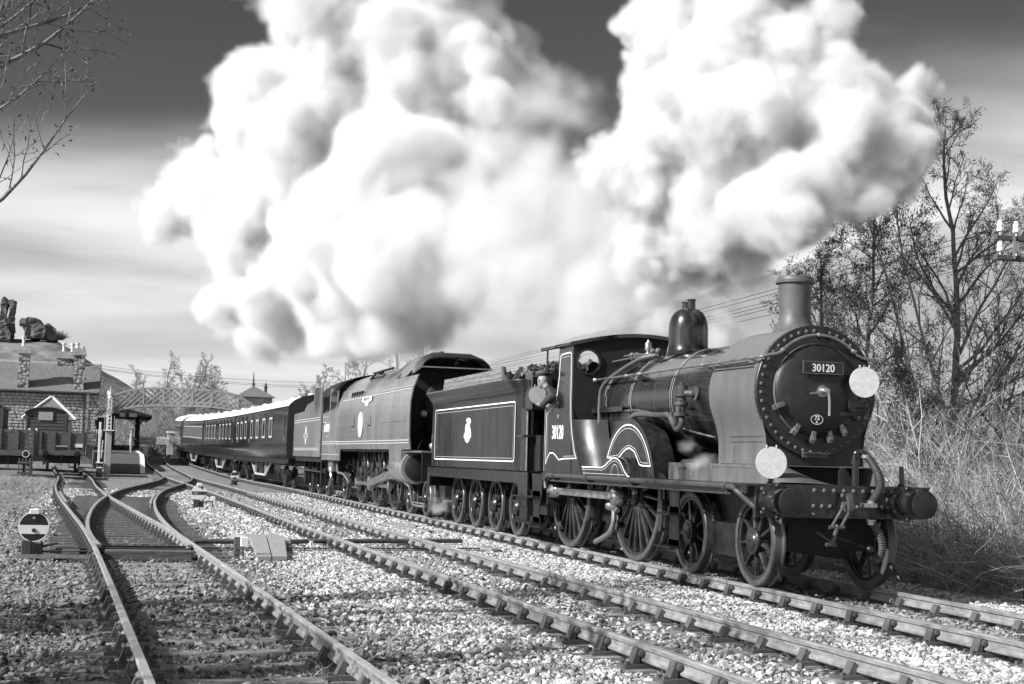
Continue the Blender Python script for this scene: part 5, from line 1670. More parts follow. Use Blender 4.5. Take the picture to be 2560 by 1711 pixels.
# ------------------------------------------------------------------ station building
M['stone_wall'] = mat('rubble_stone', 0.34, 0.9, var=0.35, vscale=2.0, bump=0.5, bscale=9, island=.35)
M['mortar'] = mat('mortar', 0.16, 0.95, var=.3, vscale=4)
M['slate'] = mat('slate_roof', 0.15, 0.65, var=0.45, vscale=3.5, stretch=(1, 1.5, 4), bump=.5, bscale=8, detail=8)
M['white_paint'] = mat('white_paint', 0.72, 0.55, var=.08, vscale=6)
M['grey_paint'] = mat('pale_grey_paint', 0.34, 0.5, var=.12, vscale=3)
M['dark_paint'] = mat('dark_paint', 0.05, 0.5, var=.3, vscale=3)
M['tarmac'] = mat('platform_tarmac', 0.075, 0.9, var=.25, vscale=3, bump=.3, bscale=40)
M['plank'] = mat('wagon_plank', 0.085, 0.85, var=.55, vscale=3, stretch=(6, 1, 6), bump=.4, bscale=14, island=.25)
M['van_plank'] = mat('van_plank', 0.06, 0.8, var=.4, vscale=4, stretch=(6, 1, 6), bump=.3, bscale=14)
M['terracotta'] = mat('chimney_pot', 0.55, 0.8, var=.2, vscale=8)
def chimney_material():
    m = mat('stack_stone', .3, .9)
    N, L = m.node_tree.nodes, m.node_tree.links
    bs = N['Principled BSDF']
    tc = N.new('ShaderNodeTexCoord'); mp = N.new('ShaderNodeMapping'); mp.inputs['Scale'].default_value = (3.2, 3.2, 4.4)
    L.new(tc.outputs['Object'], mp.inputs[0])
    v = N.new('ShaderNodeTexVoronoi'); v.inputs['Scale'].default_value = 1.0; v.inputs['Randomness'].default_value = .75
    L.new(mp.outputs[0], v.inputs['Vector'])
    s = N.new('ShaderNodeSeparateColor'); L.new(v.outputs['Color'], s.inputs[0])
    r = N.new('ShaderNodeMapRange'); r.inputs['To Min'].default_value = .12; r.inputs['To Max'].default_value = .62
    L.new(s.outputs[0], r.inputs[0])
    e = N.new('ShaderNodeMapRange'); e.inputs['From Min'].default_value = .25; e.inputs['From Max'].default_value = .6; e.inputs['To Min'].default_value = 1; e.inputs['To Max'].default_value = .35
    L.new(v.outputs['Distance'], e.inputs[0])
    mu = N.new('ShaderNodeMath'); mu.operation = 'MULTIPLY'; L.new(r.outputs[0], mu.inputs[0]); L.new(e.outputs[0], mu.inputs[1])
    c = N.new('ShaderNodeCombineColor')
    for i in range(3): L.new(mu.outputs[0], c.inputs[i])
    L.new(c.outputs[0], bs.inputs['Base Color'])
    b = N.new('ShaderNodeBump'); b.inputs['Strength'].default_value = .9; b.inputs['Distance'].default_value = .06; b.invert = True
    L.new(v.outputs['Distance'], b.inputs['Height']); L.new(b.outputs[0], bs.inputs['Normal'])
    return m
M['stack'] = chimney_material()
def station():
    S = whole('station_building', 'stone station building with slate roof and tall chimney stacks', 'building', (-98, -14, 0))
    x0 = -95.0
    wall = MB().box(-101.5, x0 - .12, -22, -9.1, 0, 5.85).build('wall', M['mortar'], S)
    # coursed stones on the face in view
    rng = random.Random(11)
    blocks = []
    for k in range(8):
        w, h = rng.uniform(.20, .48), .215
        b = MB().bbox(0, .14 + rng.uniform(0, .05), -w / 2, w / 2, -h / 2, h / 2, .03)
        b.v = [(a, y + rng.uniform(-.02, .02), z + rng.uniform(-.02, .02)) for a, y, z in b.v]
        blocks.append((w, b.mesh('stone', M['stone_wall'], smooth=0)))
    z = 5.42
    n = 0
    rest = MB()
    while z > 1.8:
        y = -16.7 + rng.uniform(0, .3)
        while y < -9.3:
            w, me = rng.choice(blocks)
            if n < 295:
                place('stone', me, wall, (x0 - .13 + rng.uniform(0, .04), y + w / 2, z), None, (1, 1, rng.uniform(.8, 1.0)))
            else:
                rest.bbox(x0 - .13, x0 + .03 + rng.uniform(0, .04), y, y + w, z - .1, z + .1, .02)
            n += 1
            y += w + .03
        z -= .24
    rest.build('lower_stones', M['stone_wall'], wall, smooth=0, kind='stuff')
    MB().box(x0 - .1, x0 + .02, -22, -9.1, 5.55, 5.85).build('eaves_board', M['dark_paint'], S)
    # roof, long pitch facing the tracks, hipped gable end verge
    r = MB().prism([(x0 + .35, 5.75), (-98.4, 8.12), (-101.9, 5.75), (-101.9, 5.62), (-98.4, 7.95), (x0 + .35, 5.62)], 'y', -22.4, -8.95).build('roof', M['slate'], S)
    rr = random.Random(5)
    for k in range(44):
        y = -16.6 + k * .175
        MB().box(-98.52, -98.28, y, y + .165, 8.06, 8.17 + rr.uniform(0, .02)).build('ridge_tile', M['terracotta'], r)
    MB().bar((x0 + .4, -8.93, 5.72), (-98.4, -8.93, 8.14), .06, .2).build('barge_board', M['dark_paint'], r)
    MB().box(x0 + .33, x0 + .45, -22.4, -8.9, 5.62, 5.74).build('gutter', M['dark_paint'], S)
    MB().tube([(x0 + .2, -10.05, 5.6), (x0 + .12, -10.05, 5.3), (x0 + .12, -10.05, .6)], .06, 8).build('down_pipe', M['dark_paint'], S)
    def stack(y0, y1, xa, xb, z0, z1, pots, nm):
        c = MB().box(xa, xb, y0, y1, z0, z1 - .55).build('chimney_stack', M['stack'], S)
        MB().box(xa - .1, xb + .1, y0 - .1, y1 + .1, z1 - .55, z1 - .40).box(xa - .05, xb + .05, y0 - .05, y1 + .05, z1 - .40, z1 - .33).build('string_course', M['stone_wall'], c)
        MB().prism([(y0 - .08, z1 - .33), (y1 + .08, z1 - .33), (y1 - .02, z1), (y0 + .02, z1)], 'x', xa - .06, xb + .06).build('cap', M['stone_wall'], c)
        for yy, h in pots:
            MB().lathe([(.16, 0), (.14, .1), (.12, h * .5), (.13, h * .8), (.18, h * .82), (.18, h), (.12, h)], ((xa + xb) / 2, yy, z1 - .03), 'z', 12).build('chimney_pot', M['terracotta'], c)
    stack(-15.02, -14.22, -95.7, -94.9, 5.75, 9.12, [(-14.75, .85)], 'a')
    stack(-10.95, -10.15, -95.7, -94.9, 5.75, 9.15, [(-10.75, .45), (-10.35, .2)], 'b')
    stack(-12.3, -10.9, -98.8, -98.0, 7.6, 9.05, [(-11.85, .72), (-11.2, .72)], 'c')
    MB().lathe([(.25, -.02), (.25, 0)], (x0 - .05, -9.35, 4.1), 'x', 16).box(x0 - .08, x0 + .03, -16.2, -15.5, 2.3, 4.2).build('window_board', M['dark_paint'], S)
    return S
station()
# small slated hut between the vans and the station
H = whole('slate_hut', 'small hut with a pointed slate roof behind the grounded van', 'hut', (-84, -11.9, 0))
MB().box(-86.2, -83.0, -13.3, -10.7, 0, 3.6).build('wall', M['stone_wall'], H)
hr = MB().loft([[(-82.6, -13.9, 3.35), (-82.6, -10.35, 3.35), (-86.6, -10.35, 3.35), (-86.6, -13.9, 3.35)], [(-84.4, -12.15, 4.92), (-84.4, -12.05, 4.92), (-84.6, -12.05, 4.92), (-84.6, -12.15, 4.92)]], caps=True).build('roof', M['slate'], H, smooth=0)
MB().bar((-82.6, -10.35, 3.40), (-84.4, -12.05, 4.96), .16, .12).build('hip_tile', M['terracotta'], hr)
MB().bar((-82.6, -13.9, 3.40), (-84.4, -12.12, 4.96), .16, .12).build('hip_tile', M['terracotta'], hr)
# vans
def van(label, y0, y1, xf, L, zc, board):
    V = whole('goods_van', label, 'van', (xf - L / 2, (y0 + y1) / 2, .4), 'old vans in the yard')
    yc, hw = (y0 + y1) / 2, (y1 - y0) / 2
    z0 = 1.25
    MB().box(xf - L, xf - .04, y0 + .02, y1 - .02, z0, zc - .36).build('body', M['van_plank'], V)
    n = 11
    h = (zc - .36 - z0) / n
    for k in range(n):
        zz = z0 + k * h
        MB().prism([(xf - .04, zz + .015), (xf + .045, zz + .02), (xf + .03, zz + h - .02), (xf - .04, zz + h - .01)], 'y', y0 + .06, y1 - .06).build('plank', M['van_plank'], V, smooth=0)
    for yy in (y0 + .04, y1 - .04):
        MB().box(xf - .03, xf + .07, yy - .06, yy + .06, z0, zc - .34).build('corner_post', M['van_plank'], V)
    # tympanum under the arched roof
    arc = [(yc + hw * 1.0 * math.cos(a) * 1.0, zc - .40 + .40 * math.sin(a)) for a in np.linspace(0, PI, 18)]
    MB().prism(arc + [(y0, zc - .45), (y1, zc - .45)], 'x', xf - .06, xf + .02).build('end_panel', M['van_plank'], V)
    roof = [(yc + (hw + .10) * math.cos(a), zc - .42 + .46 * math.sin(a)) for a in np.linspace(0, PI, 20)]
    roof2 = [(yc + (hw + .10) * math.cos(a), zc - .46 + .46 * math.sin(a)) for a in np.linspace(PI, 0, 20)]
    MB().prism(roof + roof2, 'x', xf - L - .05, xf + .16).build('roof', M['slate'], V)
    for k in range(9):
        xx = xf - .25 - k * (L - .4) / 9
        MB().box(xx - .16, xx + .06, y0 - .03, y0 + .03, z0, zc - .42).build('side_board', M['frame_light'] if k % 2 else M['van_plank'], V)
    if board:
        MB().box(xf + .05, xf + .09, yc - .48, yc + .36, zc - .78, zc - .28).build('board', M['grey_paint'], V)
    MB().box(xf - L, xf, y0 + .2, y1 - .2, .55, z0).build('underframe', M['soot'], V)
    return V
van('dark planked van body with a grey board under its arched roof', -13.0, -10.68, -70.5, 5.4, 3.83, True)
van('dark van cut off by the picture edge, left of the arched-roof van', -17.4, -14.35, -70.5, 5.4, 4.1, False)
# open wagons
def wagon(label, yc, xf, L, w, seed, ring_w=False):
    Wg = thing('open_wagon', label, 'wagon', (xf, yc, rail_z(xf)), 'open wagons in the yard')
    h = w / 2
    rng = random.Random(seed)
    for k in range(5):
        z0 = 1.24 + k * .205
        for nm, a in (('x', 0), ('s', 1)):
            if nm == 'x':
                MB().bbox(-.05, .0, -h, h, z0 + .006, z0 + .198, .008).build('plank', M['plank'], Wg, smooth=0)
                MB().bbox(-L, -L + .05, -h, h, z0 + .006, z0 + .198, .008).build('plank', M['plank'], Wg, smooth=0)
            else:
                for s in (-1, 1):
                    MB().bbox(-L, -.05, s * h - .03, s * h + .03, z0 + .006, z0 + .198, .008).build('plank', M['plank'], Wg, smooth=0)
    for yy in (-h + .05, -h * .34, h * .34, h - .05):
        MB().box(0, .075, yy - .045, yy + .045, 1.0, 2.27).build('stanchion', M['plank'], Wg)
    for s in (-1, 1):
        MB().box(-.06, .05, s * h - .06, s * h + .06, 1.1, 2.28).build('corner_iron', M['dark_paint'], Wg)
    MB().box(-L, 0.02, -h, h, .95, 1.23).build('underframe', M['plank'], Wg)
    MB().box(0.02, .10, -h, h, .95, 1.22).build('headstock', M['plank'], Wg)
    for s in (-1, 1):
        MB().lathe([(.13, 0), (.10, .05), (.09, .3), (.05, .31), (.05, .42), (.17, .44), (.17, .47), (.15, .475)], (.1, s * .8635, 1.05), 'x', 20).build('buffer', M['under'], Wg)
        if ring_w:
            MB().lathe([(.145, .476), (.145, .485), (.175, .485), (.175, .476)], (.1, s * .8635, 1.05), 'x', 24, cap=False).build('buffer_ring', M['white'], Wg)
        MB().lathe([(.47, -.07), (.48, .04), (.50, .06), (.1, .06)], (-.9, s * .755, .48), 'y', 24).build('wheel', M['soot'], Wg)
        MB().box(-1.1, -.7, s * .95 - .06, s * .95 + .06, .4, .95).build('axle_guard', M['soot'], Wg)
    MB().box(-L + .2, -.1, -.9, .9, .5, .95).build('brake_gear', M['soot'], Wg)
    ch = MB()
    for k in range(3):
        z = 1.0 - k * .22
        ch.tube([(.14, -.04, z), (.14, -.04, z - .2), (.14, .04, z - .2), (.14, .04, z)], .016, 6, closed=True)
    ch.build('chain_coupling', M['under'], Wg)
    return Wg
WG1 = wagon('open plank wagon beside the platform ramp, with plain dark buffers', -10.70, -64, 5.2, 2.40, 1)
wagon('open plank wagon at the picture edge with white-ringed buffer', -13.05, -56, 5.2, 2.40, 2, True)
MB().box(.0, .085, .72, 1.12, 1.42, 1.62).build('end_panel', M['white_paint'], WG1)
MB().box(.0, .06, -.35, .33, 1.42, 1.50).build('end_panel', M['grey_paint'], WG1)
# ------------------------------------------------------------------ platform
PLAT = MB()
px0, px1 = -73.2, -140.0
def edge_y(x): return np.interp(-x, [73, 80, 95, 112, 126, 140], [-5.85, -5.75, -5.75, -5.3, -4.2, -2.6])
rows = []
for x in (-73.2, -76, -79, -82, -88, -95, -103, -112, -120, -130, -140):
    zt = rail_z(x) - .18 + 1.08 * sstep(-72.8, -82, x)
    rows.append((x, zt, edge_y(x)))
PLAT.loft([[(x, -8.1 if x > -84 else -9.2, z - 1.4), (x, -8.1 if x > -84 else -9.2, z), (x, ye, z), (x, ye, z - 1.4)] for x, z, ye in rows], closed=False)
pl = PLAT.build('platform', M['tarmac'], kind='structure', smooth=20)
MB().loft([[(x, ye - .28, z + .006), (x, ye + .03, z + .006), (x, ye + .03, z - .05)] for x, z, ye in rows], closed=False).build('platform_edge', M['white_paint'], pl)
MB().loft([[(x, ye + .02, z - .06), (x, ye + .03, z - 1.3)] for x, z, ye in rows], closed=False).build('platform_wall', M['stone_wall'], pl)
# ------------------------------------------------------------------ footbridge
BR = whole('footbridge', 'pale lattice footbridge arching over the tracks', 'bridge', (-96, -4, 0))
topc = [(-8.3, 5.50), (-7.76, 5.62), (-6.86, 6.02), (-5.6, 6.24), (-4.9, 6.30), (-3.7, 6.34), (-1.83, 6.35), (-.31, 6.30), (.79, 6.20), (1.82, 5.94), (2.35, 5.62), (3.6, 4.8), (5.0, 3.9)]
botc = [(-8.3, 4.15), (-7.25, 4.54), (-6.3, 4.78), (-5.25, 4.9), (-4.0, 4.96), (-1.8, 5.0), (-.25, 4.98), (.85, 4.86), (1.6, 4.68), (2.4, 4.3), (3.6, 3.5), (5.0, 2.6)]
tz = lambda y: float(np.interp(y, [p[0] for p in topc], [p[1] for p in topc]))
bz = lambda y: float(np.interp(y, [p[0] for p in botc], [p[1] for p in botc]))
def lattice(xp, ya, yb, n, tzf, bzf):
    for k in range(-4, n + 1):
        for s in (1, -1):
            y_a = ya + (yb - ya) * k / n
            w = (yb - ya) / n * 3.4
            pts = []
            for t in np.linspace(0, 1, 6):
                y = y_a + (w * t if s > 0 else w * (1 - t))
                if ya <= y <= yb:
                    pts.append((xp + .02 * s, y, bzf(y) + (tzf(y) - bzf(y)) * t))
            if len(pts) >= 2:
                MB().bar(pts[0], pts[-1], .085, .03, (1, 0, 0)).build('lattice_bar', M['grey_paint'], BR, smooth=0)
for xp in (-95.2, -97.0):
    for c, w in ((topc, .13), (botc, .16)):
        for (a, b), (c2, d) in zip(c[:-1], c[1:]):
            MB().bar((xp, a, b), (xp, c2, d), .12, w, (1, 0, 0) if False else (0, 0, 1)).build('chord', M['grey_paint'], BR)
    for y in (-8.25, -5.6, -4.08, -1.83, -.31, 1.75):
        MB().box(xp - .06, xp + .06, y - .05, y + .05, bz(y), tz(y)).build('upright', M['grey_paint'], BR)
lattice(-95.2, -8.2, 5.0, 26, tz, bz)
lattice(-97.0, -8.2, 5.0, 26, tz, bz)
for (a, b), (c2, d) in zip(botc[:-1], botc[1:]):
    MB().add([(-95.3, a, b + .06), (-96.9, a, b + .06), (-96.9, c2, d + .06), (-95.3, c2, d + .06), (-95.3, a, b + .16), (-96.9, a, b + .16), (-96.9, c2, d + .16), (-95.3, c2, d + .16)], [(0, 1, 2, 3), (7, 6, 5, 4), (0, 3, 7, 4), (1, 5, 6, 2), (0, 4, 5, 1), (3, 2, 6, 7)]).build('deck', M['grey_paint'], BR, smooth=0)
    MB().add([(-96.85, a, b), (-96.85, c2, d), (-96.85, c2, d + .45), (-96.85, a, b + .45), (-96.8, a, b), (-96.8, c2, d), (-96.8, c2, d + .45), (-96.8, a, b + .45)], [(0, 1, 2, 3), (7, 6, 5, 4), (0, 4, 5, 1), (3, 2, 6, 7)]).build('kick_plate', M['grey_paint'], BR, smooth=0)
# landing and stair on the platform side
tz2, bz2 = (lambda y: 5.5), (lambda y: 4.0)
lattice(-95.1, -9.75, -8.3, 5, tz2, bz2)
MB().box(-95.16, -95.04, -9.75, -8.25, 5.44, 5.56).box(-95.16, -95.04, -9.75, -8.25, 3.92, 4.06).build('chord', M['grey_paint'], BR)
MB().box(-97.2, -95.0, -9.8, -8.2, 3.85, 3.95).build('landing', M['grey_paint'], BR)
for y in (-9.8, -8.25):
    p = MB().box(-95.15, -94.95, y - .09, y + .09, .9, 5.6).lathe([(.13, 0), (.13, .05), (.06, .08), (.12, .18), (.10, .28), (.02, .38)], (-95.05, y, 5.58), 'z', 12)
    p.build('pillar', M['white_paint'], BR)
MB().box(-97.3, -96.9, -9.7, -8.3, .9, 3.9).build('stair_back', M['dark_paint'], BR)
for k in range(5):
    MB().box(-96.8 + .02, -96.2, -9.6, -9.15, 3.0 + .2 * k, 3.06 + .2 * k).build('tread', M['grey_paint'], BR)
MB().box(-97.3, -95.4, 4.4, 5.4, 0.2, 2.7).build('pier', M['stone_wall'], BR)
# ------------------------------------------------------------------ canopy building on the platform
CB = whole('platform_canopy', 'dark platform canopy with a white end board under the footbridge', 'canopy', (-102, -7.2, 1.0))
MB().prism([(-8.9, 4.45), (-7.3, 4.85), (-4.75, 4.22), (-4.75, 4.12), (-8.9, 4.30)], 'x', -118, -99.2).build('roof', M['slate'], CB)
MB().box(-99.25, -99.1, -7.3, -5.95, 4.05, 4.36).build('end_board', M['white_paint'], CB)
MB().box(-99.08, -99.05, -6.85, -6.55, 4.03, 4.38).build('board_patch', M['dark_paint'], CB)
MB().box(-118, -99.4, -4.82, -4.75, 3.95, 4.15).build('valance', M['dark_paint'], CB)
MB().box(-118, -100, -9.2, -7.6, 1.0, 4.3).build('wall', M['dark_paint'], CB)
for k in range(4):
    x = -100 - k * 4.5
    MB().tube([(x, -5.7, 1.1), (x, -5.7, 4.15)], .06, 8).build('column', M['dark_paint'], CB)
    for s in (-1, 1):
        MB().tube([(x, -5.7 + s * 0, 3.4), (x, -5.7 + s * .3, 3.85), (x, -5.7 + s * .8, 4.12)], .035, 6).build('bracket', M['dark_paint'], CB)
MB().box(-99.98, -99.9, -8.7, -7.9, 1.1, 3.2).build('door', M['soot'], CB)
# ------------------------------------------------------------------ picket fences
def pickets(label, a, b, z, h, n):
    F = whole('picket_fence', label, 'fence', ((a[0] + b[0]) / 2, (a[1] + b[1]) / 2, z))
    d = Vector((b[0] - a[0], b[1] - a[1], 0)); L = d.length; ang = math.atan2(d.y, d.x)
    pm = MB().prism([(-.045, 0), (.045, 0), (.045, h - .08), (0, h), (-.045, h - .08)], 'y', -.015, .015).mesh('picket', M['white_paint'], 0)
    for k in range(n):
        t = (k + .5) / n
        o = place('picket', pm, F, (0, 0, 0), (0, 0, ang))
        o.location = (a[0] + d.x * t, a[1] + d.y * t, z)
    for zz in (z + .2, z + h - .3):
        MB().bar((a[0], a[1], zz), (b[0], b[1], zz), .03, .07).build('rail', M['white_paint'], F)
    return F
pickets('white picket fence behind the platform, under the canopy end', (-118, -5.6), (-118, -3.7), 1.88, .82, 16)
pickets('white picket fence further along the platform curve', (-119, -3.6), (-122, -2.2), 2.0, .7, 10)
pickets('white picket gate between wagon and lattice signal post', (-74, -9.6), (-74, -8.55), 1.62, 1.05, 7)
GT = MB().bar((-73.9, -9.7, 1.75), (-73.7, -8.5, 1.52), .06, .10).build('hand_rail', M['white_paint'])
tag(GT, 'sloping white rail below the picket gate beside the wagon', 'rail')
WP = whole('stone_pillar', 'white-capped stone gate pillar at the platform end by the train', 'pillar', (-122, -2.2, 1))
MB().box(-122.3, -121.7, -2.5, -1.9, 1.0, 3.1).build('shaft', M['stone_wall'], WP)
MB().box(-122.4, -121.6, -2.6, -1.8, 3.1, 3.3).build('cap', M['white_paint'], WP)
# ------------------------------------------------------------------ signal box roof behind the coaches
SBx = whole('signal_box', 'hip-roofed building with a finial rising behind the coaches', 'building', (-121, 5.6, 0))
MB().box(-123, -119.6, 4.0, 7.2, 0, 6.85).build('wall', M['stone_wall'], SBx)
rf = MB().loft([[(-119.3, 3.7, 6.85), (-119.3, 7.5, 6.85), (-123.4, 7.5, 6.85), (-123.4, 3.7, 6.85)], [(-121.2, 5.45, 7.95), (-121.2, 5.65, 7.95), (-121.5, 5.65, 7.95), (-121.5, 5.45, 7.95)]], caps=True).build('roof', M['slate'], SBx, smooth=0)
MB().tube([(-121.3, 5.5, 7.9), (-121.3, 5.5, 8.2), (-121.3, 5.48, 9.35)], [.12, .10, .03], 8).lathe([(.22, 0), (.22, .05), (.1, .1)], (-121.3, 5.5, 8.15), 'z', 10).build('finial', M['dark_paint'], rf)
MB().lathe([(.16, 0), (.15, .6), (.2, .62), (.2, .75), (.1, .78), (.1, 1.0), (.02, 1.1)], (-120.4, 6.6, 7.2), 'z', 10).build('chimney_pot', M['dark_paint'], rf)
# ------------------------------------------------------------------ lattice signal post and other posts
LP = whole('signal_post', 'white lattice signal post on a square base beside the platform ramp', 'signal', (-62, -8.2, -.1))
MB().bbox(-62.17, -61.83, -8.37, -8.03, -.15, 2.42, .02).build('base_post', M['grey_paint'], LP)
for dx in (-.11, .11):
    for dy in (-.11, .11):
        MB().bar((-62 + dx, -8.2 + dy, 1.9), (-62 + dx * .8, -8.22 + dy * .8, 4.25), .045, .045).build('angle_leg', M['white_paint'], LP)
for k in range(11):
    z = 1.95 + k * .21
    for s in (-1, 1):
        MB().bar((-61.88, -8.2 - .10 * s, z), (-61.89, -8.2 + .10 * s, z + .20), .02, .03).build('lattice_bar', M['white_paint'], LP)
MB().bbox(-62.3, -61.7, -8.5, -7.9, 2.42, 2.47, .01).build('platform', M['white_paint'], LP)
for dy in (-.26, .26):
    MB().tube([(-61.75, -8.2 + dy, 2.45), (-61.75, -8.2 + dy, 3.25)], .015, 6).build('guard_rail', M['grey_paint'], LP)
MB().lathe([(.16, -.02), (.16, .02)], (-61.8, -8.22, 3.5), 'x', 18).build('signal_disc', M['grey_paint'], LP)
MB().box(-62.1, -61.9, -8.0, -7.72, 3.40, 3.75).build('signal_lamp', M['dark_paint'], LP)
MB().lathe([(.13, 0), (.13, .05), (.06, .1), (.1, .2), (.08, .28), (.02, .36), (.015, .6)], (-62, -8.23, 4.25), 'z', 12).build('finial', M['white_paint'], LP)
PO = whole('white_post', 'thin white post just left of the lattice signal post', 'post', (-62, -8.68, -.1))
MB().bbox(-62.06, -61.94, -8.74, -8.62, -.1, 2.9, .01).build('shaft', M['white_paint'], PO)
MB().bar((-61.9, -8.55, .9), (-61.9, -8.5, 1.9), .05, .05).build('lever', M['white_paint'], PO)
CBx = whole('cabinet', 'dark cabinet with a white lid at the foot of the white post', 'cabinet', (-61.6, -8.6, -.1))
MB().bbox(-61.9, -61.5, -8.78, -8.45, -.15, .62, .02).build('body', M['dark_paint'], CBx)
MB().bbox(-61.95, -61.45, -8.82, -8.42, .62, .68, .01).build('lid', M['white_paint'], CBx)
MB().bbox(-61.5, -61.47, -8.76, -8.47, .35, .42, .004).build('label_strip', M['white_paint'], CBx)
YP = whole('yard_post', 'white-headed post leaning between the two open wagons', 'post', (-57, -12.0, -.1))
MB().bbox(-57.1, -56.9, -12.1, -11.9, -.1, 1.9, .01).build('shaft', M['grey_paint'], YP)
MB().prism([(-12.22, 2.35), (-12.12, 2.4), (-12.05, 2.1), (-11.95, 2.1), (-11.85, 2.4), (-11.75, 2.35), (-11.85, 1.85), (-12.0, 1.5), (-12.15, 1.85)], 'x', -56.95, -56.88).build('head', M['white_paint'], YP, smooth=0)
SL = MB()
for k in range(4):
    SL.box(-54.2, -54.14, -12.45 + k * .16, -12.38 + k * .16, -.1, .85)
SL.box(-54.14, -54.1, -12.5, -11.85, .1, .18).box(-54.14, -54.1, -12.5, -11.85, .6, .68)
tag(SL.build('wooden_crate', M['plank'], smooth=0), 'slatted wooden crate standing below the white-ringed buffer', 'crate')

# ------------------------------------------------------------------ ground signals
def ground_signal(label, x, y, z, r, dark):
    S = thing('ground_signal', label, 'signal', (x, y, z), 'disc signals by the points')
    up, lo = (M['front'], M['white_paint']) if dark else (M['white_paint'], M['dark_paint'])
    zc = .46 if dark else .47
    f = MB().lathe([(.002, 0), (r, 0), (r, .03), (.002, .03)], (0, 0, zc), 'x', 40, cap=False).build('disc', up, S, smooth=30)
    a = .35 if dark else .30
    arc = [(r * .985 * math.cos(t), zc + r * .985 * math.sin(t)) for t in np.linspace(-.52, .12, 6)] if dark else [(r * .985 * math.cos(t), zc + r * .985 * math.sin(t)) for t in np.linspace(-.35, .12, 6)]
    band = arc + [(-p, q) for p, q in reversed(arc)]
    MB().prism(band, 'x', .031, .036).build('band', lo, f, smooth=0)
    if dark:
        MB().ring(circ(0, zc, r, 40), .016, .034, 'x').build('rim', M['white_paint'], f)
        MB().lathe([(.03, .03), (.03, .05), (.01, .055)], (0, 0, zc - .05), 'x', 12).build('pivot', M['dark_paint'], f)
        MB().lathe([(.02, .03), (.02, .045), (.01, .05)], (0, 0, zc + .13), 'x', 10).build('lens', M['steel'], f)
    else:
        MB().lathe([(.035, .031), (.035, .036)], (0, .07, zc + .13), 'x', 14).build('lens', M['soot'], f)
        MB().lathe([(.018, .031), (.018, .036)], (0, -.02, zc + .16), 'x', 10).build('lens', M['soot'], f)
        MB().ring([(-.1 + .05 * math.cos(t), zc - .03 + .022 * math.sin(t)) for t in np.linspace(0, 2 * PI, 16, endpoint=False)], .008, .038, 'x').build('maker_oval', M['white_paint'], f)
        MB().box(-.02, .02, -r, r, zc - r * .95, zc - r * .3).build('skirt', M['white_paint'], f)
    MB().bbox(-.06, .06, -.07, .07, zc + r - .03, zc + r + .05, .01).build('lamp_top', M['white_paint'], S)
    MB().tube([(-.02, 0, 0), (-.02, 0, zc - .1)], .04, 10).build('post', M['grey_paint'], S)
    MB().bbox(-.10, .10, -.16, -.02, 0, .26, .01).build('box', M['dark_paint'], S)
    MB().bbox(-.09, .09, .02, .13, 0, .22, .01).build('box', M['under'], S)
    MB().tube([(0, -.2, .10), (0, .35, .22)], .018, 6).tube([(.02, .12, .0), (.02, .12, .25)], .02, 6).build('crank', M['under'], S)
    MB().box(-.2, .2, -.3, .35, -.05, .02).build('base', M['timber'], S)
    return S
ground_signal('round black ground signal with a white band beside the siding points', -2.4, -9.41, -.20, .215, True)
ground_signal('small pale ground signal with a dark band between the curving tracks', -22.5, -5.72, -.22, .215, False)
g3 = ground_signal('tiny ground signal far down beside the train track', -52.0, -2.1, -.20, .2, True)
JB = whole('junction_box', 'small white box on a stake beside the pale ground signal', 'box', (-22.5, -5.3, -.2))
MB().bbox(-22.55, -22.45, -5.38, -5.26, .0, .14, .01).build('box', M['white_paint'], JB)
MB().box(-22.53, -22.47, -5.34, -5.30, -.25, 0).build('stake', M['timber'], JB)
# rodding from the near signal to the points
RD = whole('point_rodding', 'iron rods running from the round ground signal to the points', 'rodding', (-2.4, -9, -.15))
for k, (x, z) in enumerate(((-2.35, -.10), (-2.7, -.12), (-3.0, -.10))):
    MB().tube([(x, -9.3 + .1 * k, z), (x, -8.5, z), (x, -7.2, z)], .018, 6).build('rod', M['under'], RD)
MB().box(-3.2, -2.2, -9.0, -8.75, -.21, -.10).build('crank_base', M['timber'], RD)
MB().box(-2.05, -1.75, -9.1, -8.45, -.23, -.14).build('crank_base', M['timber'], RD)
MB().bar((-1.9, -9.6, -.14), (-1.4, -8.4, -.10), .08, .05).build('rod', M['timber'], RD)
# pipe run across to the middle track, and cover boards
PR_ = whole('rodding_pipe', 'long iron pipe crossing from the siding to the middle track', 'pipe', (-5.3, -5, -.1))
for a, b in (((-5.15, -6.9), (-5.25, -6.0)), ((-5.3, -5.25), (-5.5, -4.9)), ((-5.55, -4.8), (-6.2, -1.9))):
    MB().tube([(a[0], a[1], -.10), (b[0], b[1], -.10)], .042, 12).build('pipe', M['chair'], PR_)
MB().tube([(-3.9, -6.9, -.13), (-4.5, -2.0, -.13)], .013, 6).build('rod', M['under'], PR_)
MB().tube([(-3.6, -6.9, -.14), (-4.2, -2.0, -.14)], .010, 6).build('rod', M['under'], PR_)
CV = whole('cover_boards', 'grey board cover sloping over the pipe crossing beside the siding', 'boards', (-4, -5.8, -.1))
for s, (ya, yb, yc_, yd) in ((0, (-5.86, -5.55, -6.14, -5.94)), (1, (-5.53, -5.22, -5.92, -5.70))):
    MB().add([(-6.3, ya, -.06), (-6.3, yb, -.06), (-2.0, yd, -.12), (-2.0, yc_, -.12), (-6.3, ya, -.12), (-6.3, yb, -.12), (-2.0, yd, -.18), (-2.0, yc_, -.18)], [(0, 1, 2, 3), (7, 6, 5, 4), (0, 4, 5, 1), (1, 5, 6, 2), (2, 6, 7, 3), (3, 7, 4, 0)]).build('board', M['concrete'], CV, smooth=0)
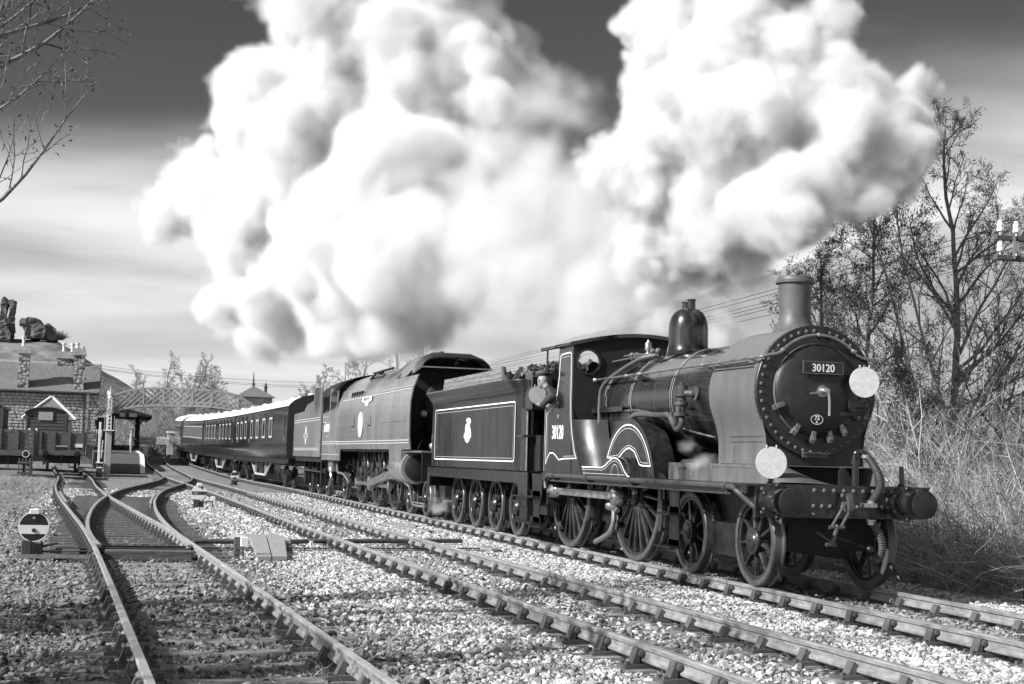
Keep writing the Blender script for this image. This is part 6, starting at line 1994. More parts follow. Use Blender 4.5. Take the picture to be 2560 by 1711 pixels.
MB().add([(-7.2, -6.1, -.08), (-7.2, -5.3, -.08), (-6.32, -5.22, -.06), (-6.32, -5.9, -.06), (-7.2, -6.1, -.2), (-7.2, -5.3, -.2), (-6.32, -5.22, -.2), (-6.32, -5.9, -.2)], [(0, 1, 2, 3), (0, 4, 5, 1), (1, 5, 6, 2), (2, 6, 7, 3), (3, 7, 4, 0)]).build('board', M['concrete'], CV, smooth=0)
BX = whole('junction_box', 'white box on a short dark post in front of the board cover', 'box', (-2.4, -6.4, -.2))
MB().bbox(-2.45, -2.35, -6.47, -6.38, -.22, .14, .006).build('post', M['timber'], BX)
MB().bbox(-2.40, -2.28, -6.38, -6.26, .0, .15, .008).build('box', M['white_paint'], BX)
MB().tube([(-2.34, -6.33, 0), (-2.34, -6.33, -.2)], .008, 5).build('cable', M['under'], BX)
# loose planks lying by the train track
for k, (x, y, a, L) in enumerate(((-11.0, -1.75, .25, 1.5), (-12.4, -1.95, .2, 1.1), (-13.0, -1.6, .35, 1.3), (-4.6, -1.8, .12, .7))):
    o = MB().bbox(-L / 2, L / 2, -.09, .09, 0, .05, .005).build('loose_plank', M['sleeper'], smooth=0)
    o.location = (x, y, ground_z(x, y) + .03); o.rotation_euler = (0, .02, a)
    tag(o, ['longest of the loose planks in the ballast beside the second engine', 'short loose plank lying behind the longest one by the train track', 'loose plank furthest along the ballast beside the train track', 'small plank end lying in the ballast beside the leading tender'][k], 'plank', 'loose planks on the ballast')
# rail joint plates
for x, P, s in ((3.0, PC, -1), (-7.0, PA, 1), (-20.0, PB, 1)):
    p = on_path(P, x)
    MB().box(p.x - .25, p.x + .25, p.y + s * .7525 - .06, p.y + s * .7525 - .03, -.11, -.05).build('fish_plate', M['chair'], TC if P is PC else (TA if P is PA else TB))

# ------------------------------------------------------------------ telegraph pole and wires
TX = 3.0
arm = [px_x(2487.8, v, TX) for v in (587, 636.8)]
TP = whole('telegraph_pole', 'telegraph pole at the picture edge with white insulators on two arms', 'pole', (TX - .12, arm[0].y + 1.35, -.5))
MB().tube([(TX - .12, arm[0].y + 1.35, -.6), (TX - .12, arm[0].y + 1.35, arm[0].z + .6)], [.14, .10], 12).build('pole', M['timber'], TP)
ins = []
for k, a_ in enumerate(arm):
    MB().bbox(TX - .04, TX + .04, a_.y, a_.y + 2.7, a_.z - .07, a_.z, .008).build('cross_arm', M['timber'], TP)
    for dy in (.08, .34, .80, 1.9, 2.35, 2.6):
        MB().lathe([(.010, -.04), (.010, .05), (.045, .045), (.05, .08), (.038, .095), (.042, .105), (.042, .15), (.03, .165), (.034, .175), (.03, .20), (.008, .205)], (TX, a_.y + dy, a_.z + .01), 'z', 12).build('insulator', M['white'], TP)
        if dy < 1.0: ins.append((a_.y + dy, a_.z + .12))
MB().bar((TX + .05, arm[0].y + .27, arm[1].z - .05), (TX + .05, arm[0].y + .27, arm[0].z), .03, .03).build('arm_brace', M['steel'], TP)
WR = whole('telegraph_wires', 'telegraph wires running behind the engine towards the far trees', 'wires', (-40, 7, 5))
for y, z in ins:
    a, b = Vector((TX, y, z)), Vector((-75, y + 4.2, z + 1.6))
    MB().tube([a.lerp(b, t) - Vector((0, 0, 4 * .5 * t * (1 - t))) for t in np.linspace(0, 1, 16)], .005, 4, cap=False).build('wire', M['under'], WR)
WR2 = whole('telegraph_wires', 'pair of wires crossing above the footbridge from the station roof', 'wires', (-95, 0, 8))
for dz in (0, .18, .26):
    a, b = Vector((-94.8, -9.6, 7.9 - dz)), Vector((-110, 12, 8.1 - dz * 2))
    MB().tube([a.lerp(b, t) - Vector((0, 0, 4 * .35 * t * (1 - t))) for t in np.linspace(0, 1, 14)], .012, 4, cap=False).build('wire', M['under'], WR2)
FP = whole('fence_post', 'dark iron fence post on the bank beyond the engine', 'post', (4.4, 2.7, -.3))
MB().tube([(4.4, 2.75, -.35), (4.4, 2.75, .25)], .022, 6).box(4.36, 4.44, 2.70, 2.80, .05, .12).build('shaft', M['under'], FP)
# ------------------------------------------------------------------ bare trees and scrub
M['bark'] = mat('dark_bark', 0.19, 0.9, var=0.5, vscale=5, bump=.5, bscale=20)
M['palebark'] = mat('pale_bark', 0.34, 0.85, var=0.35, vscale=6, stretch=(1, 1, .4), bump=.3, bscale=20)
M['twig'] = mat('brown_twig', 0.19, 0.9, island=.5)
M['paletwig'] = mat('dry_pale_twig', 0.52, 0.8, island=.5)
M['midtwig'] = mat('grey_twig', 0.29, 0.85, island=.5)
M['catkin'] = mat('alder_catkin', 0.075, 0.9, island=.5)
M['leaf'] = mat('bramble_leaf', 0.20, 0.6, island=.6)
class Seg:
    """collects tapered branch pieces and turns them into one mesh with numpy"""
    def __init__(s, sides):
        s.a, s.b, s.r, s.q, s.n = [], [], [], [], sides
    def add(s, a, b, ra, rb):
        s.a.append(a); s.b.append(b); s.r.append(ra); s.q.append(rb)
    def mesh(s, name, mt, smooth=True):
        A = np.array(s.a, np.float64).reshape(-1, 3); B = np.array(s.b, np.float64).reshape(-1, 3)
        ra = np.array(s.r).reshape(-1, 1); rb = np.array(s.q).reshape(-1, 1)
        D = B - A
        D /= np.maximum(np.linalg.norm(D, axis=1, keepdims=True), 1e-9)
        ref = np.where(np.abs(D[:, 2:3]) < .9, np.array([[0, 0, 1.0]]), np.array([[1.0, 0, 0]]))
        S = np.cross(D, ref); S /= np.maximum(np.linalg.norm(S, axis=1, keepdims=True), 1e-9)
        U = np.cross(S, D)
        n, m = s.n, len(A)
        V = np.zeros((m, 2 * n, 3))
        for k in range(n):
            c, t = math.cos(2 * PI * k / n), math.sin(2 * PI * k / n)
            V[:, k] = A + (S * c + U * t) * ra
            V[:, n + k] = B + (S * c + U * t) * rb
        base = (np.arange(m) * 2 * n).reshape(-1, 1, 1)
        F = np.array([[k, (k + 1) % n, n + (k + 1) % n, n + k] for k in range(n)]).reshape(1, n, 4)
        F = (F + base).reshape(-1)
        me = bpy.data.meshes.new(name)
        me.vertices.add(m * 2 * n); me.vertices.foreach_set('co', V.astype(np.float32).ravel())
        nf = m * n
        me.loops.add(nf * 4); me.loops.foreach_set('vertex_index', F.astype(np.int32))
        me.polygons.add(nf); me.polygons.foreach_set('loop_start', np.arange(0, nf * 4, 4, dtype=np.int32))
        me.update(calc_edges=True)
        me.materials.append(mt)
        if smooth: me.polygons.foreach_set('use_smooth', [True] * nf)
        return me
def flakes(name, pts, rng, size, mt):
    """small narrow leaf-like faces hung at points"""
    P = np.array(pts)
    n = len(P)
    d = rng.normal(size=(n, 3)); d[:, 2] -= 1.0
    d /= np.linalg.norm(d, axis=1, keepdims=True)
    e = rng.normal(size=(n, 3)); e -= d * (e * d).sum(1, keepdims=True); e /= np.linalg.norm(e, axis=1, keepdims=True)
    L = size * rng.uniform(.6, 1.4, (n, 1)); w = L * .15
    V = np.stack([P, P + d * L * .5 + e * w, P + d * L, P + d * L * .5 - e * w], 1)
    me = bpy.data.meshes.new(name)
    me.vertices.add(n * 4); me.vertices.foreach_set('co', V.astype(np.float32).ravel())
    me.loops.add(n * 4); me.loops.foreach_set('vertex_index', np.arange(n * 4, dtype=np.int32))
    me.polygons.add(n); me.polygons.foreach_set('loop_start', np.arange(0, n * 4, 4, dtype=np.int32))
    me.update(calc_edges=True)
    me.materials.append(mt)
    return me
def grow(rng, base, height, lean, spread, levels=4, trunk_r=.09, first=.25, nb=(14, 5, 5, 4), upward=.5, droop=0.0, limbs=1, wig=.12, tmin=.0045):
    wood, twig, tips = Seg(6), Seg(3), []
    def branch(p, d, L, r, lev):
        n = max(3, int(L / (.22 if lev > 1 else .35)) + 1) if lev < levels - 1 else 3
        pts = [p.copy()]
        dirs = []
        dd = d.copy()
        for k in range(n):
            wg = wig * (.45 if lev == 0 else 1.0)
            dd = dd + Vector((rng.gauss(0, wg), rng.gauss(0, wg), rng.gauss(0, wg) + (upward * .10 if lev else .02) - droop * .08 * lev)) + (d - dd) * (.35 if lev == 0 else .12)
            dd.normalize()
            pts.append(pts[-1] + dd * (L / n)); dirs.append(dd.copy())
        for k in range(n):
            a, b = r * (1 - .82 * k / n), r * (1 - .82 * (k + 1) / n)
            (wood if lev < 2 else twig).add(pts[k], pts[k + 1], max(a, tmin), max(b, tmin * .75))
            if lev >= levels - 2: tips.append(pts[k].lerp(pts[k + 1], rng.random()))
        if lev >= levels - 1:
            return
        cnt = nb[min(lev, len(nb) - 1)]
        for k in range(cnt):
            t = first + (1 - first) * (k + rng.random() * .9) / cnt if lev == 0 else .18 + .82 * (k + rng.random() * .8) / cnt
            t = min(t, .98)
            i = min(n - 1, int(t * n)); f = t * n - i
            q = pts[i].lerp(pts[i + 1], f)
            ax = dirs[i]
            side = ax.orthogonal().normalized()
            side.rotate(Matrix.Rotation(rng.uniform(0, 2 * PI), 3, ax))
            ang = rng.uniform(.55, 1.05) * spread
            nd = (ax * math.cos(ang) + side * math.sin(ang)).normalized()
            taper = (1 - .75 * t) if lev == 0 else (1 - .55 * t)
            branch(q, nd, L * (.42 if lev == 0 else .50) * taper * rng.uniform(.75, 1.25), max(r * (1 - .8 * t) * .55, tmin), lev + 1)
    for k in range(limbs):
        d = Vector((lean[0] + rng.gauss(0, .05) * (limbs > 1) * 3, lean[1] + rng.gauss(0, .05) * (limbs > 1) * 3, 1)).normalized()
        branch(Vector(base), d, height * (1 if k == 0 else rng.uniform(.6, .95)), trunk_r * (1 if k == 0 else .75), 0)
    return wood, twig, tips
def tree(name, label, seed, base, height, lean=(0, 0), spread=1.0, bark='bark', twigm='twig', catkins=6500, group=None, csize=.05, **k):
    rng = random.Random(seed)
    T = whole(name, label, 'tree', base, group)
    wood, twig, tips = grow(rng, base, height, lean, spread, **k)
    place('trunk', wood.mesh('trunk', M[bark]), T)
    place('crown', twig.mesh('crown', M[twigm]), T, kind='stuff')
    if catkins:
        nr = np.random.default_rng(seed)
        tp = np.array([tuple(t) for t in tips])
        idx = nr.integers(0, len(tp), catkins)
        place('catkins', flakes('catkins', tp[idx] + nr.normal(0, .045, (catkins, 3)), nr, csize, M['catkin']), T, kind='stuff')
    return T
AL = 'alders beyond the engine'
tree('alder_tree', 'tallest alder hung with catkins beyond the engine', 21, (-4.2, 7.4, -.7), 8.9, (0, -.02), .95, catkins=6500, group=AL, levels=5, nb=(27, 7, 6, 4), trunk_r=.12, first=.22, csize=.048)
tree('alder_tree', 'catkin-hung alder standing next to the tallest, its top lost in steam', 22, (-5.5, 6.1, -.7), 7.4, (.02, .01), 1.0, catkins=6500, group=AL, levels=5, nb=(27, 7, 6, 4), trunk_r=.10, first=.2, csize=.048)
tree('alder_tree', 'spreading alder reaching towards the chimney of the leading engine', 23, (-5.0, 5.0, -.7), 6.3, (.02, .0), 1.1, catkins=6500, group=AL, levels=5, nb=(27, 7, 6, 4), trunk_r=.09, first=.15, csize=.048)
tree('alder_tree', 'alder crowded against the picture edge below the insulators', 24, (-3.5, 8.9, -.7), 6.6, (.02, .02), 1.05, catkins=6500, group=AL, levels=5, nb=(27, 7, 6, 4), trunk_r=.10, first=.15, csize=.048)
tree('alder_tree', 'dark alder filling the picture edge behind the insulators', 25, (-7.5, 10.6, -.7), 8.2, (.0, .0), 1.0, catkins=6500, group=AL, levels=5, nb=(27, 7, 6, 4), trunk_r=.10, first=.15, csize=.048)
# pale leaning stems, sunlit, close behind the buffer beam
PS = 'pale leaning stems behind the engine'
for k, (a, b, r, lb) in enumerate((((-.5, 5.15, -.6), (-1.2, 3.55, 3.1), .050, 'pale sunlit sapling leaning towards the smokebox'), ((-1.5, 6.0, -.6), (-1.5, 4.35, 4.2), .065, 'thick pale stem leaning towards the white disc'), ((-1.8, 6.5, -.6), (-2.4, 5.3, 4.6), .060, 'pale stem standing between the leaning stems and the dark trunks'), ((.3, 4.55, -.6), (.0, 3.95, 2.2), .040, 'thin pale sapling rising just past the far buffer'))):
    a, b = Vector(a), Vector(b)
    L = (b - a).length
    d = (b - a).normalized()
    tree('sapling', lb, 40 + k, tuple(a), L * 1.35, (d.x / d.z, d.y / d.z), 1.0, 'palebark', 'paletwig', group=PS, nb=(13, 5, 4), levels=4, trunk_r=r, first=.25, wig=.10)
# scrub: countless pale twigs and brambles
def scrub(name, label, n, area, seed, lo, hi, mt, rad=.006, arch=1.0):
    rng = random.Random(seed)
    sg = Seg(3)
    for k in range(n):
        x, y = area(rng)
        p = Vector((x, y, ground_z(x, y) - .05))
        L = rng.uniform(lo, hi)
        d = Vector((rng.gauss(0, .55), rng.gauss(0, .55), rng.uniform(.5, 1.1))).normalized()
        m = 6
        for i in range(m):
            q = p + d * (L / m)
            sg.add(p, q, rad * (1 - .7 * i / m), rad * (1 - .7 * (i + 1) / m))
            if i > 1 and rng.random() < .55:
                e = (d + Vector((rng.gauss(0, .7), rng.gauss(0, .7), rng.gauss(0, .5)))).normalized()
                w = q + e * L * rng.uniform(.1, .28)
                sg.add(q, w, rad * .45, rad * .2)
                w2 = w + (e + Vector((rng.gauss(0, .5), rng.gauss(0, .5), rng.gauss(0, .4)))).normalized() * L * .12
                sg.add(w, w2, rad * .25, rad * .12)
            p = q
            d = (d + Vector((rng.gauss(0, .16), rng.gauss(0, .16), -.16 * arch + rng.gauss(0, .1)))).normalized()
    o = place(name, sg.mesh(name, mt), kind='stuff')
    return tag(o, label, 'scrub')
def bank(rng):
    x = rng.uniform(-13, 4.2)
    return x, 3.4 + abs(rng.gauss(0, 2.6)) + (.5 if x > 2 else 0)
scrub('undergrowth', 'pale tangle of dry twigs and brambles on the bank behind the engine', 6500, bank, 61, .8, 2.6, M['paletwig'], .007)
scrub('undergrowth', 'darker tangle of twigs mixed through the bank behind the engine', 4200, bank, 62, .6, 3.2, M['midtwig'], .007, .6)
scrub('undergrowth', 'tall thin wands of growth standing behind the alders', 2600, lambda r: (r.uniform(-24, -6), r.uniform(5.5, 13)), 63, 2.0, 4.6, M['midtwig'], .009, .25)
scrub('undergrowth', 'tall pale wands and dead stems standing in front of the alders', 1500, lambda r: (r.uniform(-6, 2), r.uniform(4, 8)), 71, 1.6, 4.2, M['paletwig'], .008, .35)
scrub('undergrowth', 'thick fallen pale branches crossing the bank behind the engine', 260, lambda r: (r.uniform(-5, 3), r.uniform(3.8, 7)), 72, 1.6, 3.6, M['paletwig'], .018, .7)
nr = np.random.default_rng(9)
lp = []
for k in range(5200):
    x = nr.uniform(-9, 4); y = 3.6 + abs(nr.normal(0, 2.2))
    lp.append((x, y, -.55 + abs(nr.normal(0, .45))))
tag(place('bramble_leaves', flakes('bramble_leaves', lp, nr, .07, M['leaf']), kind='stuff'), 'small bramble leaves low on the bank behind the engine', 'leaves')
# bare trees far off
FT = 'bare trees behind the train'
far = [('bare wide tree rising behind the second tender', (-66, 6.0, -.8), 9.6, (.0, -.03), 1.25, 4), ('slim bare tree beside the wide tree behind the train', (-62, 7.8, -.8), 9.8, (0, .02), .8, 3), ('bushy bare tree behind the tender of the leading engine', (-38, 10.0, -.8), 6.6, (0, 0), 1.0, 4), ('low bare tree between the leading cab and tender', (-36, 11.6, -.8), 6.2, (0, .02), 1.0, 4), ('bare tree just left of the tender coal', (-42, 8.8, -.8), 6.6, (0, 0), 1.0, 4),
       ('bare tree right of the finialled roof', (-112, 9.5, 0), 9.5, (0, 0), 1.1, 3), ('bare tree left of the finialled roof', (-140, 2.5, .5), 11.0, (0, 0), 1.1, 4), ('bare tree above the middle of the footbridge', (-142, -2.5, .5), 11.2, (0, 0), 1.1, 4), ('bare tree above the end of the footbridge', (-145, -6, .5), 9.8, (0, 0), 1.1, 4), ('broad bare tree behind the footbridge deck', (-138, .3, .5), 10.6, (0, 0), 1.15, 4), ('bare tree at the far end of the hill slope', (-150, -9, .5), 8.4, (0, 0), 1.1, 4)]
for k, (lb, b, h, ln, sp, li) in enumerate(far):
    tree('bare_tree', lb, 80 + k, b, h, ln, sp, 'bark', 'midtwig', group=FT, nb=(18, 7, 6, 4), trunk_r=.15, first=.14, limbs=li + 1, wig=.12, upward=.8, tmin=.012 if b[0] > -80 else .02)
def thicket(rng):
    return rng.uniform(-150, -126), rng.uniform(-9, 12)
sg = scrub('far_thicket', 'grey leafless thicket beyond the platform end and bridge', 3800, thicket, 64, 2.0, 6.5, M['midtwig'], .03, .35)
scrub('far_thicket', 'dark evergreen growth under the footbridge behind the last coach', 1500, lambda r: (r.uniform(-136, -126), r.uniform(-2.2, 3)), 65, 1.5, 4.2, M['twig'], .05, .5)
scrub('far_hedge', 'leafless hedge line behind the train', 3500, lambda r: (r.uniform(-75, -25), r.uniform(7, 12)), 66, 1.2, 3.6, M['midtwig'], .018, .4)
scrub('hilltop_bush', 'bush beside the castle masonry on the hilltop', 260, lambda r: (-296 + r.uniform(-.4, .4), r.uniform(-19.3, -17.8)), 67, 1.2, 2.2, M['twig'], .04, .3).location.z = 23.4
# the tree whose branches hang in at the upper corner
tree('bare_tree', 'bare tree whose twigs reach into the upper corner over the siding', 99, (4.9, -10.45, -.2), 9.6, (.0, .005), 1.15, 'bark', 'twig', nb=(18, 7, 4, 3), trunk_r=.12, first=.50, limbs=3, upward=1.0, levels=4, wig=.09, tmin=.0035)
tree('bare_tree', 'bare tree standing off to the side whose shadow streaks the siding', 101, (11.0, -15.2, -.2), 9.5, (-.02, .05), 1.1, 'bark', 'twig', nb=(17, 7, 6, 4), trunk_r=.19, first=.2, limbs=4)
tree('bare_tree', 'second shadow-casting bare tree beyond the edge of the siding', 102, (7.5, -18.0, -.2), 11.0, (.0, .05), 1.1, 'bark', 'twig', nb=(17, 7, 6, 4), trunk_r=.2, first=.2, limbs=4)
# weeds and dry grass round the siding
def weeds(rng):
    while True:
        x = rng.uniform(-14, 12); y = rng.uniform(-12.5, -6.2)
        if mnoise.noise(Vector((x * .6, y * .6, 4))) > -.05 or y < -9.2: return x, y
scrub('dry_grass', 'dry grass and weeds growing round the siding', 9000, weeds, 68, .05, .22, M['paletwig'], .0035, 1.2)
scrub('dry_grass', 'dark weeds among the stones of the siding', 6000, weeds, 69, .04, .15, M['midtwig'], .004, 1.2)
scrub('bank_grass', 'rough grass along the edge of the bank beyond the engine', 6000, lambda r: (r.uniform(-12, 12), r.uniform(2.5, 4.6)), 70, .08, .3, M['midtwig'], .004, 1.2)
scrub('rough_grass', 'rough grass on the ground left of the siding', 7000, lambda r: (r.uniform(-56, -8), r.uniform(-17, -10.3)), 73, .10, .34, M['midtwig'], .007, 1.2)
scrub('rough_grass', 'pale dead grass on the ground left of the siding', 4500, lambda r: (r.uniform(-56, 8), r.uniform(-15, -9.8)), 74, .08, .28, M['paletwig'], .006, 1.2)
# ------------------------------------------------------------------ people
M['skin'] = mat('skin', 0.24, 0.55, var=.1, vscale=20)
M['jacket'] = mat('dark_jacket', 0.035, 0.8, var=.4, vscale=12, bump=.4, bscale=30)
M['coat'] = mat('pale_coat', 0.34, 0.85, var=.2, vscale=12, bump=.3, bscale=30)
M['shirt'] = mat('white_shirt', 0.70, 0.8, var=.1, vscale=12)
M['trousers'] = mat('dark_trousers', 0.06, 0.85, var=.3, vscale=12)
def person(label, J, look, cloth, legs='trousers', loc=(0, 0, 0), cap=True, bag=False, scarf=False, bulk=1.0):
    """J: joint name -> point. One skinned body; cap, scarf and bag are its children."""
    names = list(J)
    R = dict(pelvis=.135, waist=.125, chest=.15, neck=.058, chin=.062, head=.092, crown=.075, nose=.018,
             shl=.075, elbl=.052, wrl=.036, shr=.075, elbr=.052, wrr=.036, hipl=.095, hipr=.095, kneel=.068, kneer=.068, ankl=.048, ankr=.048, toel=.038, toer=.038)
    E = [('pelvis', 'waist'), ('waist', 'chest'), ('chest', 'neck'), ('neck', 'chin'), ('chin', 'head'), ('head', 'crown'), ('chest', 'shl'), ('shl', 'elbl'), ('elbl', 'wrl'), ('chest', 'shr'), ('shr', 'elbr'), ('elbr', 'wrr'),
         ('pelvis', 'hipl'), ('hipl', 'kneel'), ('kneel', 'ankl'), ('ankl', 'toel'), ('pelvis', 'hipr'), ('hipr', 'kneer'), ('kneer', 'ankr'), ('ankr', 'toer')]
    for k in ('pelvis', 'waist', 'chest', 'hipl', 'hipr', 'kneel', 'kneer', 'shl', 'shr', 'elbl', 'elbr'): R[k] *= bulk
    P = {k: Vector(v) for k, v in J.items()}
    lk = Vector(look).normalized()
    sd = lk.cross(Vector((0, 0, 1))).normalized()
    for s, sg in (('l', 1), ('r', -1)):
        w, e = P['wr' + s], P['elb' + s]
        d = (w - e).normalized()
        pm = w + d * .055
        P['palm' + s] = pm; R['palm' + s] = .036
        E.append(('wr' + s, 'palm' + s))
        sp = d.cross(Vector((0, 0, 1)))
        sp = sp.normalized() if sp.length > .2 else Vector((1, 0, 0))
        dn = d.cross(sp).normalized()
        if dn.z > 0: dn = -dn
        for f, (off, L) in enumerate(((-.030, .07), (-.010, .085), (.010, .08), (.028, .062))):
            a = pm + d * .03 + sp * off
            b = a + d * L * .5 + dn * .012
            c = b + d * L * .3 + dn * .03
            P['f%s%da' % (s, f)], P['f%s%db' % (s, f)], P['f%s%dc' % (s, f)] = a, b, c
            for q in 'abc': R['f%s%d%s' % (s, f, q)] = .0095
            E += [('palm' + s, 'f%s%da' % (s, f)), ('f%s%da' % (s, f), 'f%s%db' % (s, f)), ('f%s%db' % (s, f), 'f%s%dc' % (s, f))]
        a = w + d * .03 + sp * -.045; b = a + d * .04 - sp * .02
        P['t%sa' % s], P['t%sb' % s] = a, b
        R['t%sa' % s] = .012; R['t%sb' % s] = .010
        E += [('palm' + s, 't%sa' % s), ('t%sa' % s, 't%sb' % s)]
    names = list(P)
    me = bpy.data.meshes.new('body')
    me.from_pydata([tuple(P[k]) for k in names], [(names.index(a), names.index(b)) for a, b in E], [])
    o = bpy.data.objects.new('body', me)
    COL.objects.link(o)
    sk = o.modifiers.new('skin', 'SKIN')
    sk.use_smooth_shade = True
    if not me.skin_vertices:
        bpy.context.view_layer.objects.active = o
        with bpy.context.temp_override(object=o, active_object=o):
            try: bpy.ops.mesh.customdata_skin_add()
            except Exception: pass
    for i, k in enumerate(names):
        r = R[k]
        me.skin_vertices[0].data[i].radius = (r, r * (.82 if k in ('chest', 'pelvis', 'waist') else 1))
        me.skin_vertices[0].data[i].use_root = (k == 'pelvis')
    sb = o.modifiers.new('sub', 'SUBSURF'); sb.levels = 2; sb.render_levels = 2
    dg = bpy.context.evaluated_depsgraph_get()
    bm = bpy.data.meshes.new_from_object(o.evaluated_get(dg))
    bpy.data.objects.remove(o, do_unlink=True)
    bm.materials.clear()
    for k in ('skin', cloth, legs): bm.materials.append(M[k])
    pts = np.array([tuple(P[k]) for k in names])
    for p in bm.polygons:
        c = np.array(p.center)
        k = names[int(np.argmin(((pts - c) ** 2).sum(1)))]
        if k in ('chin', 'head', 'crown') or k[:4] == 'palm' or k[0] in 'ft': p.material_index = 0
        elif k[:3] in ('hip', 'kne', 'ank', 'toe', 'pel'): p.material_index = 2
        else: p.material_index = 1
        if k in ('toel', 'toer'): p.material_index = 2
    T = whole('person', label, 'person', loc)
    place('body', bm, T)
    h = P['head']
    f = MB()
    f.ball(h, .104, 16, 10, (.95, .95, 1.22))
    f.ball(h + lk * .035 - Vector((0, 0, .055)), .075, 12, 8)
    f.ball(h + lk * .105 - Vector((0, 0, .015)), .020, 8, 5, (1, 1, 1.3))
    for s in (-1, 1):
        f.ball(h + sd * s * .098 + Vector((0, 0, .0)), .024, 8, 5, (.8, .8, 1.3))
    f.ball(h + lk * .105 - Vector((0, 0, .062)), .014, 8, 4, (1.2, 1.2, .5))
    f.build('head', M['skin'], T, kind='stuff')
    e = MB()
    for s in (-1, 1): e.ball(h + lk * .098 + sd * s * .035 + Vector((0, 0, .022)), .011, 6, 4)
    e.build('eyes', M['jacket'], T, kind='stuff')
    top = P['crown']
    if cap:
        c = MB().ball(top + Vector((0, 0, .045)), .122, 16, 8, (1.05, 1.05, .5))
        c.prism([(0, 0), (0, 0), (0, 0)], 'z', 0, 0) if False else None
        pk = top + lk * .12
        c.ball(pk + Vector((0, 0, .005)), .075, 12, 5, (1.1, 1.1, .16))
        c.build('cap', M['trousers'], T)
    else:
        MB().ball(top + Vector((0, 0, .0)) - lk * .012, .105, 14, 8, (1, 1, .95)).build('hair', M['trousers'], T)
    if scarf:
        n = P['neck']; ch = P['chest']
        MB().tube([n + lk * .055 + sd * .02, n.lerp(ch, .5) + lk * .10 + sd * .02, ch + lk * .14 - Vector((0, 0, .06))], [.016, .024, .012], 8).build('shirt_front', M['shirt'], T)
    if bag:
        b0 = P['pelvis'] + lk * .20 + Vector((0, 0, .12))
        MB().bbox(b0.x - .10, b0.x + .10, b0.y - .14, b0.y + .14, b0.z - .12, b0.z + .12, .02).build('bag', M['jacket'], T)
    return T
# driver leaning from the leading cab, looking back along the train
person('driver in a flat cap leaning out of the leading cab, hand on its side', dict(
    pelvis=(-2.85, -.82, 2.10), waist=(-2.90, -.95, 2.26), chest=(-3.02, -1.17, 2.54), neck=(-3.10, -1.255, 2.68), chin=(-3.13, -1.28, 2.72), head=(-3.18, -1.31, 2.81), crown=(-3.20, -1.32, 2.89), 
    shl=(-2.86, -1.26, 2.54), elbl=(-3.05, -1.36, 2.38), wrl=(-3.30, -1.30, 2.40), shr=(-3.06, -.98, 2.54), elbr=(-3.22, -1.08, 2.36), wrr=(-3.42, -1.22, 2.41),
    hipl=(-2.78, -.88, 2.02), hipr=(-2.88, -.70, 2.02), kneel=(-2.80, -.92, 1.68), kneer=(-2.90, -.66, 1.68), ankl=(-2.72, -.90, 1.36), ankr=(-2.80, -.62, 1.36), toel=(-2.86, -.96, 1.34), toer=(-2.95, -.68, 1.34)),
    (-.9, -.42, -.05), 'jacket', loc=(-2.8, -.8, 1.3))
def standing(label, x, y, z, h, look, cloth, arm=.25, **k):
    lk = Vector((look[0], look[1], 0)).normalized(); sd = Vector((-lk.y, lk.x, 0))
    b = Vector((x, y, z)); q = h / 1.75
    def at(f, s, u): return tuple(b + (lk * f + sd * s + Vector((0, 0, u))) * q)
    return person(label, dict(pelvis=at(0, 0, .93), waist=at(0, 0, 1.08), chest=at(0, 0, 1.30), neck=at(.01, 0, 1.47), chin=at(.02, 0, 1.53), head=at(.03, 0, 1.62), crown=at(.02, 0, 1.69),
        shl=at(0, .18, 1.38), elbl=at(.02, .24, 1.12), wrl=at(arm, .16, 1.05), shr=at(0, -.18, 1.38), elbr=at(.02, -.24, 1.12), wrr=at(arm, -.16, 1.05),
        hipl=at(0, .09, .86), hipr=at(0, -.09, .86), kneel=at(.02, .10, .48), kneer=at(.02, -.10, .48), ankl=at(0, .10, .08), ankr=at(0, -.10, .08), toel=at(.13, .11, .05), toer=at(.13, -.11, .05)), (look[0], look[1], 0), cloth, loc=(x, y, z), **k)
standing('fireman standing inside the leading cab, seen through its round window', -2.35, -.62, 1.30, 1.72, (1, -.6), 'jacket')
standing('crewman in a white shirt at the cab opening of the second engine', -27.55, -1.02, 1.42, 1.82, (-.6, -.8), 'shirt')
pp = px_z(326.7, 1130.7, rail_z(-82) + .90)
standing('person in a pale coat standing on the platform holding a dark bag', -82.0, float(px_x(326.7, 1130.7, -82).y), rail_z(-82) - .18 + 1.08 * sstep(-72.8, -82, -82.0), 1.72, (.1, 1), 'coat', legs='coat', bag=True, bulk=1.35)
# white disc at the leading tender's front, its shade painted as grey
disc(-4.42, -1.02, 2.62, .165, .165, 'white disc with its shade painted grey, between the leading tender and the cab driver', 'grey_paint')
# ------------------------------------------------------------------ steam
def steam_material(name, dens, aniso=0.25, alb=0.99):
    m = bpy.data.materials.new(name)
    m.use_nodes = True
    nt = m.node_tree
    nt.nodes.clear()
    o = nt.nodes.new('ShaderNodeOutputMaterial')
    v = nt.nodes.new('ShaderNodeVolumePrincipled')
    v.inputs['Color'].default_value = (alb, alb, alb, 1)
    v.inputs['Density'].default_value = dens
    v.inputs['Density Attribute'].default_value = 'density'
    v.inputs['Anisotropy'].default_value = aniso
    nt.links.new(v.outputs[0], o.inputs['Volume'])
    return m

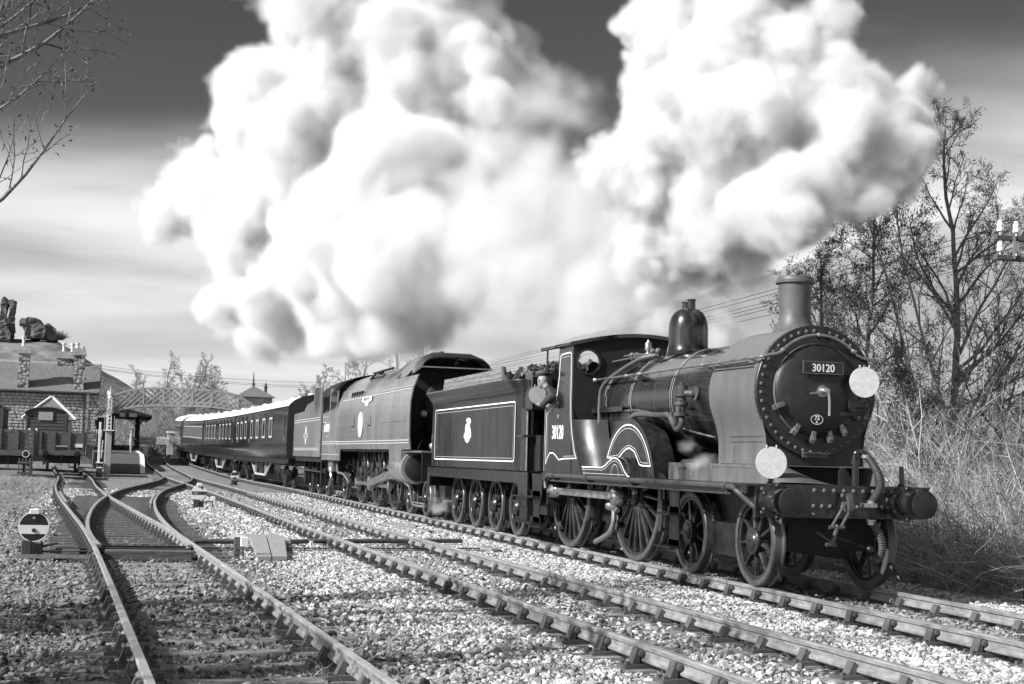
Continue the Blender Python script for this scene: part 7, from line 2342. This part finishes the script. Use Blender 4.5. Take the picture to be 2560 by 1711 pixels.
def lattice_noise(shape, cell, rng):
    """smooth value noise in -1..1 on a voxel grid, cell in voxels"""
    n = [int(math.ceil(s / cell)) + 2 for s in shape]
    a = (rng.random(n) * 2 - 1).astype(np.float32)
    for ax in range(3):
        t = np.arange(shape[ax], dtype=np.float32) / cell
        i = t.astype(int)
        f = t - i
        f = f * f * (3 - 2 * f)
        sh = [1, 1, 1]
        sh[ax] = -1
        f = f.reshape(sh).astype(np.float32)
        a = np.take(a, i, axis=ax) * (1 - f) + np.take(a, i + 1, axis=ax) * f
    return a

def fbm(shape, cell, octaves, rng, gain=0.55, billow=False):
    out = np.zeros(shape, np.float32)
    amp, tot = 1.0, 0.0
    for k in range(octaves):
        if cell < 1.6:
            break
        n = lattice_noise(shape, cell, rng)
        out += amp * (np.abs(n) * 2.2 - 0.8 if billow else n)
        tot += amp
        amp *= gain
        cell *= 0.5
    return out / tot

def steam_cloud(name, label, puffs, voxel, dens, amp, seed, edge=0.3, aniso=0.25, warp=0.5, kids=9, cell=1.6, alb=0.99):
    """puffs: (centre, radius, weight). A fog grid filled with overlapping billows that carry smaller billows, worn by noise."""
    rng = np.random.default_rng(seed)
    every = []
    for c, r, w in puffs:
        every.append((np.array(c), r, w))
        if kids and w > 0.6:
            for k in range(kids):
                d = rng.normal(size=3)
                d /= np.linalg.norm(d)
                rr = r * rng.uniform(0.32, 0.6)
                c2 = np.array(c) + d * r * rng.uniform(0.62, 0.85)
                every.append((c2, rr, w * 0.9))
                if rr > 10 * voxel:
                    for q in range(4):
                        e = rng.normal(size=3)
                        e /= np.linalg.norm(e)
                        e = e * 0.6 + d * 0.6
                        every.append((c2 + e * rr * 0.85, rr * rng.uniform(0.3, 0.5), w * 0.8))
    lo = np.array([min(c[i] - r for c, r, w in every) for i in range(3)]) - 0.1
    hi = np.array([max(c[i] + r for c, r, w in every) for i in range(3)]) + 0.1
    res = np.maximum(8, ((hi - lo) / voxel).astype(int))
    step = (hi - lo) / (res - 1)
    shape = tuple(int(v) for v in res)
    F = np.full(shape, -1.0, np.float32)
    ax = [lo[i] + step[i] * np.arange(shape[i]) for i in range(3)]
    wn = [fbm(shape, cell * 0.7 / voxel, 2, rng) * warp * 0.35 for i in range(3)]
    for c, r, w in every:
        i0 = [max(0, int((c[i] - r * 1.15 - warp * .3 - lo[i]) / step[i])) for i in range(3)]
        i1 = [min(shape[i], int((c[i] + r * 1.15 + warp * .3 - lo[i]) / step[i]) + 2) for i in range(3)]
        sl = tuple(slice(a, b) for a, b in zip(i0, i1))
        X = ax[0][sl[0]].reshape(-1, 1, 1) - c[0] + wn[0][sl]
        Y = ax[1][sl[1]].reshape(1, -1, 1) - c[1] + wn[1][sl]
        Z = ax[2][sl[2]].reshape(1, 1, -1) - c[2] + wn[2][sl]
        f = (w * (1 - np.sqrt(X * X + Y * Y + Z * Z) / r)).astype(np.float32)
        a = F[sl]
        k = 0.12
        h = np.clip(0.5 + 0.5 * (f - a) / k, 0, 1)
        F[sl] = a * (1 - h) + f * h + k * h * (1 - h)
    F += amp * (0.62 * fbm(shape, cell / voxel, 6, rng, 0.66, True) + 0.62 * fbm(shape, cell * 0.6 / voxel, 5, rng, 0.7))
    t = np.clip((F - 0.06) / edge, 0, 1)
    D = t * t * (3 - 2 * t)
    D[D < 0.003] = 0
    D = D.ravel()          # index = (ix*ny + iy)*nz + iz
    me = bpy.data.meshes.new(name)
    me.vertices.add(len(D))
    at = me.attributes.new('fog', 'FLOAT', 'POINT')
    at.data.foreach_set('value', D.astype(np.float32))
    tree = bpy.data.node_groups.new(name + '_field', 'GeometryNodeTree')
    tree.interface.new_socket('Geometry', in_out='INPUT', socket_type='NodeSocketGeometry')
    tree.interface.new_socket('Geometry', in_out='OUTPUT', socket_type='NodeSocketGeometry')
    N, L = tree.nodes, tree.links
    gin = N.new('NodeGroupInput')
    gout = N.new('NodeGroupOutput')
    sx = N.new('ShaderNodeSeparateXYZ')
    L.new(N.new('GeometryNodeInputPosition').outputs[0], sx.inputs[0])
    def sm(op, a, b=None, c=None):
        n = N.new('ShaderNodeMath'); n.operation = op
        for i, v in enumerate((a, b, c)):
            if v is None: continue
            if isinstance(v, (int, float)): n.inputs[i].default_value = v
            else: L.new(v, n.inputs[i])
        return n.outputs[0]
    idx = [sm('ROUND', sm('MULTIPLY', sm('SUBTRACT', sx.outputs[i], float(lo[i])), 1.0 / float(step[i]))) for i in range(3)]
    # integer maths keeps large indices exact
    def im(op, a, b):
        n = N.new('FunctionNodeIntegerMath'); n.operation = op
        for i, v in enumerate((a, b)):
            if isinstance(v, int): n.inputs[i].default_value = v
            else: L.new(v, n.inputs[i])
        return n.outputs[0]
    lin = im('ADD', im('MULTIPLY', im('ADD', im('MULTIPLY', idx[0], shape[1]), idx[1]), shape[2]), idx[2])
    na = N.new('GeometryNodeInputNamedAttribute'); na.data_type = 'FLOAT'; na.inputs['Name'].default_value = 'fog'
    si = N.new('GeometryNodeSampleIndex'); si.data_type = 'FLOAT'; si.domain = 'POINT'; si.clamp = True
    L.new(gin.outputs[0], si.inputs['Geometry']); L.new(na.outputs[0], si.inputs['Value']); L.new(lin, si.inputs['Index'])
    vc = N.new('GeometryNodeVolumeCube')
    L.new(si.outputs[0], vc.inputs['Density'])
    vc.inputs['Min'].default_value = lo
    vc.inputs['Max'].default_value = hi
    for i, a in enumerate('XYZ'):
        vc.inputs['Resolution ' + a].default_value = shape[i]
    mat = steam_material(name + '_fog', dens, aniso, alb)
    st = N.new('GeometryNodeSetMaterial'); st.inputs['Material'].default_value = mat
    L.new(vc.outputs[0], st.inputs[0])
    L.new(st.outputs[0], gout.inputs[0])
    o = bpy.data.objects.new(name, me)
    COL.objects.link(o)
    me.materials.append(mat)
    md = o.modifiers.new('fog', 'NODES'); md.node_group = tree
    o['label'] = label; o['category'] = 'steam'; o['kind'] = 'stuff'
    return o

def puffs_from(lst, k=1.25):
    return [(px(u, v, d), r * d / FPX * k, w) for u, v, r, d, w in lst]

P1 = puffs_from([
    (1992, 682, 17, 17.65, .8), (1990, 655, 24, 17.7, .8), (1984, 622, 40, 18.0, .8), (1972, 575, 70, 18.8, .85), (1935, 490, 130, 20.5, .9), (1880, 390, 200, 23, 1), (2050, 400, 165, 22.5, 1), (2110, 262, 155, 24, 1),
    (2262, 322, 112, 23.5, .9), (2206, 430, 105, 22.5, .9), (2300, 196, 72, 24, .85), (2180, 520, 70, 22, .6), (1874, 150, 190, 24.5, 1), (1702, 86, 135, 26, 1), (1605, 262, 110, 27, 1), (1720, 280, 135, 25.5, 1),
    (1600, 402, 122, 27, 1), (1640, 530, 125, 27, .9), (1790, 560, 120, 25, .75), (1680, 650, 115, 27.5, .7), (1600, 750, 100, 29, .5), (1780, 700, 100, 27.5, .5), (1860, 640, 90, 25, .5),
    (1874, 20, 160, 25, 1), (2090, 40, 92, 24.5, .9), (1730, -70, 150, 26, 1), (1930, -90, 150, 25.5, 1), (2080, -60, 90, 25, .9)], 1.2)
def back(u):
    return 33.5 + max(0.0, 1072 - u) / 687 * 24
P2 = puffs_from([(u, v, r, back(u) + dd, w) for u, v, r, dd, w in [
    (1078, 800, 85, 2.5, .8), (1050, 700, 165, .5, 1), (957, 545, 205, 0, 1), (1140, 690, 100, 1, .85), (814, 344, 200, 1, 1), (745, 201, 140, 1, 1), (871, 86, 200, 3, 1), (1072, 143, 190, 5, 1),
    (1262, 170, 118, 6, .9), (650, 373, 130, 0, 1), (540, 462, 105, 0, .85), (385, 545, 80, 0, .45), (460, 530, 95, 0, .6), (600, 520, 110, 0, .9), (680, 574, 150, 0, 1), (606, 665, 95, 0, .9), (570, 786, 64, 0, .95), (600, 730, 70, 0, .8),
    (650, 815, 100, 1, .6), (760, 800, 115, 1, .7), (760, 690, 140, 1, .9), (890, 770, 130, 1, .8), (980, 830, 90, 1, .8), (871, 640, 140, 0, 1), (1158, 402, 150, 5, .9), (770, -60, 120, 3, 1), (930, -90, 190, 3, 1), (1120, -60, 150, 5, 1)]], 1.22)
P3 = puffs_from([(1230, 330, 130, 30, .7), (1330, 440, 150, 30, .75), (1240, 560, 150, 31, .75), (1400, 560, 160, 29.5, .75), (1330, 690, 150, 30, .7), (1470, 690, 140, 29, .7), (1200, 800, 120, 31, .5), (1420, 330, 120, 29, .6), (1500, 450, 120, 28.5, .7), (1440, 810, 110, 29, .5), (1560, 800, 110, 30, .5), (1520, 580, 120, 29, .7), (1650, 790, 110, 31, .5), (1740, 830, 100, 32, .4), (1320, 820, 110, 31, .45), (1330, 250, 100, 30, .5)], 1.15)
steam_cloud('steam_plume', 'steam rising thick from the chimney of the leading engine', P1, 0.05, 7.0, 0.72, 3, cell=1.7, edge=.42, kids=2, aniso=.0, warp=1.2, alb=.925)
steam_cloud('steam_plume', 'great white bank of steam above the second engine', P2, 0.115, 3.6, 0.66, 11, cell=3.2, warp=2.2, edge=.42, kids=3, aniso=.0, alb=.935)
steam_cloud('steam_plume', 'thin drifting steam between the two great white clouds', P3, 0.10, 2.2, 0.6, 31, cell=2.0, warp=1.4, edge=.8, kids=0, aniso=.1, alb=.95)
W1 = [(Vector((2.45, -.84, 1.50)), .20, .6), (Vector((2.15, -.88, 1.70)), .2, .4)]
steam_cloud('steam_wisp', 'small puff of steam below the smokebox side', W1, .025, 4, .6, 21, kids=0, cell=.25, edge=.6, warp=.2)
W3 = [(Vector((-12.3, -.95, .25)), .25, .8), (Vector((-12.0, -1.0, .33)), .25, .7), (Vector((-12.6, -1.0, .5)), .3, .5)]
steam_cloud('steam_wisp', 'steam leaking between the leading tender and the second engine', W3, .04, 3, .6, 23, kids=0, cell=.3, edge=.6, warp=.2)
